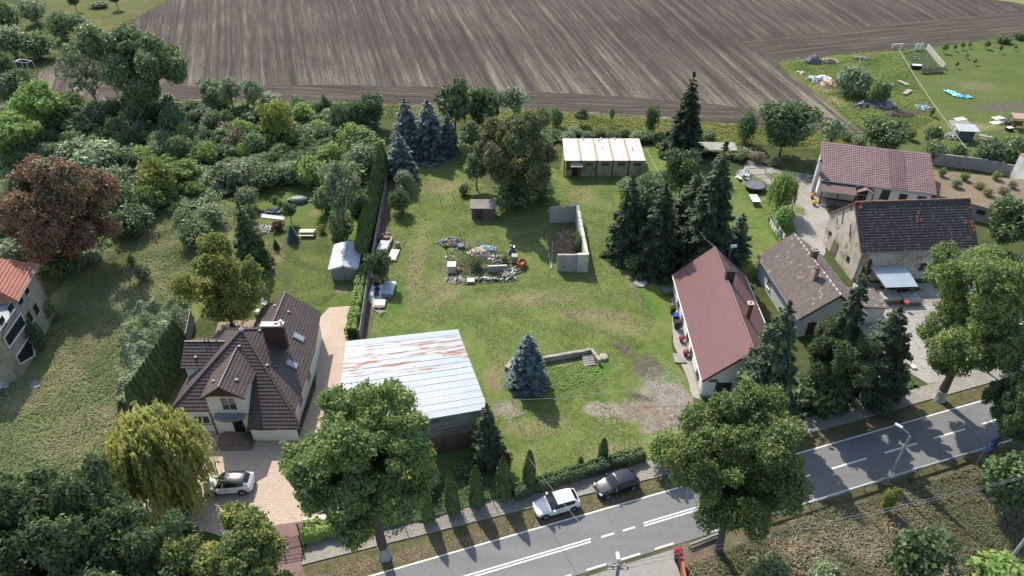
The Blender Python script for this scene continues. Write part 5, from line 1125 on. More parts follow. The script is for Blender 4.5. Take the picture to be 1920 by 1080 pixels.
plant('ww2', 1459, 398, 324, 29, 'bright green drooping willow beside the concrete yard', 'tree'); plant('b_fr', 1466, 424, 384, 22, 'light bush in front of the drooping willow')
plant('b_grey', 1596, 178, 126, 29, 'grey willow bush beside the straw heap in the weedy lot'); plant('b_dk', 1648, 196, 152, 18, 'dark bush on the rubble heap in the weedy lot'); plant('b_mid', 1632, 196, 170, 12, 'lower bush left of the dark rubble-heap bush')
for i, (bx, by, ty, hw, k, lb) in enumerate(((1745, 300, 262, 20, 'b_sil', 'pale bush behind the block boundary wall, left end'), (1790, 305, 268, 18, 'b_mid', 'second bush behind the boundary wall'), (1845, 312, 262, 30, 'b_dk', 'large dark bush behind the boundary wall'),
        (1893, 312, 255, 34, 'b_mid', 'large mid green bush at the right end behind the boundary wall'), (1745, 272, 235, 18, 'b_mid', 'bush left of the paddock shelter'), (1772, 292, 276, 14, 'b_dry', 'brownish weed clump behind the boundary wall'),
        (1880, 80, 66, 16, 'b_dk', 'left of two dark bushes on the far field edge'), (1912, 74, 60, 14, 'b_dk', 'right of two dark bushes on the far field edge'), (1704, 262, 240, 10, 'b_yl', 'yellowish weed bush in the weedy lot corner'), (1745, 218, 200, 5, 'b_yl', 'yellow bush beside the cable over the paddock'))):
    plant(k, bx, by, ty, hw, lb)
for i, (bx, by, ty, hw, lb) in enumerate(((1768, 100, 82, 6, 'round sapling beside the pallet fence'), (1848, 92, 76, 6, 'dark sapling with long shadow in the paddock'), (1788, 96, 83, 3.5, 'second sapling from the pallet fence'), (1802, 93, 80, 4, 'third sapling from the pallet fence'),
        (1816, 91, 79, 3.5, 'fourth sapling from the pallet fence'), (1811, 110, 101, 3, 'lone sapling below the back row'), (1792, 128, 115, 3.5, 'sapling nearest the blue tarp'), (1826, 122, 110, 3.5, 'sapling right of the one nearest the blue tarp'), (1873, 100, 84, 3, 'thin sapling right of the dark sapling'), (1902, 95, 84, 3, 'sapling at the right edge of the paddock'))):
    plant('sm', bx, by, ty, hw, lb, 'sapling', 'saplings planted in the paddock')
# weeds on the overgrown outbuilding
for i, (px, py, hw, k, lb) in enumerate(((1765, 330, 8, 'b_fr', 'green bush at the left end of the overgrown outbuilding'), (1808, 338, 9, 'b_yl', 'yellow-green bush in the middle of the overgrown outbuilding'), (1866, 336, 9, 'b_yl', 'yellow-green bush at the right of the overgrown outbuilding'), (1790, 350, 10, 'b_sil', 'grey weed clump on the overgrown outbuilding'),
        (1835, 352, 12, 'b_dry', 'dry brown weeds on the overgrown outbuilding, middle'), (1880, 362, 12, 'b_dry', 'dry brown weeds on the overgrown outbuilding, right'), (1850, 366, 11, 'b_dry', 'dry weeds near the front edge of the overgrown outbuilding'), (1896, 352, 9, 'b_dry', 'dry weeds beside the cream wall stub'))):
    p = G(px, py, 2.4); src = PROTO[k]; o = copy_thing(src, (p.x, p.y, 2.4), i, (hw*0.085/1.6,)*2+(0.55,), label=lb)
# garden on the left
plant('b_dk', 466, 418, 382, 22, 'dark spreading juniper beside the light rubble heap in the garden'); plant('b_red', 522, 432, 414, 13, 'reddish brown shrub beside the light rubble heap')
plant('bl', 543, 452, 422, 12, 'small blue-green spruce left of the picnic bench', 'tree'); plant('gr', 514, 466, 446, 7, 'tiny green spruce on the garden lawn', 'tree')
plant('sm', 547, 418, 378, 13, 'small fruit tree behind the picnic bench', 'tree'); plant('sm', 612, 404, 358, 22, 'fruit tree in the garden left of the big shrub border', 'tree'); plant('b_yl', 605, 436, 420, 8, 'yellow flowering bush right of the picnic bench')
plant('b_fr', 516, 378, 366, 7, 'small bright shrub behind the slate heap'); plant('b_fr', 526, 384, 374, 6, 'lower bright shrub beside the slate heap')
plant('ss', 652, 460, 305, 38, 'tall pale leafy tree beside the silver garden shed', 'tree'); plant('b_mid', 640, 452, 395, 26, 'leafy shrub in front of the pale leafy tree'); plant('b_dk', 632, 455, 438, 12, 'dark low shrub at the back corner of the silver shed')
plant('dk', 668, 430, 350, 24, 'dark shrub between the pale leafy tree and the tall hedge', 'tree'); plant('b_dry', 683, 470, 458, 6, 'small brown bush behind the silver shed')
plant('dk', 712, 528, 470, 23, 'small round tree standing between the stacked sheet piles', 'tree')
plant('b_fr', 1240, 868, 800, 32, 'bright green bush at the end of the street hedge', 'shrub'); plant('b_red', 948, 878, 848, 13, 'dark red shrub right of the fir')
plant('b_dk', 880, 890, 858, 24, 'dark shrub below the fir by the fence'); plant('b_dk', 800, 920, 880, 30, 'dark shrub in the shade in front of the rusty-roofed shed'); plant('b_dk', 740, 950, 905, 34, 'dark shrub beside the whitewashed maple, behind the fence')
plant('b_dk', 468, 825, 806, 9, 'clipped dark bush beside the front steps')
plant('b_dk', 235, 940, 880, 28, 'dark bush at the left foot of the willow'); plant('b_dk', 350, 960, 905, 30, 'dark bush at the right foot of the willow')
# roadside bank
plant('b_yl', 1656, 955, 914, 14, 'yellow-green bush under the street lamp'); plant('b_dk', 1700, 1085, 985, 60, 'large dark green bush at the bottom edge, right'); plant('b_fr', 1880, 1100, 1030, 60, 'light green bush in the bottom right corner')
plant('dk', 1905, 960, 850, 55, 'dark tree under the blue sign at the right edge', 'tree'); plant('b_fr', 1845, 920, 875, 18, 'fresh green shrub below the blue sign'); plant('b_dk', 1870, 905, 862, 24, 'dark shrub right of the blue sign posts')
plant('b_mid', 1440, 1085, 1035, 40, 'leafy bush below the near-side maple'); plant('b_sil', 1545, 1090, 1050, 30, 'greyish weeds at the bottom edge')
# thujas, hedges
for bx, by, ty, hw, lb in ((803, 975, 908, 13, 'leftmost thuja behind the mesh fence'), (849, 960, 886, 14, 'second thuja from the left behind the mesh fence'), (894, 945, 876, 15, 'third thuja from the left behind the mesh fence'), (944, 932, 857, 15, 'fourth thuja from the left, beside the red shrub'),
                          (992, 915, 845, 13, 'thuja standing at the left end of the street hedge'), (1129, 862, 822, 10, 'small thuja growing out of the street hedge'), (1088, 872, 856, 6, 'tiny thuja behind the street hedge')):
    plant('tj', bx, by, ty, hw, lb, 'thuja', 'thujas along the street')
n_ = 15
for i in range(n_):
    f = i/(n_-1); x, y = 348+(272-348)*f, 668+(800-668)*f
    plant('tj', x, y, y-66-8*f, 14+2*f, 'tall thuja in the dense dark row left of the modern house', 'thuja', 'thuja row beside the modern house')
n_ = 17
for i in range(n_):
    f = i/(n_-1); x, y = 722+(681-722)*f, 330+(492-330)*f
    plant('tj', x, y, y-62+6*math.sin(i*2.1), 9.5+3*f, 'tall narrow thuja in the row along the concrete garden wall', 'thuja', 'thuja row along the garden wall')
def hedge(name, label, pts, h, wd, n, mat, size=0.16, seed=1):
    rg = np.random.default_rng(seed); P = [G(*p) for p in pts]; r = thing(name, label, 'hedge', tuple(P[0])); V = []; seg = [(a, b) for a, b in zip(P, P[1:])]; tot = sum((b-a).length for a, b in seg)
    m = MB()
    for a, b in seg:
        k = int(n*(b-a).length/tot); f = rg.uniform(size=k); d = np.array(b-a); u = d/np.linalg.norm(d); q = np.array([-u[1], u[0], 0]); ang = rg.uniform(-0.35, math.pi+0.35, k)
        lump = 1+0.12*np.sin(f*(b-a).length*2.3)+0.08*np.sin(f*(b-a).length*5.1+1)
        co, si = np.cos(ang), np.sin(ang); ex = np.sign(co)*np.abs(co)**0.6*wd/2*lump; ez = h*(0.5+0.5*np.sign(si)*np.abs(si)**0.6*lump)
        X = np.array(a)+f[:, None]*d+q*ex[:, None]; X[:, 2] = np.maximum(ez*rg.uniform(0.85, 1.06, k), 0.05)
        low = rg.uniform(size=k) < 0.35; X[low, 2] = rg.uniform(0.05, h*0.8, low.sum()); X -= np.array(P[0]); N = q*co[:, None]+np.array([0, 0, 1.0])*np.maximum(si, 0.15)[:, None]
        V.append(leafquads(X, N+rg.normal(size=(k, 3))*0.45, size, rg, 1.6))
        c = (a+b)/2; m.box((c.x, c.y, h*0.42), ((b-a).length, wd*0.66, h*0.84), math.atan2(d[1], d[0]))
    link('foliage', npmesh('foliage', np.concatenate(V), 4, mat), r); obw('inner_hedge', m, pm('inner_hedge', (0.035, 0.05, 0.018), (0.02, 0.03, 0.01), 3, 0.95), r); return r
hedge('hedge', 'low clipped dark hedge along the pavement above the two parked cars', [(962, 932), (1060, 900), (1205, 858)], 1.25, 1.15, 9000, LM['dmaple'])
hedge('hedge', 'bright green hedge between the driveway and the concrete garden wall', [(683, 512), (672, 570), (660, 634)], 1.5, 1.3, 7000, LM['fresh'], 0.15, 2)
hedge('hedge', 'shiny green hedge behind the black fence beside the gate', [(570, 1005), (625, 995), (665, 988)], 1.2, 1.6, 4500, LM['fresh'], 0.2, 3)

# thicket between the left meadow and the field
TH = [(30, 110, 48, 34, 'b_sil', 'blue-grey poplar bush at the top left, left of the white frame'), (75, 110, 62, 32, 'b_dk', 'dark bush behind the white metal frame'), (120, 75, 22, 26, 'b_mid', 'round green bush near the top left corner'), (150, 70, 25, 20, 'b_sil', 'grey-green bush beside the orchard grass, top left'),
 (20, 60, 0, 30, 'b_mid', 'green bush in the top left corner'), (70, 45, 0, 24, 'b_sil', 'pale bush at the top edge, left'), (145, 22, -12, 10, 'sm', 'left orchard tree at the top edge'), (222, 18, -18, 10, 'sm', 'right orchard tree at the top edge'), (188, 14, 2, 18, 'b_dk', 'low dark shrub between the orchard trees at the top edge'),
 (45, 175, 128, 34, 'b_mid', 'rounded bush below the white metal frame'), (15, 160, 90, 28, 'b_dk', 'dark bush at the left edge below the poplar bush'), (75, 260, 155, 42, 'fr', 'bright leafy tree at the far left, above the chestnut'), (28, 295, 212, 44, 'fr', 'bright leafy tree at the left edge, above the chestnut'),
 (130, 250, 190, 34, 'b_dk', 'dark bush right of the bright leafy tree'), (110, 235, 170, 28, 'b_mid', 'mid green bush above the dark one'),
 (405, 212, 148, 28, 'ss', 'left of three pale orchard trees at the field edge'), (440, 215, 146, 26, 'ss', 'middle of three pale orchard trees at the field edge'), (482, 218, 150, 22, 'ss', 'right of three pale orchard trees at the field edge'), (396, 208, 172, 14, 'b_sil', 'small bush below the left pale orchard tree'),
 (523, 270, 186, 34, 'b_yl', 'yellow-green rounded bush standing out of the thicket'), (612, 215, 178, 8, 'b_dk', 'small dark bush on the field edge'),
 (700, 240, 175, 26, 'dk', 'dark tree left of the blue spruces'), (672, 245, 185, 24, 'b_dk', 'dark bush left of the dark tree by the blue spruces'), (640, 250, 195, 22, 'b_mid', 'mid green bush near the field, left of the dark ones'),
 (310, 375, 300, 36, 'b_yl', 'yellow-green bush in the middle of the thicket'), (318, 372, 292, 16, 'b_fr', 'bright upright bush behind the yellow-green thicket bush'),
 (432, 258, 228, 22, 'b_dry', 'brownish bush in the thicket below the pale orchard trees'), (452, 285, 240, 22, 'b_dry', 'second brownish bush lower in the thicket'), (200, 330, 262, 50, 'b_sil', 'wide pale green bush above the chestnut'), (150, 310, 262, 34, 'b_sil', 'pale bush left of the wide pale green bush'),
 (250, 440, 385, 40, 'b_dk', 'dark bush right of the chestnut trunk'), (235, 408, 340, 40, 'b_mid', 'green bush right of the chestnut crown'), (130, 520, 468, 32, 'b_dk', 'dark bush at the foot of the chestnut'), (15, 450, 400, 30, 'b_mid', 'bush at the left edge above the red roof'), (45, 490, 440, 34, 'b_sil', 'pale bush beside the red roof'),
 (95, 500, 462, 24, 'b_sil', 'pale weeds right of the red roof'), (15, 410, 375, 30, 'b_dk', 'dark bush at the left edge below the chestnut'), (88, 600, 560, 20, 'b_mid', 'green bush against the corner of the derelict house'), (80, 655, 600, 18, 'b_dk', 'dark bush beside the arch of the derelict house'),
 (270, 525, 495, 16, 'b_mid', 'small green bush alone in the meadow'), (250, 500, 478, 8, 'b_dk', 'tiny dark bush in the meadow'), (258, 630, 600, 14, 'b_fr', 'bright small bush at the top of the ivy mass'), (345, 415, 388, 20, 'b_mid', 'bush at the top of the meadow path'), (335, 400, 378, 14, 'b_fr', 'light shrub at the top of the meadow path'),
 (368, 460, 408, 34, 'b_mid', 'leafy bush left of the dense green spruce'), (400, 420, 380, 26, 'b_sil', 'pale bush above the dense green spruce'), (468, 390, 350, 22, 'b_sil', 'ivy-covered bush at the end of the garden wall'), (620, 400, 345, 30, 'b_mid', 'bush in the border behind the garden'), (585, 350, 290, 34, 'b_fr', 'large light green bush behind the dark car-shaped tarp'),
 (650, 345, 300, 36, 'b_mid', 'green bush left of the tall thuja row'), (560, 340, 300, 28, 'b_sil', 'silvery bush behind the garden'), (500, 350, 305, 32, 'b_mid', 'green bush behind the slate heap'), (455, 350, 300, 34, 'b_sil', 'pale bush at the back of the garden wall'), (690, 290, 248, 30, 'b_fr', 'bright bush beside the front blue spruce')]
for bx, by, ty, hw, k, lb in TH:
    plant(k, bx, by, ty, hw, lb, 'shrub' if k[0] == 'b' else 'tree')
R_ = random.Random(77)
fill = []
for yy in range(214, 430, 17):
    for xx in range(-20, 735, 34):
        x, y = xx+R_.uniform(-14, 14), yy+R_.uniform(-8, 8)
        right = np.interp(y, [210, 300, 330, 345, 360, 430], [720, 715, 690, 590, 430, 250]); left = np.interp(y, [210, 300, 400, 430], [-20, -20, 130, 190])
        if not (left < x < right): continue
        if y > 372 and x > 300: continue
        k = R_.choice(['b_mid', 'b_mid', 'b_dk', 'b_dk', 'b_sil', 'b_sil', 'b_fr', 'b_mid', 'dk', 'ss', 'fr', 'b_fr', 'sm']); hw = R_.uniform(17, 30)*(0.8+0.3*(y-210)/200)
        plant(k, x, y, y-hw*R_.uniform(0.9, 2.0), hw, 'green shrub, one of the many crowding the thicket between chestnut and field', 'shrub', 'shrubs crowding the thicket')
for xx in range(1015, 1330, 22):
    x, y = xx+R_.uniform(-6, 6), R_.uniform(252, 268)+(6 if xx > 1200 else 0); hw = R_.uniform(11, 17)
    plant(R_.choice(['b_mid', 'b_dk', 'b_sil', 'b_mid']), x, y, y-hw*1.35, hw, 'low shrub in the band behind the cream panel building', 'shrub', 'shrubs behind the panel building')
for x, y, hw, k in ((1385, 300, 15, 'b_mid'), (1420, 305, 16, 'b_dry'), (1345, 350, 18, 'b_dk'), (1245, 345, 20, 'b_mid'), (1175, 365, 24, 'b_mid'), (1210, 355, 20, 'b_sil'), (1300, 355, 20, 'b_dk'), (1585, 262, 12, 'b_mid'), (1610, 272, 14, 'b_sil'), (1450, 310, 12, 'b_dry')):
    plant(k, x, y, y-hw*1.4, hw, 'shrub among the ones ringing the grove and the concrete yard', 'shrub', 'shrubs round the grove and yard')
# stuff: tall grass, ivy, scrub ------------------------------------------------
def inpoly(X, Y, pl):
    c = np.zeros(len(X), bool); n = len(pl)
    for i in range(n):
        x1, y1 = pl[i]; x2, y2 = pl[(i+1) % n]
        with np.errstate(divide='ignore', invalid='ignore'): c ^= ((y1 > Y) != (y2 > Y)) & (X < (x2-x1)*(Y-y1)/(y2-y1+1e-12)+x1)
    return c
def scatter(pts, n, rg, clump=None, cs=0.5, px=True):
    pl = [(G(*p).x, G(*p).y) for p in pts] if px else pts; xs, ys = [p[0] for p in pl], [p[1] for p in pl]; out = []; tot = 0
    while tot < n:
        X = rg.uniform(min(xs), max(xs), 4*n); Y = rg.uniform(min(ys), max(ys), 4*n); ok = inpoly(X, Y, pl)
        if clump: f = np.sin(X*clump+2*np.sin(Y*clump*0.7))*np.sin(Y*clump*1.1+1.5*np.sin(X*clump*0.6)); ok &= rg.uniform(size=4*n) < 0.35+0.65*(f > -0.1)
        out.append(np.stack([X[ok], Y[ok]], 1)); tot += ok.sum()
    return np.concatenate(out)[:n]
def blades(name, label, pts, n, L, wd, mat, seed, flow=0.7, clump=0.6, cat=None, px=True, lie=0.8):
    rg = np.random.default_rng(seed); XY = scatter(pts, n, rg, clump, px=px); x, y = XY.T
    a = flow*6*np.sin(x*0.13+1.3*np.sin(y*0.11))+1.5*np.sin(y*0.21+x*0.07)+rg.normal(size=n)*0.7; l = L*rg.uniform(0.5, 1.3, n); lean = lie*rg.uniform(0.4, 1.2, n)
    d = np.stack([np.cos(a), np.sin(a), 0*a], 1); q = np.stack([-np.sin(a), np.cos(a), 0*a], 1)*wd*rg.uniform(0.6, 1.4, n)[:, None]
    B_ = np.stack([x, y, 0*x], 1); M_ = B_+d*(l*lean*0.35)[:, None]; M_[:, 2] += l*0.55; T_ = B_+d*(l*lean)[:, None]; T_[:, 2] += l*np.clip(0.95-lean*0.75, 0.12, 1)
    V = np.stack([B_-q*0.5, M_-q*0.5, M_+q*0.5, B_+q*0.5, M_-q*0.5, T_-q*0.1, T_+q*0.1, M_+q*0.5], 1).reshape(-1, 3)
    o = link(name, npmesh(name, V, 4, mat)); o['kind'] = 'stuff'; o['label'] = label; o['category'] = cat or 'grass'; return o
M_tg = leaf_mat('tall_grass_blades', (0.145, 0.205, 0.058), (0.22, 0.275, 0.09), (0.36, 0.33, 0.165), 0.13, 0.3, 0.69); M_tg2 = leaf_mat('dry_grass_blades', (0.1, 0.115, 0.045), (0.17, 0.17, 0.085), (0.32, 0.27, 0.17), 0.16, 0.25, 0.7)
blades('tall_grass', 'tangled tall grass of the meadow left of the modern house', [(-60, 980), (-60, 740), (95, 700), (120, 560), (240, 400), (335, 345), (455, 395), (340, 560), (225, 640), (225, 760), (215, 870), (160, 900)], 64000, 0.42, 0.06, M_tg, 3, flow=1.2, lie=1.4)
blades('tall_grass', 'dry tangled grass on the bank below the guardrail', [(1290, 1055), (1500, 975), (1700, 915), (1830, 880), (1990, 1000), (1960, 1130), (1290, 1130)], 26000, 0.55, 0.055, M_tg2, 4, clump=0.5)
blades('verge_grass', 'short patchy grass between pavement and road', [(-30, yfar(-30)+0.05), (60, yfar(60)+0.05), (60, yfar(60)+1.7), (-14, yfar(-14)+2.5), (-30, yfar(-30)+2.6)], 9000, 0.16, 0.035, M_tg2, 5, px=False, clump=1.3)
blades('weeds', 'green weeds growing in the weedy lot beside the field', [(1470, 120), (1600, 104), (1690, 97), (1750, 225), (1660, 275), (1600, 235), (1550, 185)], 14000, 0.5, 0.1, LM['fresh'], 6, clump=0.5, cat='weeds')
blades('field_edge_grass', 'long grass strip along the edge of the field', [(200, 193), (640, 195), (987, 209), (1280, 227), (1600, 252), (1600, 280), (1300, 268), (1000, 240), (640, 215), (200, 212)], 22000, 0.5, 0.12, LM['yellow'], 7, clump=0.3)
blades('weeds', 'tall weeds growing inside the low ruined stone wall', [(1020, 695), (1110, 672), (1130, 700), (1110, 722), (1040, 735), (1015, 722)], 2200, 0.22, 0.1, LM['fresh'], 8, clump=1.6, cat='weeds')
def carpet(name, label, pts, n, hfun, size, mat, seed, cat, px=True):
    rg = np.random.default_rng(seed); XY = scatter(pts, n, rg, None, px=px); x, y = XY.T; z = hfun(x, y)*(0.75+0.25*rg.uniform(size=n)); e = 0.1
    nx = -(hfun(x+e, y)-hfun(x-e, y))/(2*e); ny = -(hfun(x, y+e)-hfun(x, y-e))/(2*e); N = np.stack([nx, ny, np.ones(n)], 1)
    o = link(name, npmesh(name, leafquads(np.stack([x, y, z], 1), N+rg.normal(size=(n, 3))*0.5, size, rg, 1.5), 4, mat)); o['kind'] = 'stuff'; o['label'] = label; o['category'] = cat; return o
ivp = [(228, 680), (238, 600), (300, 575), (362, 585), (356, 640), (330, 690), (300, 745), (262, 780), (222, 765)]
carpet('ivy', 'thick ivy and brambles heaped beside the thuja row and the wall', ivp, 24000, lambda x, y: 1.3+0.7*np.sin(x*1.1+np.sin(y*0.9)*1.5)*np.sin(y*1.3+x*0.5)+0.3*np.sin(x*3.1+y*2.3), 0.22, LM['silver'], 9, 'ivy')
thp = [(-40, 430), (-40, 200), (200, 205), (367, 205), (700, 215), (722, 300), (700, 345), (590, 350), (470, 352), (350, 400), (250, 410), (180, 500), (60, 480), (-40, 470)]
carpet('undergrowth', 'dense green undergrowth filling the ground of the thicket', thp, 60000, lambda x, y: 0.55+0.3*np.sin(x*0.6+np.sin(y*0.4)*2)*np.sin(y*0.5)+0.2*np.sin(x*1.7+y), 0.36, LM['mid'], 10, 'undergrowth')
carpet('undergrowth', 'green undergrowth band behind the panel building and grove', [(1010, 285), (1010, 246), (1290, 262), (1420, 280), (1420, 300), (1240, 285), (1215, 262), (1062, 258)], 12000, lambda x, y: 0.5+0.25*np.sin(x*0.9)*np.sin(y*0.8), 0.34, LM['mid'], 12, 'undergrowth')
carpet('undergrowth', 'low green plants in the shade behind the street fence', [(700, 1000), (735, 940), (800, 900), (930, 880), (960, 925), (800, 975)], 9000, lambda x, y: 0.3+0.15*np.sin(x*1.9)*np.sin(y*1.8), 0.16, LM['dmaple'], 13, 'undergrowth')
carpet('undergrowth', 'dark shrubs and litter filling the ground below the conifers by the pavement', [(1440, 800), (1460, 735), (1560, 700), (1700, 690), (1720, 725), (1600, 765)], 7000, lambda x, y: 0.35+0.2*np.sin(x*1.4)*np.sin(y*1.5), 0.2, LM['dmaple'], 14, 'undergrowth')

M_lt = leaf_mat('lawn_blades', (0.12, 0.18, 0.045), (0.19, 0.24, 0.075), (0.3, 0.28, 0.14), 0.3, 0.3, 0.62)
blades('lawn_tufts', 'short mown grass tufts over the central lawn', [(700, 640), (735, 290), (860, 275), (1050, 340), (1150, 335), (1160, 470), (1230, 600), (1180, 690), (1120, 740), (1190, 800), (1220, 840), (1000, 900), (960, 760), (880, 600)], 60000, 0.13, 0.06, M_lt, 15, clump=0.7)
blades('lawn_tufts', 'short mown grass tufts over the garden lawn behind the modern house', [(440, 600), (450, 450), (500, 420), (610, 430), (640, 540), (610, 575), (560, 580)], 16000, 0.13, 0.06, M_lt, 16, clump=0.7)
def chips(name, label, pts, n, size, mat, seed, clump=1.0):
    rg = np.random.default_rng(seed); XY = scatter(pts, n, rg, clump); P = np.stack([XY[:, 0], XY[:, 1], np.full(n, 0.035)], 1); o = link(name, npmesh(name, leafquads(P, np.tile([0, 0, 1.0], (n, 1))+rg.normal(size=(n, 3))*0.35, size, rg, 1.2), 4, mat)); o['kind'] = 'stuff'; o['label'] = label; o['category'] = 'gravel'
M_chip = leaf_mat('stone_chips', (0.25, 0.22, 0.18), (0.46, 0.43, 0.37), None, .3, 0)
chips('gravel', 'pale stones strewn over the worn ground in front of the white house', [(1215, 690), (1255, 680), (1300, 745), (1285, 830), (1235, 845), (1200, 790), (1110, 790), (1120, 755), (1200, 745)], 1500, 0.1, M_chip, 17, 1.7)
chips('gravel', 'pale stones strewn at the right end of the rusty-roofed shed', [(920, 755), (985, 745), (990, 790), (950, 800), (925, 780)], 300, 0.11, M_chip, 18)
chips('gravel', 'broken white stones over the gravel yard', [(1640, 640), (1700, 600), (1790, 610), (1800, 690), (1700, 700)], 1800, 0.16, M_chip, 19)
chips('fallen_leaves', 'fallen leaves and grit on the verge beside the parked cars', [(580, 1080), (760, 1030), (1000, 975), (1230, 905), (1230, 918), (1000, 990), (760, 1055), (620, 1090)], 3000, 0.09, leaf_mat('leaf_litter', (0.16, 0.1, 0.06), (0.34, 0.25, 0.16), None, .3, .1), 20)
# ------------------------------------------------------------------ cars
def paint(name, c, rough=0.25, met=0.0):
    t = NT(name); t.fin(c, rough, None, met, 0.5); t.b.inputs['Coat Weight'].default_value = 0.6; t.b.inputs['Coat Roughness'].default_value = 0.06; return t.mat
M_cglass = pm('car_glass', (0.012, 0.016, 0.02), (0.02, 0.025, 0.03), 3, 0.12, 0, 0, 0.5); M_tyre = pm('tyre_rubber', (0.018, 0.018, 0.018), (0.03, 0.03, 0.03), 6, 0.85); M_rim = pm('alloy_rim', (0.4, 0.41, 0.42), (0.3, 0.3, 0.31), 6, 0.3, 0, 0.6)
M_hl = paint('headlight_glass', (0.6, 0.62, 0.65), 0.1); M_tl = paint('tail_light_glass', (0.35, 0.02, 0.02), 0.15); M_plate = pm('plate_white', (0.6, 0.6, 0.6), (0.55, 0.55, 0.55), 5, 0.5, 0); M_trim = pm('black_trim', (0.02, 0.02, 0.022), (0.015, 0.015, 0.016), 5, 0.5, 0)
HATCH = [(0, .60, .34, .5, .56, .46, .60, .62), (.12, .78, .24, .5, .66, .6, .70, .72), (.9, .88, .2, .5, .84, .7, .90, .94), (1.18, .89, .2, .5, .91, .72, .97, 1.0), (1.28, .89, .2, .5, .93, .71, 1.0, 1.05), (1.98, .9, .2, .5, .96, .70, 1.36, 1.43), (2.1, .9, .2, .5, .96, .71, 1.38, 1.45), (2.8, .9, .2, .5, .98, .72, 1.39, 1.47), (3.3, .89, .2, .5, 1.0, .7, 1.36, 1.43), (3.62, .88, .2, .5, 1.01, .68, 1.29, 1.36), (3.98, .86, .22, .5, .98, .70, 1.04, 1.08), (4.1, .84, .24, .5, .92, .66, .96, .98), (4.2, .72, .36, .5, .78, .55, .8, .82)]
SUV = [(0, .62, .38, .55, .7, .48, .74, .76), (.12, .82, .28, .55, .8, .64, .84, .86), (.95, .91, .24, .55, .97, .74, 1.03, 1.06), (1.15, .92, .24, .55, 1.02, .75, 1.08, 1.11), (1.25, .92, .24, .55, 1.04, .74, 1.1, 1.15), (1.9, .92, .24, .55, 1.07, .71, 1.48, 1.55), (2.05, .92, .24, .55, 1.07, .72, 1.5, 1.58), (2.9, .92, .24, .55, 1.1, .73, 1.5, 1.59), (3.6, .91, .24, .55, 1.15, .70, 1.43, 1.52), (3.72, .91, .24, .55, 1.16, .69, 1.4, 1.49), (4.1, .88, .28, .55, 1.1, .66, 1.2, 1.23), (4.25, .86, .3, .55, 1.0, .7, 1.05, 1.07), (4.38, .76, .42, .55, .85, .6, .88, .9)]
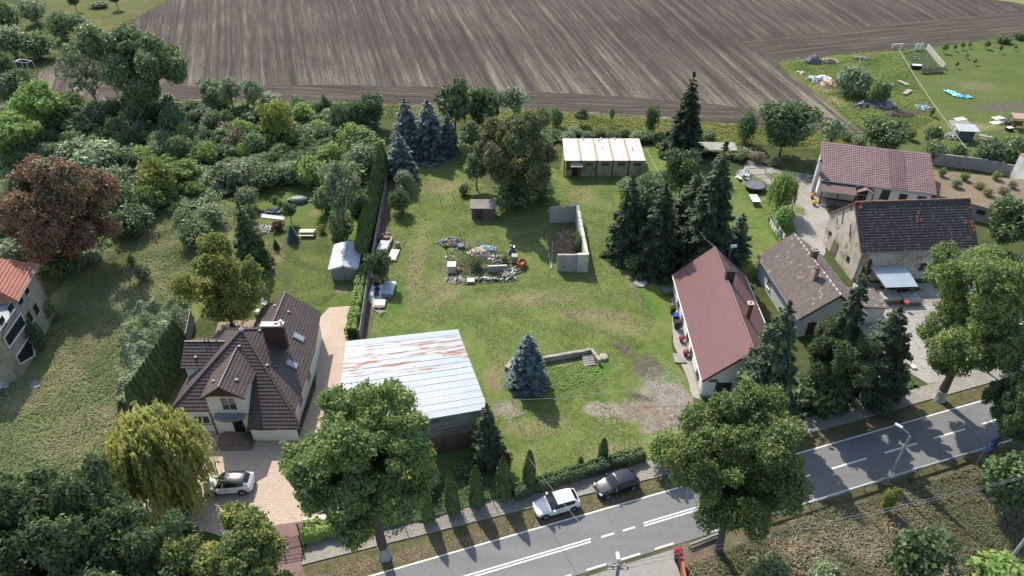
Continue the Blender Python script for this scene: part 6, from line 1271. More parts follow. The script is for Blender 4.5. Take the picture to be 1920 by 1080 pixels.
def car(label, spec, loc, rz, pmat, roofmat=None, wb=(0.78, 3.42), wr=0.32, seats=True):
    r = thing('parked_car', label, 'car', loc, rz); V = []; n = len(spec); L = spec[-1][0]
    for (x, w, zb, zm, zl, wt, ze_, zr) in spec:
        half = [(0, zb), (w*0.86, zb), (w*0.985, zb+0.12), (w, zm+.1), (w*0.985, zl-.05), (w*0.95, zl), (wt, ze_), (wt*0.9, ze_+(zr-ze_)*0.4), (wt*0.5, zr-0.01), (0, zr)]
        V += [(x, y, z) for y, z in half]+[(x, -y, z) for y, z in half[1:-1][::-1]]
    k = 18; F = []; MI = []
    for i in range(n-1):
        for j in range(k):
            l = (j+1) % k; F.append([i*k+j, (i+1)*k+j, (i+1)*k+l, i*k+l]); jj = j if j < 9 else 17-j; m_ = 0
            if jj == 5 and 4 <= i <= 8: m_ = 1
            if jj in (6, 7, 8):
                if i == 4: m_ = 2
                elif i == 9 and jj > 6: m_ = 3
                elif roofmat and 5 <= i <= 8: m_ = 4
            if jj in (0, 1): m_ = 5
            MI.append(m_)
    F.append(list(range(k))); MI.append(0); F.append([(n-1)*k+j for j in range(k)][::-1]); MI.append(0)
    me = bpy.data.meshes.new('tmp'); me.from_pydata(V, [], F)
    mats = [pmat, M_cglass, M_cglass, M_cglass, roofmat or pmat, M_trim]
    for m_ in mats: me.materials.append(m_)
    me.polygons.foreach_set('material_index', MI); to = bpy.data.objects.new('tmp', me); col.objects.link(to)
    md = to.modifiers.new('s', 'SUBSURF'); md.levels = 2; md.render_levels = 2
    cr = me.attributes.new('crease_edge', 'FLOAT', 'EDGE')
    ed = {tuple(sorted(e.vertices)): e.index for e in me.edges}; vals = [0.0]*len(me.edges); em = {}
    for f, mi in zip(F, MI):
        for a in range(len(f)): em.setdefault(tuple(sorted((f[a], f[(a+1) % len(f)]))), set()).add(mi)
    for e, s_ in em.items():
        if len(s_) > 1: vals[ed[e]] = 0.75
    cr.data.foreach_set('value', vals)
    dg = bpy.context.evaluated_depsgraph_get(); ev = to.evaluated_get(dg); m2 = bpy.data.meshes.new_from_object(ev)
    names = ['body', 'side_window', 'windscreen', 'rear_window', 'roof', 'underbody']; co = [tuple(v.co) for v in m2.vertices]
    for mi in range(6):
        for side in ((1, -1) if mi == 1 else (0,)):
            fs = [list(p.vertices) for p in m2.polygons if p.material_index == mi and (not side or p.center.y*side > 0)]
            if not fs: continue
            us = sorted({v for f in fs for v in f}); ix = {v: q for q, v in enumerate(us)}; m3 = bpy.data.meshes.new(names[mi]); m3.from_pydata([co[v] for v in us], [], [[ix[v] for v in f] for f in fs])
            m3.materials.append(mats[mi]); m3.polygons.foreach_set('use_smooth', [True]*len(fs)); m3.update(); link(names[mi], m3, r)
    bpy.data.objects.remove(to)
    for xw_ in wb:
        for s_ in (-1, 1):
            R = Matrix.Rotation(math.pi/2, 3, 'X'); w_ = 0.9 if wr < .33 else .92
            def disc(rads, m_, nm, par):
                mb = MB(); N_ = 20; rings = [[Vector((xw_, 0, wr))+Vector((math.cos(2*math.pi*q/N_)*ra, s_*yy, math.sin(2*math.pi*q/N_)*ra)) for q in range(N_)] for ra, yy in rads]
                for a_, b_ in zip(rings, rings[1:]):
                    for q in range(N_): mb.poly([a_[q], a_[(q+1) % N_], b_[(q+1) % N_], b_[q]])
                mb.poly(rings[-1]); return obj(nm, mb, m_, par)
            arch = disc([(wr+0.07, w_-0.16), (wr+0.07, w_+0.006), (wr*0.6, w_+0.008)], M_trim, 'wheel_arch', r)
            wh = disc([(wr, w_-0.2), (wr, w_+0.02), (wr*0.9, w_+0.035), (wr*0.66, w_+0.03)], M_tyre, 'wheel', r); disc([(wr*0.66, w_+0.02), (wr*0.64, w_+0.036), (wr*0.2, w_+0.028), (wr*.18, w_+.042)], M_rim, 'rim', wh)
            for q in range(5):
                pass
    for s_ in (-1, 1):
        s0 = spec[1]; m = MB(); m.box((0.16, s_*0.62, s0[4]-.02), (0.16, 0.3, 0.11), rz=s_*-0.5); obj('headlight', m, M_hl, r)
        sl = spec[-2]; m = MB(); m.box((sl[0]-0.08, s_*(sl[1]-.1), sl[4]-.07), (0.16, 0.18, 0.22), rz=s_*0.5); obj('tail_light', m, M_tl, r)
        m = MB(); m.box((spec[4][0]+0.25, s_*(spec[4][1]+0.1), spec[4][4]+.06), (0.14, 0.22, 0.14)); obj('mirror', m, pmat, r)
        m = MB(); m.box(((wb[0]+wb[1])/2-.05, s_*(.905 if wr < .33 else .925), 0.78), (0.02, 0.012, 0.5)); m.box(((wb[0]+wb[1])/2+.2, s_*(.9 if wr < .33 else .92), 0.86), (0.18, 0.03, 0.03)); obj('door_seam', m, M_trim, r)
    m = MB(); m.box((0.0, 0, 0.42), (0.05, 0.5, 0.12)); obj('number_plate', m, M_plate, r); m = MB(); m.box((0.02, 0, 0.54), (0.06, 0.8, 0.08)); obj('grille', m, M_trim, r)
    m = MB(); m.box((L-.005, 0, 0.6), (0.05, 0.5, 0.12)); obj('number_plate', m, M_plate, r)
    return r
def car_at(label, spec, fx, fy, rx, ry, *a, **k):
    """front and rear wheel contact points of the near side"""
    p, q = G(fx, fy), G(rx, ry); d = norm(q-p); ang = math.atan2(d.y, d.x); nrm = Vector((-d.y, d.x, 0)); wb = k.get('wb', (0.78, 3.42)); mid = (p+q)/2+nrm*0.9; o = mid-d*((wb[0]+wb[1])/2)
    return car(label, spec, (o.x, o.y, k.pop('z', 0.02)), ang, *a, **k)
M_cw = paint('white_car_paint', (0.72, 0.72, 0.71)); M_cs = paint('pearl_car_paint', (0.62, 0.63, 0.64)); M_cb = paint('dark_blue_car_paint', (0.012, 0.016, 0.024), 0.2)
car_at('white hatchback parked half on the pavement under the street hedge', HATCH, 1024, 975, 1075, 960, M_cw, z=0.06)
car_at('dark blue-black hatchback parked half on the pavement', HATCH, 1140, 937, 1187, 921, M_cb, z=0.06)
car_at('white SUV with black roof on the brick driveway before the modern house', SUV, 401, 932, 456, 929, M_cs, paint('black_roof_paint', (0.015, 0.016, 0.018), 0.15), z=0.045, wb=(0.85, 3.5), wr=0.36)
c0 = G(1826, 608); car('white car mostly hidden under the maple in the gravel yard', HATCH, (c0.x-1, c0.y-1.5, 0.035), 0.9, M_cw)

# ------------------------------------------------------------------ street furniture
def pole(name, label, base, h, r0, r1, mat, cat, group=None):
    p = G(*base); r = thing(name, label, cat, (p.x, p.y, 0), 0, group); m = MB(); m.tube([(0, 0, 0), (0, 0, h)], [r0, r1], 8); obj('post', m, mat, r)
    m = MB(); m.box((0, 0, 0.15), (0.4, 0.4, 0.3)); obj('footing', m, M_concrete, r); return r
M_pole = pm('concrete_pole', (0.3, 0.3, 0.29), (0.2, 0.2, 0.19), 3, 0.9)
lp = pole('street_lamp', 'tall concrete street lamp standing behind the guardrail, arm over the road', (1661, 908), 6.6, 0.15, 0.09, M_pole, 'street lamp')
m = MB(); m.tube([(0, 0, 6.5), (-0.15, 0.2, 6.85), (-0.6, 0.6, 7.05)], 0.045, 5); obj('arm', m, M_metal, lp); m = MB(); m.box((-0.78, 0.82, 7.08), (0.28, 0.65, 0.13), 0.76); obj('lamp_head', m, pm('lamp_grey', (0.5, 0.52, 0.53), (0.4, 0.42, 0.43)), lp)
m = MB(); m.box((0, 0, 1.5), (0.34, 0.34, 0.6)); obj('band', m, M_white, lp)
lq = pole('street_lamp', 'pale lamp post cut off by the right edge near the bottom corner', (1896, 1046), 8, 0.13, 0.09, pm('pale_pole', (0.5, 0.5, 0.5), (0.4, 0.4, 0.4)), 'street lamp'); m = MB(); m.tube([(0, 0, 8), (-0.6, 0.7, 8.5)], 0.05, 5); obj('arm', m, M_metal, lq); m = MB(); m.box((-0.9, 1.0, 8.5), (0.3, 0.8, 0.14), .7); obj('lamp_head', m, M_metal, lq)
tp = G(1160, 1062, 8.5); up_ = thing('utility_pole', 'utility pole top with insulators and a lamp at the bottom edge', 'utility pole', (tp.x, tp.y, 0)); m = MB(); m.tube([(0, 0, 0), (0, 0, 8.8)], [0.18, 0.12], 8); obj('post', m, M_pole, up_)
for k in range(2): m = MB(); m.box((0, 0, 8.2+k*0.4), (1.5, 0.08, 0.08)); obj('crossarm', m, M_gutter, up_)
for k in range(6): m = MB(); m.lathe((-0.65+0.26*k, 0, 8.25 if k % 2 else 8.65), [(0.05, 0), (0.07, 0.08), (0.03, 0.18)], 7); obj('insulator', m, M_black if k % 2 else M_wgutter, up_)
m = MB(); m.box((-0.05, 0.5, 9.0), (0.26, 0.6, 0.12)); m.tube([(0, 0, 8.75), (-0.05, 0.5, 8.95)], 0.03, 4); obj('lamp_head', m, M_metal, up_)
def cable(label, a, b, sag=0.6, r=0.018, mat=None, cat='cable', n=14):
    a, b = Vector(a), Vector(b); m = MB(); pts = [a.lerp(b, i/n)-Vector((0, 0, sag*math.sin(math.pi*i/n))) for i in range(n+1)]; m.tube(pts, r, 4); return tag(obj('cable', m, mat or M_gutter), label, cat)
topp = Vector((tp.x, tp.y, 8.6)); cable('thin cable crossing the road over the white hatchback', topp, G(985, 850, 4.5), 0.5); cable('cable running right from the utility pole at the bottom edge', topp, topp+Vector((60, 15, 0)), 1.0)
cable('second cable running right from the utility pole at the bottom edge', topp+Vector((0.4, 0, -.4)), topp+Vector((60, 15.3, -.4)), 1.1)
cable('white rope line across the lawn in front of the blue spruce', G(918, 751, 1.6), G(1300, 706, 2.4), 0.9, 0.022, M_wgutter, 'rope'); cable('pale wire sloping over the lawn right of the panel building', G(1213, 280, 3.3), G(1250, 345, 2.2), 0.3, 0.02, M_wgutter)
cable('wire from the maroon house ridge into the grove', G(1340, 463, 6.9), G(1300, 420, 7.5), 0.2, 0.02)
cable('long grey overhead cable across the weedy lot and the paddock', G(1684, 90, 1.2), G(1812, 278, 5.5), 0.5, 0.028, M_metal)
# guardrail
ga, gb = G(1493, 958), G(1850, 846); gr_ = thing('guardrail', 'galvanised guardrail along the near side of the road', 'guardrail', tuple(ga)); d = gb-ga; an = math.atan2(d.y, d.x); u = norm(d); v = Vector((-u.y, u.x, 0)); ga = ga-u*3
m = MB(); Lg = (gb-ga).length+6
for i in range(4):
    prof = [(0.0, 0.45), (0.06, 0.52), (0.0, 0.6), (0.06, 0.68), (0.0, 0.75)]
    (y0, z0), (y1, z1) = prof[i], prof[i+1]; a_ = ga+v*y0; b_ = ga+v*y1; e = u*Lg; Z0, Z1 = Vector((0, 0, z0)), Vector((0, 0, z1)); m.poly([a_+Z0, a_+e+Z0, b_+e+Z1, b_+Z1]); m.poly([a_+Z0-v*.006, b_+Z1-v*.006, b_+e+Z1-v*.006, a_+e+Z0-v*.006])
m.box(ga+u*Lg/2+v*0.0+Vector((0, 0, 0.765)), (Lg, 0.09, 0.02), an); obw('rail', m, pm('dull_zinc', (0.4, 0.42, 0.43), (0.3, 0.32, 0.33), 2, 0.5, 0.1, 0.4), gr_)
k = 0
while k*2.0 < Lg: m = MB(); c = ga+u*(k*2.0+0.3)-v*0.06; m.box((c.x, c.y, 0.35), (0.1, 0.06, 0.72), an); obw('post', m, M_gutter, gr_); k += 1
m = MB(); a_, b_ = G(1292, 1027), G(1345, 1006); d = b_-a_; m.box(((a_+b_)/2+Vector((0, 0, .35))), (d.length, 0.12, 0.3), math.atan2(d.y, d.x)); m.box(a_+Vector((0, 0, .15)), (.1, .1, .4)); tag(obj('guardrail_end', m, M_gutter), 'short piece of guardrail at the foot of the near-side maple', 'guardrail')
# blue direction sign
sg = G(1838, 868); s_ = thing('road_sign', 'blue rectangular road sign with white crossroads symbol on two posts', 'road sign', (sg.x, sg.y, 0), 0.45)
for x in (-0.55, 0.55): m = MB(); m.tube([(x, 0.05, 0), (x, 0.05, 2.5)], 0.04, 6); obj('post', m, M_metal, s_)
M_blue = paint('sign_blue', (0.02, 0.12, 0.45), 0.4)
Rt = Matrix.Rotation(-0.25, 3, 'X'); sc_ = Vector((0, -0.02, 2.75)); m = MB(); m.box(sc_, (1.75, 0.04, 1.15), M=Rt); pb = obj('panel', m, M_blue, s_)
m = MB()
for c_, d_ in (((0, 0.545), (1.66, 0.03)), ((0, -0.545), (1.66, 0.03)), ((0.845, 0), (0.03, 1.12)), ((-0.845, 0), (0.03, 1.12)), ((-0.45, 0), (0.1, 0.9)), ((-0.45, 0.18), (0.5, 0.1)), ((0.25, 0), (0.7, 0.09))): m.box(sc_+Rt@Vector((c_[0], -0.024, c_[1])), (d_[0], 0.008, d_[1]), M=Rt)
N_ = 16; m.poly([sc_+Rt@Vector((0.3+0.2*math.cos(2*math.pi*q/N_), -0.03, 0.2*math.sin(2*math.pi*q/N_))) for q in range(N_)]); obj('white_symbol', m, M_plate, s_)
m = MB(); m.poly([sc_+Rt@Vector((0.3+0.11*math.cos(2*math.pi*q/N_), -0.034, 0.11*math.sin(2*math.pi*q/N_))) for q in range(N_)]); obj('red_symbol', m, M_tl, s_)
# street fences, gate
def mesh_fence(label, pts, h, mat, step=2.5, pitch=0.16, name='mesh_fence', post=0.04, wire=0.006, rails=(0.05, 0.5, 1.0)):
    P = [G(*p) for p in pts]; r = thing(name, label, 'fence', tuple(P[0]))
    for a, b in zip(P, P[1:]):
        d = b-a; n = max(1, round(d.length/step)); an = math.atan2(d.y, d.x)
        for i in range(n+(b is P[-1])): c = a.lerp(b, i/n); m = MB(); m.tube([(c.x, c.y, 0), (c.x, c.y, h+0.08)], post, 6); obw('post', m, mat, r)
        for i in range(n):
            m = MB(); p, q = a.lerp(b, i/n), a.lerp(b, (i+1)/n); dd = q-p; k = int(dd.length/pitch)
            for f in rails: m.box((p+q)/2+Vector((0, 0, h*f)), (dd.length-0.08, wire*2.4, wire*2.4), an)
            for j in range(1, k): c = p.lerp(q, j/k); m.box((c.x, c.y, h/2), (wire*2, wire*2, h), an)
            obw('panel', m, mat, r)
    return r
M_gf = pm('green_fence_wire', (0.05, 0.12, 0.09), (0.04, 0.09, 0.07), 4, 0.6, 0); M_bf = pm('black_iron', (0.025, 0.022, 0.02), (0.04, 0.03, 0.025), 4, 0.6, 0)
mesh_fence('green mesh fence with posts in front of the thujas along the pavement', [(705, 1001), (812, 977), (868, 962), (925, 944), (965, 932)], 1.4, M_gf, pitch=0.2)
mesh_fence('black iron railing behind the shiny hedge next to the gate', [(562, 1001), (600, 995), (645, 986)], 1.4, M_bf, 2.2, 0.13, 'iron_railing', 0.06, 0.015)
mesh_fence('dark iron double gate across the red paved entrance', [(488, 1036), (531, 1030), (566, 1024)], 1.55, pm('brown_iron', (0.1, 0.06, 0.045), (0.07, 0.045, 0.035), 4, 0.6, 0), 2.0, 0.13, 'gate', 0.07, 0.016, (0.08, 0.55, 0.8, 1.0))
wall_run('garden_wall', 'long grey concrete panel wall between the garden and the main lawn', 'wall', [(677, 640), (690, 552), (704, 470), (722, 372), (730, 310)], 1.7, 0.07, M_concrete, caps=M_concrete)
wall_run('garden_wall', 'grey concrete panel wall at the left back of the garden', 'wall', [(452, 405), (470, 372), (484, 345)], 1.7, 0.07, M_concrete, caps=M_concrete)
wall_run('garden_wall', 'short grey concrete panel wall between the ivy and the yellow-green walnut', 'wall', [(356, 648), (364, 606)], 1.9, 0.08, M_concrete, caps=M_concrete)
for x, y in ((787, 388), (827, 386), (850, 372)): p = G(x, y); m = MB(); m.tube([(p.x, p.y, 0), (p.x, p.y, 1.5)], 0.05, 5); tag(obj('fence_post', m, M_metal), {787: 'left metal post of the wire fence on the lawn', 827: 'middle metal post of the wire fence on the lawn', 850: 'right metal post of the wire fence on the lawn'}[x], 'post', 'posts of the old wire fence')
m = MB(); p = G(1275, 1058); q = G(1285, 1110); d = q-p; m.box((p+q)/2+Vector((0, 0, .55)), (d.length, .18, .9), math.atan2(d.y, d.x)); m.box(p+Vector((0, 0, .6)), (.35, .35, 1.2)); rg_ = tag(obj('red_wall', m, pm('red_fence_paint', (0.42, 0.13, 0.1), (0.32, 0.1, 0.08), 2, 0.7)), 'low red wall beside the light junction at the bottom edge', 'wall')
fp = G(1269, 1052); m = MB()
# plants in pots
def flower(label, px, py, colr, s=0.35, h=0.4):
    p = G(px, py); r = thing('flower_pot', label, 'flower pot', (p.x, p.y, 0)); m = MB(); m.lathe((0, 0, 0), [(s*0.5, 0), (s*0.7, h*0.9), (s*0.75, h)], 9); obj('pot', m, M_black, r)
    rg = np.random.default_rng(int(px)); n = 220; d = sph(rg, n); P_ = d*s*0.95+np.array([0, 0, h+s*0.5]); V = leafquads(P_, d+rg.normal(size=(n, 3))*.4, 0.12, rg); link('flowers', npmesh('flowers', V, 4, colr), r)
M_pink = leaf_mat('pink_petals', (0.6, 0.12, 0.2), (0.5, 0.08, 0.12), None, .3, .3); M_yfl = leaf_mat('yellow_petals', (0.7, 0.5, 0.03), (0.8, 0.6, 0.05), None, .3, .3)
flower('pink flower pot by the white wall, nearer the grove', 1277, 640, M_pink); flower('pink flower pot by the white wall beside the doorstep', 1285, 667, M_pink); flower('yellow flower pot at the veranda corner, upper one', 1522, 372, M_yfl); flower('yellow flower pot at the veranda corner, lower one', 1526, 385, M_yfl); flower('red flower pot on the end of the red wall', 1268, 1050, M_tl and leaf_mat('red_petals', (0.6, 0.03, 0.03), (0.5, 0.02, 0.03), None, .3, .3), 0.4, 1.0)
def bin_(label, px, py, body, lid, name='wheelie_bin', group=None, s=1.0, rz=0.0):
    p = G(px, py); r = thing(name, label, 'bin', (p.x, p.y, 0.04), rz, group); m = MB(); b, t_ = 0.24*s, 0.3*s; q = [(-b, -b), (b, -b), (b, b), (-b, b)]; Q = [(-t_, -t_), (t_, -t_), (t_, t_), (-t_, t_)]
    for i in range(4): j = (i+1) % 4; m.poly([(*q[i], 0), (*q[j], 0), (*Q[j], 0.95*s), (*Q[i], 0.95*s)])
    obj('body', m, body, r); m = MB(); m.box((0, 0, 0.99*s), (0.66*s, 0.68*s, 0.08)); m.box((0, 0.33*s, 1.0*s), (0.5*s, 0.06, 0.12)); obj('lid', m, lid, r); return r
bin_('black wheelie bin by the white wall, top of three', 1261, 588, M_black, M_black, group='bins beside the white house'); bin_('wheelie bin with blue lid by the white wall', 1266, 603, M_black, paint('blue_lid', (0.02, 0.06, 0.35), .4), group='bins beside the white house'); bin_('black wheelie bin by the white wall, bottom of three', 1268, 615, M_black, M_black, group='bins beside the white house')
bin_('white-lidded bin behind the iron railing, left of the yellow one', 578, 992, M_black, M_white, group='bins behind the railing'); bin_('yellow bin behind the iron railing', 593, 989, paint('yellow_bin', (0.6, 0.35, 0.02), .5), pm('cream_lid', (0.7, 0.62, 0.45)), group='bins behind the railing'); bin_('white-lidded bin behind the iron railing, right of the yellow one', 607, 985, M_black, M_white, group='bins behind the railing')
# ------------------------------------------------------------------ heaps and clutter
def heap(name, label, cat, px, py, rx, ry, h, n, mats, size=(0.15, 0.5), seed=1, flat=0.35, long=1.0, z0=0.0, rz=0.0, world=None, under=None):
    """a loose pile of separate broken pieces, one thing"""
    p = G(px, py) if world is None else Vector(world); R = random.Random(seed); r = thing(name, label, cat, (p.x, p.y, z0), rz); m = MB()
    if under:
        mm = MB(); mm.lathe((0, 0, 0), [(1.0, -0.02), (0.85, 0.35*h), (0.5, 0.7*h), (0.15, 0.85*h)], 14); mm.v = [(x*rx*(1+.15*math.sin(7*y)), y*ry*(1+.15*math.sin(5*x)), z) for x, y, z in mm.v]; obj('core', mm, under, r, True)
    for k in range(n):
        a = R.uniform(0, 6.283); q = R.uniform(0, 1)**0.6; x, y = math.cos(a)*q*rx, math.sin(a)*q*ry; z = h*(1-q*q)*R.uniform(0.5, 1.0); s1 = R.uniform(*size); M = Matrix.Rotation(R.uniform(0, 6.28), 3, 'Z')@Matrix.Rotation(R.gauss(0, 0.45), 3, 'X')@Matrix.Rotation(R.gauss(0, 0.4), 3, 'Y')
        lx = s1*long*R.uniform(0.7, 1.3)
        m.box((x, y, z+0.03), (lx, s1*R.uniform(0.5, 1.0), s1*flat*R.uniform(0.4, 1.2)), m=R.randrange(len(mats)), M=M)
    o = obj('pieces', m, mats, r); o['kind'] = 'stuff'; return r
c_st = pm('stone_grey', (0.3, 0.28, 0.26), (0.18, 0.17, 0.16), 4, 0.95); c_sl = pm('slate_grey', (0.14, 0.15, 0.17), (0.09, 0.095, 0.11), 4, 0.7); c_wh = pm('broken_white', (0.62, 0.6, 0.55), (0.45, 0.42, 0.38), 3, 0.9); c_tan = pm('tan_rubble', (0.5, 0.37, 0.24), (0.36, 0.26, 0.17), 3, 0.9)
c_or = pm('rusty_orange', (0.42, 0.15, 0.05), (0.28, 0.1, 0.04), 3, 0.8); c_bl = pm('pale_blue_plastic', (0.3, 0.42, 0.5), (0.2, 0.3, 0.38), 3, 0.6); c_pk = pm('pinkish_rubble', (0.42, 0.28, 0.24), (0.3, 0.2, 0.17), 3, 0.9); c_gw = pm('silvered_wood', (0.36, 0.33, 0.28), (0.24, 0.22, 0.19), 4, 0.9); c_gn = pm('green_plastic', (0.06, 0.22, 0.15), (0.05, 0.16, 0.11), 3, 0.6)
heap('rubble_pile', 'heap of dark slates and stones on the lawn, left of the coloured rubble', 'rubble heap', 845, 455, 1.9, 1.2, 0.7, 170, [c_sl, c_st, c_sl, c_tan], (0.15, 0.45), 2, under=c_sl)
heap('rubble_pile', 'heap of white, tan and blue rubble in the middle of the lawn', 'rubble heap', 898, 476, 1.5, 1.0, 0.75, 170, [c_wh, c_tan, c_pk, c_wh], (0.15, 0.45), 3, under=c_tan); heap('rubble_pile', 'bluish plastic and glass pieces on top of the coloured rubble', 'rubble heap', 912, 468, 1.3, 0.7, 0.65, 70, [c_bl, c_bl, c_wh], (0.12, 0.4), 4, under=c_bl)
heap('rubble_pile', 'tan and pinkish rubble spilling right of the coloured heap', 'rubble heap', 932, 484, 1.8, 0.6, 0.35, 70, [c_tan, c_wh, c_pk, c_st], (0.1, 0.35), 5)
heap('rubble_pile', 'flat pale rubble below the metal cabinet', 'rubble heap', 855, 524, 1.4, 0.9, 0.3, 120, [c_wh, c_gw, c_st, c_pk], (0.1, 0.35), 6)
heap('board_pile', 'loose weathered boards at the bottom of the junk ring', 'board pile', 908, 526, 2.9, 0.45, 0.4, 60, [c_gw, c_gw, c_wh, c_st, c_gn], (0.12, 0.3), 7, 0.3, 3.0); heap('board_pile', 'stacked long grey boards at the right end of the junk ring', 'board pile', 952, 520, 1.0, 0.45, 0.5, 20, [c_gw, c_wh, c_st], (0.15, 0.25), 8, 0.4, 6.0)
heap('scrap_pile', 'tangle of pale pipes and frames below the orange crate', 'scrap', 966, 510, 1.0, 0.6, 0.5, 45, [M_metal, c_wh, M_black], (0.05, 0.08), 9, 1.0, 14.0)
heap('scrap_pile', 'scattered grey and rusty scrap behind the concrete slab', 'scrap', 940, 492, 1.7, 0.5, 0.35, 50, [c_st, c_or, c_gw, c_sl], (0.08, 0.3), 10, 0.4, 2)
heap('scrap_pile', 'tiny bits of pale litter above the metal cabinet', 'litter', 840, 483, 1.1, 0.6, 0.1, 22, [c_wh, c_gw], (0.08, 0.25), 11)
heap('scrap_pile', 'rusty sheet scraps beside the metal cabinet', 'scrap', 862, 507, 0.8, 0.7, 0.3, 25, [c_or, c_pk, c_or], (0.15, 0.45), 12, 0.2)
def boxy(name, label, cat, px, py, d, mat, rz=0.0, z=0.0, parts=()):
    p = G(px, py); r = thing(name, label, cat, (p.x, p.y, z), rz); m = MB(); m.box((0, 0, d[2]/2), d); obj('body', m, mat, r)
    for nm, c, dd, mt in parts: m = MB(); m.box(c, dd, M=Matrix.Rotation(0, 3, 'Z')); obj(nm, m, mt, r)
    return r
boxy('cabinet', 'white metal cabinet with rusty open side among the junk', 'cabinet', 848, 511, (1.05, 1.0, 1.3), pm('ribbed_white', (0.5, 0.51, 0.52), (0.38, 0.39, 0.4), 5, 0.6), 0.02, 0, [('lid', (0, 0, 1.34), (1.1, 1.1, 0.07), M_wgutter), ('rusty_side', (0.56, 0.05, 0.6), (0.1, 1.1, 1.15), c_or), ('base_plinth', (0, -0.03, 0.1), (1.1, 1.06, 0.2), M_black)]+[('rib', (-0.35+0.23*k, -0.52, 0.75), (0.05, 0.05, 1.0), M_metal) for k in range(4)])
boxy('crate', 'grey slatted crate standing on the junk beside the orange frame', 'crate', 965, 492, (0.85, 0.8, 0.95), c_st, -0.05, 0.2, [('slat', (-0.3+0.2*k, 0, 0.97), (0.1, 0.82, 0.05), c_wh) for k in range(4)])
boxy('crate', 'tipped orange crate at the right end of the junk ring', 'crate', 978, 500, (0.9, 1.3, 0.5), c_or, -0.45, 0.05, [('side_board', (0.4, 0, 0.65), (0.08, 1.3, 0.35), c_or), ('side_board', (-0.4, 0, 0.65), (0.08, 1.3, 0.35), c_or), ('end_board', (0, -0.62, 0.65), (0.72, 0.07, 0.35), c_or), ('end_board', (0, 0.62, 0.65), (0.72, 0.07, 0.35), c_or)])
boxy('concrete_slab', 'upright grey concrete slab in the junk ring', 'slab', 932, 510, (2.6, 0.3, 0.95), M_concrete, 0.08, 0, [('rough_top', (0.1, 0, 1.0), (2.4, 0.25, 0.1), c_wh)])
boxy('pallet', 'pale slatted pallet leaning at the bottom of the junk ring', 'pallet', 883, 529, (0.95, 0.8, 0.25), M_metal, 0.03, 0.12, [('slat', (-0.36+0.18*k, 0, 0.27), (0.1, 0.85, 0.04), c_wh) for k in range(5)]+[('rail', (0, -0.5, 0.02), (1.3, 0.12, 0.12), c_or)])
heap('scrap_pile', 'upright scrap machine in white and grey at the top right of the junk', 'scrap', 961, 474, 0.5, 0.45, 1.1, 40, [c_wh, M_metal, c_sl, M_black], (0.12, 0.45), 13, 0.5, 1.4)
p = G(857, 461); m = MB(); m.lathe((p.x+0.6, p.y-0.5, 0), [(0.5, 0), (0.52, 0.45), (0.45, 0.5)], 12); tag(obj('tub', m, pm('teal_grey_tub', (0.1, 0.15, 0.16), (0.07, 0.11, 0.12), 3, .6)), 'dark teal tub against the slate heap', 'tub')
for bx, by, ty, hw, kk, lb in ((892, 503, 480, 13, 'b_mid', 'green bush growing in the middle of the junk ring'), (945, 492, 478, 6, 'b_yl', 'yellow plant beside the concrete slab'), (835, 464, 456, 5, 'b_fr', 'small bright weed at the foot of the slate heap'), (915, 505, 494, 8, 'b_fr', 'weeds left of the concrete slab')): plant(kk, bx, by, ty, hw, lb)
blades('weeds', 'rank weeds growing between the junk on the lawn', [(838, 470), (880, 462), (960, 475), (985, 500), (965, 528), (870, 535), (840, 520)], 2600, .3, .09, LM['mid'], 62, clump=2.0, cat='weeds')
# sheet stacks by the wall
def stack(label, px, py, wx, wy, h, mat, rz=0.0, lay=6, name='sheet_stack', rib=True, mats=None):
    p = G(px, py); r = thing(name, label, 'sheet stack', (p.x, p.y, 0), rz); R = random.Random(int(px+py))
    for k in range(lay):
        m = MB(); m.box((R.gauss(0, .05), R.gauss(0, .06), h*(k+0.5)/lay), (wx*R.uniform(.93, 1), wy*R.uniform(.93, 1), h/lay*0.7), R.gauss(0, .03)); obj('sheet', m, mat, r)
    if rib:
        m = MB(); n = int(wx/0.17)
        for k in range(n): m.tube([(-wx/2+0.08+k*0.17, -wy/2+.05, h+0.01), (-wx/2+0.08+k*0.17, wy/2-.05, h+0.01)], 0.035, 4)
        obj('ribbed_sheet', m, mat, r)
    for s_ in (-1, 1): m = MB(); m.box((0, s_*wy*0.38, 0.03), (wx*0.9, 0.1, 0.07)); obj('bearer', m, M_wood, r)
    return r
c_ws = pm('white_sheet', (0.72, 0.72, 0.72), (0.6, 0.6, 0.6), 2, 0.5); c_ss = pm('silver_sheet', (0.48, 0.54, 0.58), (0.38, 0.43, 0.47), 2, 0.4, .1, .3)
stack('white ribbed sheets stacked behind the small round tree', 720, 468, 1.35, 2.3, 0.8, c_ws, -0.12); stack('white panels stacked at the right of the rear pile', 739, 481, 1.2, 2.6, 0.35, c_wh, -0.1, 3, rib=False)
stack('white ribbed sheets with three tyres on them by the garden wall', 706, 550, 1.6, 2.3, 0.5, c_ws, -0.02); stack('silver corrugated sheets stacked right of the tyres', 730, 545, 1.35, 2.7, 0.55, c_ss, -0.06); stack('broken white panels at the near end of the sheet piles', 711, 572, 1.5, 1.3, 0.4, c_wh, 0.05, 4, rib=False)
heap('rubble_pile', 'splintered white panels between the sheet stacks', 'rubble heap', 704, 563, 1.1, 0.6, 0.25, 40, [c_wh, c_gw, c_ws], (0.2, 0.5), 21, 0.15); heap('rubble_pile', 'grey planks lying below the sheet piles', 'board pile', 712, 585, 1.0, 0.15, 0.1, 5, [c_gw], (0.15, 0.2), 22, 0.3, 8); heap('rubble_pile', 'broken panels left of the small round tree', 'rubble heap', 697, 515, 0.5, 0.9, 0.3, 22, [c_wh, c_gw], (0.2, 0.5), 23, 0.2)
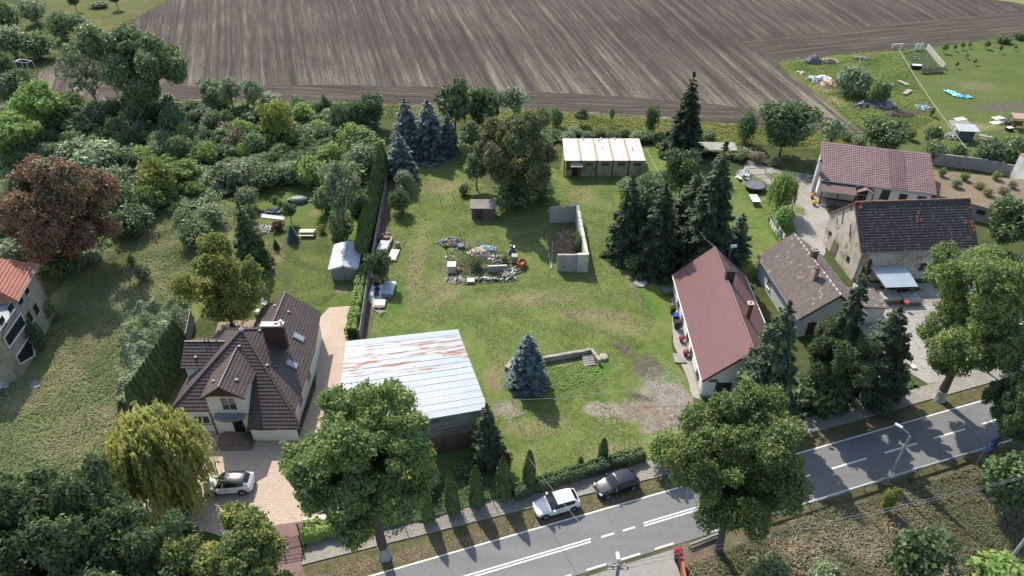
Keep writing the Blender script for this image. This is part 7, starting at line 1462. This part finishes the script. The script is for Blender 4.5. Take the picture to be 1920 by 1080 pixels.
heap('rubble_pile', 'white litter behind the maroon drums', 'litter', 724, 440, 0.7, 0.6, 0.3, 18, [c_wh, c_pk, c_ws], (0.15, 0.4), 24)
for i, (x, y, lb) in enumerate(((706, 534, 'top tyre of the three on the white sheets'), (707.5, 543, 'middle tyre of the three on the white sheets'), (706, 552, 'bottom tyre of the three on the white sheets'))):
    p = G(x, y, 0.55); r = MB(); N_ = 16
    for q in range(N_):
        a0, a1 = 2*math.pi*q/N_, 2*math.pi*(q+1)/N_
        prof = [(0.2, 0.0), (0.33, 0.0), (0.36, 0.1), (0.33, 0.2), (0.2, 0.2), (0.2, 0.0)]
        for (r0_, z0_), (r1_, z1_) in zip(prof, prof[1:]): r.poly([(p.x+r0_*math.cos(a0), p.y+r0_*math.sin(a0), .55+z0_), (p.x+r0_*math.cos(a1), p.y+r0_*math.sin(a1), .55+z0_), (p.x+r1_*math.cos(a1), p.y+r1_*math.sin(a1), .55+z1_), (p.x+r1_*math.cos(a0), p.y+r1_*math.sin(a0), .55+z1_)])
    tag(obj('tyre', r, M_tyre), lb, 'tyre', 'tyres on the sheet stack')
def drum(label, px, py, r_, h, mat, lay=False):
    p = G(px, py); m = MB(); m.lathe((p.x, p.y, 0), [(r_, 0), (r_*1.03, h*.33), (r_, h*.36), (r_*1.03, h*.66), (r_, h), (r_*.9, h), (r_*.88, h-.03)], 14); return tag(obj('drum', m, mat), label, 'drum')
c_ma = pm('maroon_drum', (0.2, 0.07, 0.06), (0.14, 0.05, 0.045), 3, 0.6); drum('maroon drum beside the garden wall', 710, 451, 0.42, 0.8, c_ma); drum('maroon drum right of the first maroon drum', 726, 452, 0.42, 0.8, c_ma); drum('grey-green drum behind the white panels', 746, 463, 0.32, 0.8, c_st)
boxy('crate', 'long dark wooden box right of the maroon drums', 'crate', 733, 455, (0.35, 1.4, 0.5), M_wood, -0.05, 0, [('lid', (0, 0, 0.52), (0.4, 1.45, 0.05), c_gw)])
# ruin heap, stick
heap('compost_heap', 'heap of brown earth and dry stalks inside the roofless ruin', 'heap', 1062, 462, 1.7, 3.6, 1.0, 260, [pm('dry_stalks', (0.3, 0.22, 0.12), (0.2, 0.15, 0.08), 4, .95), c_tan, pm('brown_earth', (0.14, 0.09, 0.06), (0.1, 0.07, 0.045), 3, .95)], (0.05, 0.12), 31, 0.6, 7.0, under=pm('brown_earth', (0.14, 0.09, 0.06)))
plant('b_mid', 1084, 470, 440, 10, 'green weeds against the side wall inside the ruin'); plant('b_fr', 1082, 452, 432, 8, 'more weeds at the back of the ruin heap')
for a_, b_, lb in (((1024, 440), (1033, 505), 'pale long plank lying left of the ruin'), ((1036, 455), (1034, 505), 'second plank beside the ruin heap')):
    p, q = G(*a_), G(*b_); d = q-p; m = MB(); m.box((p+q)/2+Vector((0, 0, .1)), (d.length, 0.12, 0.08), math.atan2(d.y, d.x)); tag(obj('plank', m, c_gw), lb, 'plank')
# low broken wall by the blue spruce
lw = thing('low_stone_wall', 'low L-shaped stone foundation wall behind the blue spruce', 'wall', tuple(G(1070, 665)))
def wseg(a, b, h, th, par, nm, mat, seed): p, q = G(*a), G(*b); m = MB(); ragged(m, (p.x, p.y), (q.x, q.y), th, h, h, seed, 0.5, 0.04); return obw(nm, m, mat, par)
M_sw = wall_mat('old_stone_wall', (0.36, 0.33, 0.28), (0.16, 0.15, 0.13), 0.8, 1.5, bumps=0.8)
wseg((1018, 679), (1108, 663), 0.75, 0.35, lw, 'long_wall', M_sw, 1); wseg((1108, 663), (1124, 684), 0.75, 0.35, lw, 'short_wall', M_sw, 2)
m = MB(); c_ = G(1131, 672); m.lathe((c_.x, c_.y, 0), [(0.55, 0), (0.5, 0.35), (0.3, 0.4)], 9); obw('fallen_block', m, M_sw, lw)
m = MB(); c_ = G(1102, 676)
for k in range(5): m.box((c_.x+0.03*k, c_.y-0.32*k+.5, 0.22-0.04*k), (1.3, 0.26, 0.2), 0.2)
obw('steps', m, M_concrete, lw)
l2 = thing('broken_wall_end', 'broken stone wall end left of the blue spruce', 'wall', tuple(G(958, 688))); wseg((950, 696), (966, 676), 0.6, 0.5, l2, 'wall_piece', M_sw, 3); m = MB(); c_ = G(962, 690); m.box((c_.x, c_.y, .2), (.7, .6, .4), .5); obw('stone_block', m, M_sw, l2)
p = G(1201, 532); m = MB(); m.lathe((p.x, p.y, 0), [(0.85, -0.02), (0.85, 0.16), (0.8, 0.18)], 20); mh = tag(obj('well_cover', m, M_concrete), 'round concrete well cover at the edge of the lawn', 'well cover'); m = MB(); m.lathe((p.x, p.y, .18), [(0.25, 0), (0.22, 0.06)], 10); obj('cap', m, c_st, mh)
boxy('garden_table', 'dark small table on the bare soil behind the white house', 'table', 1250, 552, (1.3, 0.8, 0.05), c_sl, 0.2, 0.68, [('leg', (sx*.55, sy*.32, -.34), (.06, .06, .68), M_black) for sx in (-1, 1) for sy in (-1, 1)])
# garden furniture left
def picnic(label, px, py, rz, mat, w=1.9):
    p = G(px, py); r = thing('picnic_table', label, 'picnic table', (p.x, p.y, 0), rz)
    m = MB()
    for k in range(4): m.box((0, -0.33+0.22*k, 0.74), (w, 0.2, 0.05))
    obj('table_top', m, mat, r)
    for s_ in (-1, 1): m = MB(); m.box((0, s_*0.75, 0.44), (w, 0.28, 0.05)); obj('seat', m, mat, r)
    for x in (-w*.38, w*.38):
        m = MB(); m.box((x, 0, 0.4), (0.08, 1.7, 0.08)); m.box((x, -.35, .36), (.08, .08, .72)); m.box((x, .35, .36), (.08, .08, .72)); obj('leg', m, mat, r)
picnic('cream wooden picnic table on the garden lawn', 577, 441, 0.0, pm('cream_wood', (0.66, 0.62, 0.47), (0.55, 0.5, 0.38), 3, .7), 2.1)
picnic('grey picnic table in the paddock beside the shelter', 1844, 262, -0.5, c_gw, 2.2)
def chair(label, px, py, rz, group='white garden chairs'):
    p = G(px, py); r = thing('garden_chair', label, 'chair', (p.x, p.y, 0), rz, group); m = MB(); m.box((0, 0, .43), (.5, .5, .05)); obj('seat', m, M_wgutter, r); m = MB()
    for k in range(5): m.box((-.2+.1*k, .24, .72), (.05, .03, .5))
    m.box((0, .24, .97), (.5, .05, .08)); obj('backrest', m, M_wgutter, r)
    for sx in (-1, 1):
        for sy in (-1, 1): m = MB(); m.box((sx*.22, sy*.22, .2), (.05, .05, .42)); obj('leg', m, M_wgutter, r)
        m = MB(); m.box((sx*.25, 0, .65), (.05, .5, .04)); obj('armrest', m, M_wgutter, r)
chair('white garden chair left of the terrace corner', 483, 588, 2.8); chair('white garden chair nearer the roof of the long wing', 497, 574, 1.2)
p, q = G(490, 406), G(534, 411); gr2 = MB(); gr2.prism([(p.x, p.y-.4), (q.x, q.y-.4), (q.x-.1, q.y+.5), (p.x-.1, p.y+.6)], 0.0, 0.12); tag(obj('tarp_strip', gr2, pm('grey_tarp', (0.42, 0.43, 0.45), (0.33, 0.34, 0.36), 2, .6, .6)), 'light grey flat tarp strip in the garden', 'tarp')
heap('rubble_pile', 'heap of dark slates behind the grey tarp strip', 'rubble heap', 514, 397, 2.0, 0.7, 0.5, 80, [c_sl, M_black, c_sl], (0.2, 0.5), 41, .4); heap('rubble_pile', 'pale stone heap beside the spreading juniper', 'rubble heap', 489, 432, 1.9, 1.3, 0.7, 170, [c_wh, c_st, c_pk, c_sl], (0.15, 0.4), 42, under=c_st)
p = G(560, 379); cv = thing('covered_boat', 'small dark boat-shaped object under a green-grey cover at the back of the garden', 'covered boat', (p.x, p.y, 0), 0.1); m = MB(); m.lathe((0, 0, 0), [(0.9, 0), (1.05, 0.35), (1.0, 0.65), (0.7, 0.85), (0.2, 0.95)], 14); m.v = [(x*1.35, y*.75, z) for x, y, z in m.v]; obj('cover', m, pm('green_grey_cover', (0.16, 0.2, 0.2), (0.11, 0.14, 0.15), 2, .5, .6), cv, True); m = MB(); m.box((-1.25, -.05, .4), (.5, .7, .55)); obj('front', m, M_black, cv)
# white frame and bright things far left
def frame_thing(name, label, cat, px, py, w_, d_, h, mat, rz=0.0, r0=0.05, roof=None):
    p = G(px, py); r = thing(name, label, cat, (p.x, p.y, 0), rz)
    for sx in (-1, 1):
        for sy in (-1, 1): m = MB(); m.tube([(sx*w_/2, sy*d_/2, 0), (sx*w_/2*.9, sy*d_/2*.9, h)], r0, 5); obj('post', m, mat, r)
    m = MB()
    for a, b in (((-1, -1), (1, -1)), ((1, -1), (1, 1)), ((1, 1), (-1, 1)), ((-1, 1), (-1, -1))): m.tube([(a[0]*w_*.45, a[1]*d_*.45, h), (b[0]*w_*.45, b[1]*d_*.45, h)], r0, 5)
    obj('top_frame', m, mat, r)
    if roof: m = MB(); m.slab([(-w_/2, -d_/2, h+.04), (w_/2, -d_/2, h+.04), (w_/2, d_/2, h+.3), (-w_/2, d_/2, h+.3)], .05); obj('roof', m, roof, r)
    return r
frame_thing('goal_frame', 'white metal frame in the orchard at the left edge', 'frame', 50, 130, 3.5, 1.6, 1.8, M_wgutter, -0.3, 0.07)
for x, y, w_, lb in ((8, 305, 2.0, 'white tarp heap at the left edge above the chestnut'), (25, 290, 1.4, 'second white tarp scrap at the left edge above the chestnut')): heap('tarp_scrap', lb, 'tarp', x, y, w_, .9, .9, 18, [c_ws], (.5, 1.1), int(x), .15)
for x, y, lb in ((10, 722, 'white board leaning at the foot of the derelict house'), (68, 722, 'grey board lying in the meadow right of the derelict house')): boxy('board', lb, 'board', x, y, (0.9, 1.2, 0.1), c_ws if x < 50 else c_bl, .3, .1, [('batten', (0, 0, .08), (.1, 1.2, .06), c_gw)])
# around the concrete yard
p = G(1415, 355); tr_ = thing('trampoline', 'round dark trampoline in the yard behind the drooping willow', 'trampoline', (p.x, p.y, 0)); m = MB(); m.lathe((0, 0, .78), [(1.45, 0), (1.45, .06), (.0, .07)], 24); obj('mat', m, c_sl, tr_); m = MB(); m.lathe((0, 0, .3), [(1.5, 0), (1.62, .5), (1.5, .56), (1.45, .5)], 24); obj('rim', m, M_black, tr_)
for k in range(6): a_ = k*1.047; m = MB(); m.tube([(1.5*math.cos(a_), 1.5*math.sin(a_), 0), (1.5*math.cos(a_), 1.5*math.sin(a_), .8)], .04, 5); obj('leg', m, M_metal, tr_)
frame_thing('climbing_frame', 'rusty dark metal frame behind the trampoline', 'frame', 1420, 335, 3.6, 2.4, 1.3, M_gutter, 0.1, 0.06)
p = G(1417, 386); sl_ = thing('table', 'pale blue-white table board on low legs in front of the trampoline', 'table', (p.x, p.y, 0)); m = MB(); m.box((0, 1.0, .75), (1.2, 2.2, .06)); obj('board', m, c_ws, sl_)
for sx in (-1, 1):
    for sy in (0.05, 1.95): m = MB(); m.box((sx*.5, sy, .36), (.07, .07, .72)); obj('leg', m, c_bl, sl_)
heap('tarp_scrap', 'white tarp and panels heaped left of the rusty frame', 'tarp', 1396, 335, 1.1, 2.2, 1.2, 30, [c_ws, c_wh, c_bl], (.4, 1.0), 51, .12); heap('clutter', 'bicycles and clutter leaning at the left gable of the bungalow', 'clutter', 1514, 335, 1.1, 1.3, .8, 80, [M_black, c_sl, M_metal, c_gn], (.05, .1), 52, .6, 8)
m = MB(); p = G(1382, 408, 1.0); m.lathe((p.x, p.y, .6), [(.1, 0), (.45, .2), (.3, .35), (.05, .4)], 9); m.v = [(x, y, z) for x, y, z in m.v]; tag(obj('blue_bucket', m, paint('bright_blue', (0.03, 0.15, 0.45), .5)), 'small bright blue tub at the edge of the grove', 'tub')
sh = frame_thing('lumber_shelter', 'weathered wooden lumber shelter behind the tallest dark spruce', 'shelter', 1340, 292, 6.5, 2.5, 1.6, c_gw, -0.05, 0.07, pm('torn_sheeting', (0.36, 0.36, 0.3), (0.22, 0.22, 0.17), 1, .8)); heap('board_pile', 'boards and old frames stacked right of the lumber shelter', 'board pile', 1398, 288, 2.4, 1.1, 1.0, 50, [c_gw, M_wood, c_st], (.12, .25), 53, .4, 8)
# clothes line
pa, pb = G(1440, 425), G(1462, 462); cl = thing('clothes_line', 'clothes line with posts running toward the grey-brown roof', 'clothes line', (pa.x, pa.y, 0))
for p in (pa, pb): m = MB(); m.tube([(p.x, p.y, 0), (p.x, p.y, 1.9)], .05, 5); m.tube([(p.x-.4, p.y, 1.88), (p.x+.4, p.y, 1.88)], .03, 4); obw('post', m, M_metal, cl)
for o_ in (-.35, .35): m = MB(); m.tube([(pa.x+o_, pa.y, 1.88), ((pa.x+pb.x)/2+o_, (pa.y+pb.y)/2, 1.76), (pb.x+o_, pb.y, 1.88)], .012, 4); obw('line', m, M_wgutter, cl)
cols = [('white', M_white), ('navy', paint('navy_cloth', (0.03, 0.05, 0.15), .9)), ('pale blue', c_bl), ('white', M_white), ('navy', paint('navy_cloth2', (0.03, 0.05, 0.15), .9)), ('white', M_white), ('pink', pm('pink_cloth', (0.7, 0.45, 0.5), (0.6, .38, .44)))]
M_lin = pm('washed_linen', (0.75, 0.75, 0.75), (0.65, 0.65, 0.66), 3, .9)
for i in range(12):
    f = (i//2+0.5)/6; o_ = -.35 if i % 2 else .35; c = pa.lerp(pb, f); d = norm(pb-pa); nm, mt = cols[i % 7]; mt = M_lin if nm == 'white' else mt
    m = MB(); hh = .5+.25*((i*7) % 3)/2; m.box((c.x+o_, c.y, 1.8-hh/2), (.55, .03, hh), math.atan2(d.y, d.x)+.05*math.sin(i)); tag(obj('laundry', m, mt), '%s cloth on the %s line, place %d from the drooping willow end' % (nm, 'left' if i % 2 else 'right', i//2+1), 'laundry', 'laundry on the clothes line')
# under and before the canopy
for x, y, w_, lb in ((1664, 562, 1.6, 'left of two pale tarpaulin-covered stacks in the yard'), (1703, 566, 1.5, 'right of two pale tarpaulin-covered stacks in the yard')):
    p = G(x, y); r = thing('covered_stack', lb, 'covered stack', (p.x, p.y, 0), .1, 'covered stacks in the gravel yard'); m = MB(); m.prism([(-w_*.7, -w_*.5), (w_*.7, -w_*.55), (w_*.65, w_*.5), (-w_*.6, w_*.55)], 0, .8); obj('stack', m, M_wood, r); m = MB(); m.prism([(-w_*.74, -w_*.56), (w_*.73, -w_*.6), (w_*.7, w_*.55), (-w_*.65, w_*.6)], .55, .88); obj('tarpaulin', m, pm('dusty_tarp', (0.38, 0.38, 0.36), (0.28, 0.28, 0.26), 1.5, .8, .8), r)
p = G(1699, 569, .9); m = MB(); m.lathe((p.x, p.y, .88), [(.2, 0), (.3, .3), (.2, .3)], 10); tag(obj('bucket', m, paint('red_plastic', (0.5, 0.03, 0.03), .5)), 'red bucket on the right covered stack', 'bucket')
heap('firewood', 'dark firewood heaped under the blue-grey canopy', 'firewood', 1690, 542, 2.6, .9, .9, 90, [M_wood, M_dwood, c_gw], (.12, .2), 54, .8, 4); heap('rubble_pile', 'orange tile rubble below the right end of the barn', 'rubble heap', 1785, 520, 2.2, 1.2, .7, 90, [c_or, c_pk, c_tan], (.2, .4), 55, .3); heap('rubble_pile', 'white and tan rubble under the maples at the right of the yard', 'rubble heap', 1850, 575, 2.2, 1.4, .5, 90, [c_wh, c_tan, c_or, c_st], (.15, .45), 56, .3)
p = G(1712, 690); m = MB(); m.lathe((p.x, p.y, 0), [(.3, 0), (.32, .25), (.2, .3)], 9); tag(obj('white_pot', m, M_white), 'small white round pot at the front of the gravel yard', 'pot')
# the weedy lot and the paddock
for (lb, x, y, rx, ry, h, n, ms, sz, lg, un) in (('dark grey rock-like heap at the far edge of the weedy lot', 1523, 118, 2.0, 1.3, 1.6, 30, [c_sl, c_st], (.3, .9), 1, c_sl), ('brown and white log pile right of the dark heap', 1546, 117, 3.2, 1.2, .9, 60, [c_wh, M_wood, c_tan], (.2, .35), 5, None), ('small plank heap in the weedy lot', 1614, 112, 2.2, 1.0, .7, 30, [c_gw, c_st], (.2, .35), 4, None),
        ('white sacks and sheeting on the straw heap', 1537, 152, 2.6, 1.5, 1.1, 40, [c_ws, c_ws, c_wh], (.5, 1.2), 1, None), ('tan straw heap under the white sacks', 1554, 160, 1.9, 1.8, 1.1, 110, [c_tan, c_tan, c_pk], (.15, .4), 2, c_tan), ('white logs lying before the grey willow bush', 1581, 176, 1.5, 1.1, .5, 16, [c_ws, c_gw], (.15, .25), 7, None),
        ('rubble heap with stones under the dark bush', 1652, 198, 3.0, 2.0, 1.1, 90, [c_st, c_pk, c_sl], (.3, .8), 1, c_st), ('stones and a barrel left of the rubble heap', 1613, 200, 1.8, 1.0, .9, 40, [c_st, c_gw, c_sl], (.3, .7), 1, None), ('dark soil mound at the right of the weedy lot', 1685, 215, 3.0, 1.6, .9, 50, [pm('dark_mound_soil', (.1, .075, .055), (.07, .055, .04))], (.2, .5), 1, pm('dark_mound_soil', (.1, .075, .055))),
        ('blue and white plastic scrap beside the yellow bush', 1729, 203, 1.2, 1.2, .5, 14, [c_bl, c_ws], (.4, .9), 1, None), ('pale sack fragments in the weeds by the field edge', 1500, 138, 1.0, .7, .4, 10, [c_wh], (.3, .6), 1, None), ('white strip of litter above the grey planks', 1661, 160, 1.6, .3, .3, 12, [c_wh], (.3, .5), 2, None)):
    heap('heap', lb, 'heap', x, y, rx, ry, h, n, ms, sz, int(x), .4, lg, under=un)
for x, y, a_, L_, lb in ((1693, 158, 1.9, 2.6, 'grey board standing steeply among the weeds'), (1700, 175, .8, 3.2, 'grey board lying flat among the weeds')):
    p = G(x, y); m = MB(); m.box((p.x, p.y, .35), (L_, .9, .08), a_); tag(obj('board', m, c_gw), lb, 'board')
def pallet_fence(label, a, b, h=1.2, dbl=False):
    p, q = G(*a), G(*b); d = q-p; an = math.atan2(d.y, d.x); n = max(1, round(d.length/1.3)); nn = Vector((-d.y, d.x, 0)).normalized()
    for k in range(n):
        c = p.lerp(q, (k+.5)/n); r = thing('pallet', label % (k+1), 'pallet', (c.x, c.y, 0), an, 'pallets fencing the vegetable plot')
        for s_ in (-1, 1):
            for j in range(5): m = MB(); m.box((0, s_*.07, .12+j*.26), (1.2, .025, .12)); obj('slat', m, c_wh if dbl else M_wood, r)
        for sx in (-.55, 0, .55): m = MB(); m.box((sx, 0, h/2), (.09, .11, h)); obj('stringer', m, c_gw, r)
pallet_fence('pale upright pallet on the right side of the vegetable plot, number %d from the field', (1737, 92), (1769, 131), dbl=True); pallet_fence('brown upright pallet on the near side of the vegetable plot, number %d from the left', (1726, 138), (1768, 136))
struct(sheet('vegetable_plot', [(1690, 96), (1736, 93), (1767, 133), (1724, 136)], 0.05, ground_mat('plot_soil', [GR_D, brt, (0.12, 0.1, 0.07), soil], s2=1.5), .15, 1.5))
blades('vegetables', 'leafy vegetable plants in the pallet-fenced plot', [(1692, 98), (1735, 95), (1764, 132), (1726, 134)], 2600, .5, .16, LM['mid'], 61, clump=.8, cat='vegetables')
for x, y, lb in ((1681, 92, 'white bench-like trestle at the corner of the plot by the field'), (1716, 96, 'left of two white leaning sheets behind the vegetable plot'), (1725, 95, 'right of two white leaning sheets behind the vegetable plot')):
    p = G(x, y); m = MB(); w_ = 3.0 if x < 1700 else .8; m.box((p.x, p.y, 1.0 if w_ < 1 else 1.1), (w_, .12, 1.5 if w_ < 1 else .35), .15)
    if w_ > 1: m.box((p.x-1.1, p.y, .5), (.15, .12, 1.1), .1); m.box((p.x+1.0, p.y, .5), (.15, .12, 1.1), -.1)
    tag(obj('white_sheet', m, c_ws), lb, 'sheet')
boxy('cart', 'black cart with a white cover at the corner of the vegetable plot', 'cart', 1717, 129, (2.0, 1.1, .7), M_black, -.15, .1, [('cover', (0, 0, .74), (1.9, 1.0, .08), c_ws), ('wheel', (-.7, -.6, .15), (.4, .08, .4), M_tyre)])
# blue tarp
rg = np.random.default_rng(9); m = MB(); o_ = G(1797, 180)
def tarp(cx, cy, rx, ry, a0, nx=10, ny=7):
    H_ = rg.uniform(.05, .38, (nx+1, ny+1)); P_ = [[Vector((cx, cy, 0))+Matrix.Rotation(a0, 3, 'Z')@Vector(((i/nx-.5)*2*rx*(1+.15*math.sin(j*1.7)), (j/ny-.5)*2*ry*(1+.2*math.sin(i*1.1)), H_[i][j])) for j in range(ny+1)] for i in range(nx+1)]
    for i in range(nx):
        for j in range(ny): m.poly([P_[i][j], P_[i+1][j], P_[i+1][j+1], P_[i][j+1]])
tarp(o_.x-.7, o_.y+1.0, .95, 1.5, .35); tarp(o_.x+.8, o_.y-.6, 1.4, .7, -.25); bt = obj('blue_tarp', m, paint('sky_blue_tarp', (0.12, 0.48, 0.72), .45)); tag(bt, 'crumpled bright sky-blue tarpaulin on the paddock grass', 'tarpaulin')
rs = frame_thing('shelter', 'small grey-roofed shelter on posts in the paddock corner', 'shelter', 1804, 262, 3.6, 2.6, 2.1, c_gw, -.1, .07, pm('grey_sheet_roof', (0.42, 0.46, 0.46), (0.34, 0.38, 0.38), 1.5, .6)); m = MB(); m.box((0.2, .3, .8), (2.6, 1.4, 1.6)); obj('store', m, c_sl, rs)
struct(sheet('concrete_pad', [(1778, 226), (1812, 224), (1832, 243), (1790, 246)], .045, ground_mat('pad_concrete', [(0.36, 0.34, 0.3), (0.42, 0.4, 0.35), (0.32, 0.3, 0.26), (0.27, 0.25, 0.2)]), .05))
heap('board_pile', 'boards leaning at the left side of the paddock shelter', 'board pile', 1780, 258, 1.1, .8, .9, 16, [c_gw, c_wh], (.3, .5), 71, .1, 3)
for x, y, lb in ((1800, 224, 'white panel lying behind the shelter pad'), (1871, 222, 'upper white panel left of the swing'), (1868, 231, 'lower white panel left of the swing'), (1762, 241, 'small white scrap left of the shelter')): p = G(x, y); m = MB(); w_ = .7 if x == 1762 else 2.2; m.box((p.x, p.y, .1), (w_, w_*.55, .08), .3); tag(obj('white_board', m, c_ws), lb, 'board')
heap('clutter', 'white and dark bags beside the garden swing', 'clutter', 1888, 234, 1.3, .9, .8, 24, [c_ws, M_black, c_sl], (.3, .7), 72, .6); boxy('cooler', 'dark box with white lid before the garden swing', 'box', 1891, 245, (1.1, .8, .6), M_black, .2, 0, [('lid', (0, 0, .63), (1.1, .8, .08), c_ws)])
sw_ = frame_thing('garden_swing', 'brown wooden garden swing with pinkish canopy at the right edge', 'garden swing', 1908, 240, 3.4, 2.2, 2.1, pm('swing_wood', (0.24, 0.1, 0.07), (0.17, 0.08, 0.055)), -.2, .08, pm('pink_canopy', (0.42, 0.27, 0.24), (0.34, 0.21, 0.19), 2, .8)); m = MB(); m.box((-.3, 0, .6), (1.9, .6, .08)); m.box((-.3, .3, .9), (1.9, .08, .6)); obj('bench', m, pm('swing_wood', (0.24, 0.1, 0.07)), sw_)
# satellite dish / floodlight by the maroon ridge
p = G(1371, 463, 7.0); dd = thing('floodlight', 'small white floodlight on a stay by the small blue spruce', 'floodlight', (p.x, p.y, 0)); m = MB(); m.tube([(0, 0, 0), (0, 0, 7.0)], .05, 5); obj('post', m, M_gutter, dd); m = MB(); m.box((0.3, 0, 7.1), (.7, .3, .3), .2); obj('lamp_head', m, M_wgutter, dd)
# drop prototypes that were never planted
for k, o in PROTO.items():
    if k not in USED:
        for ch in list(KIDS[o.name]): bpy.data.objects.remove(ch)
        bpy.data.objects.remove(o)
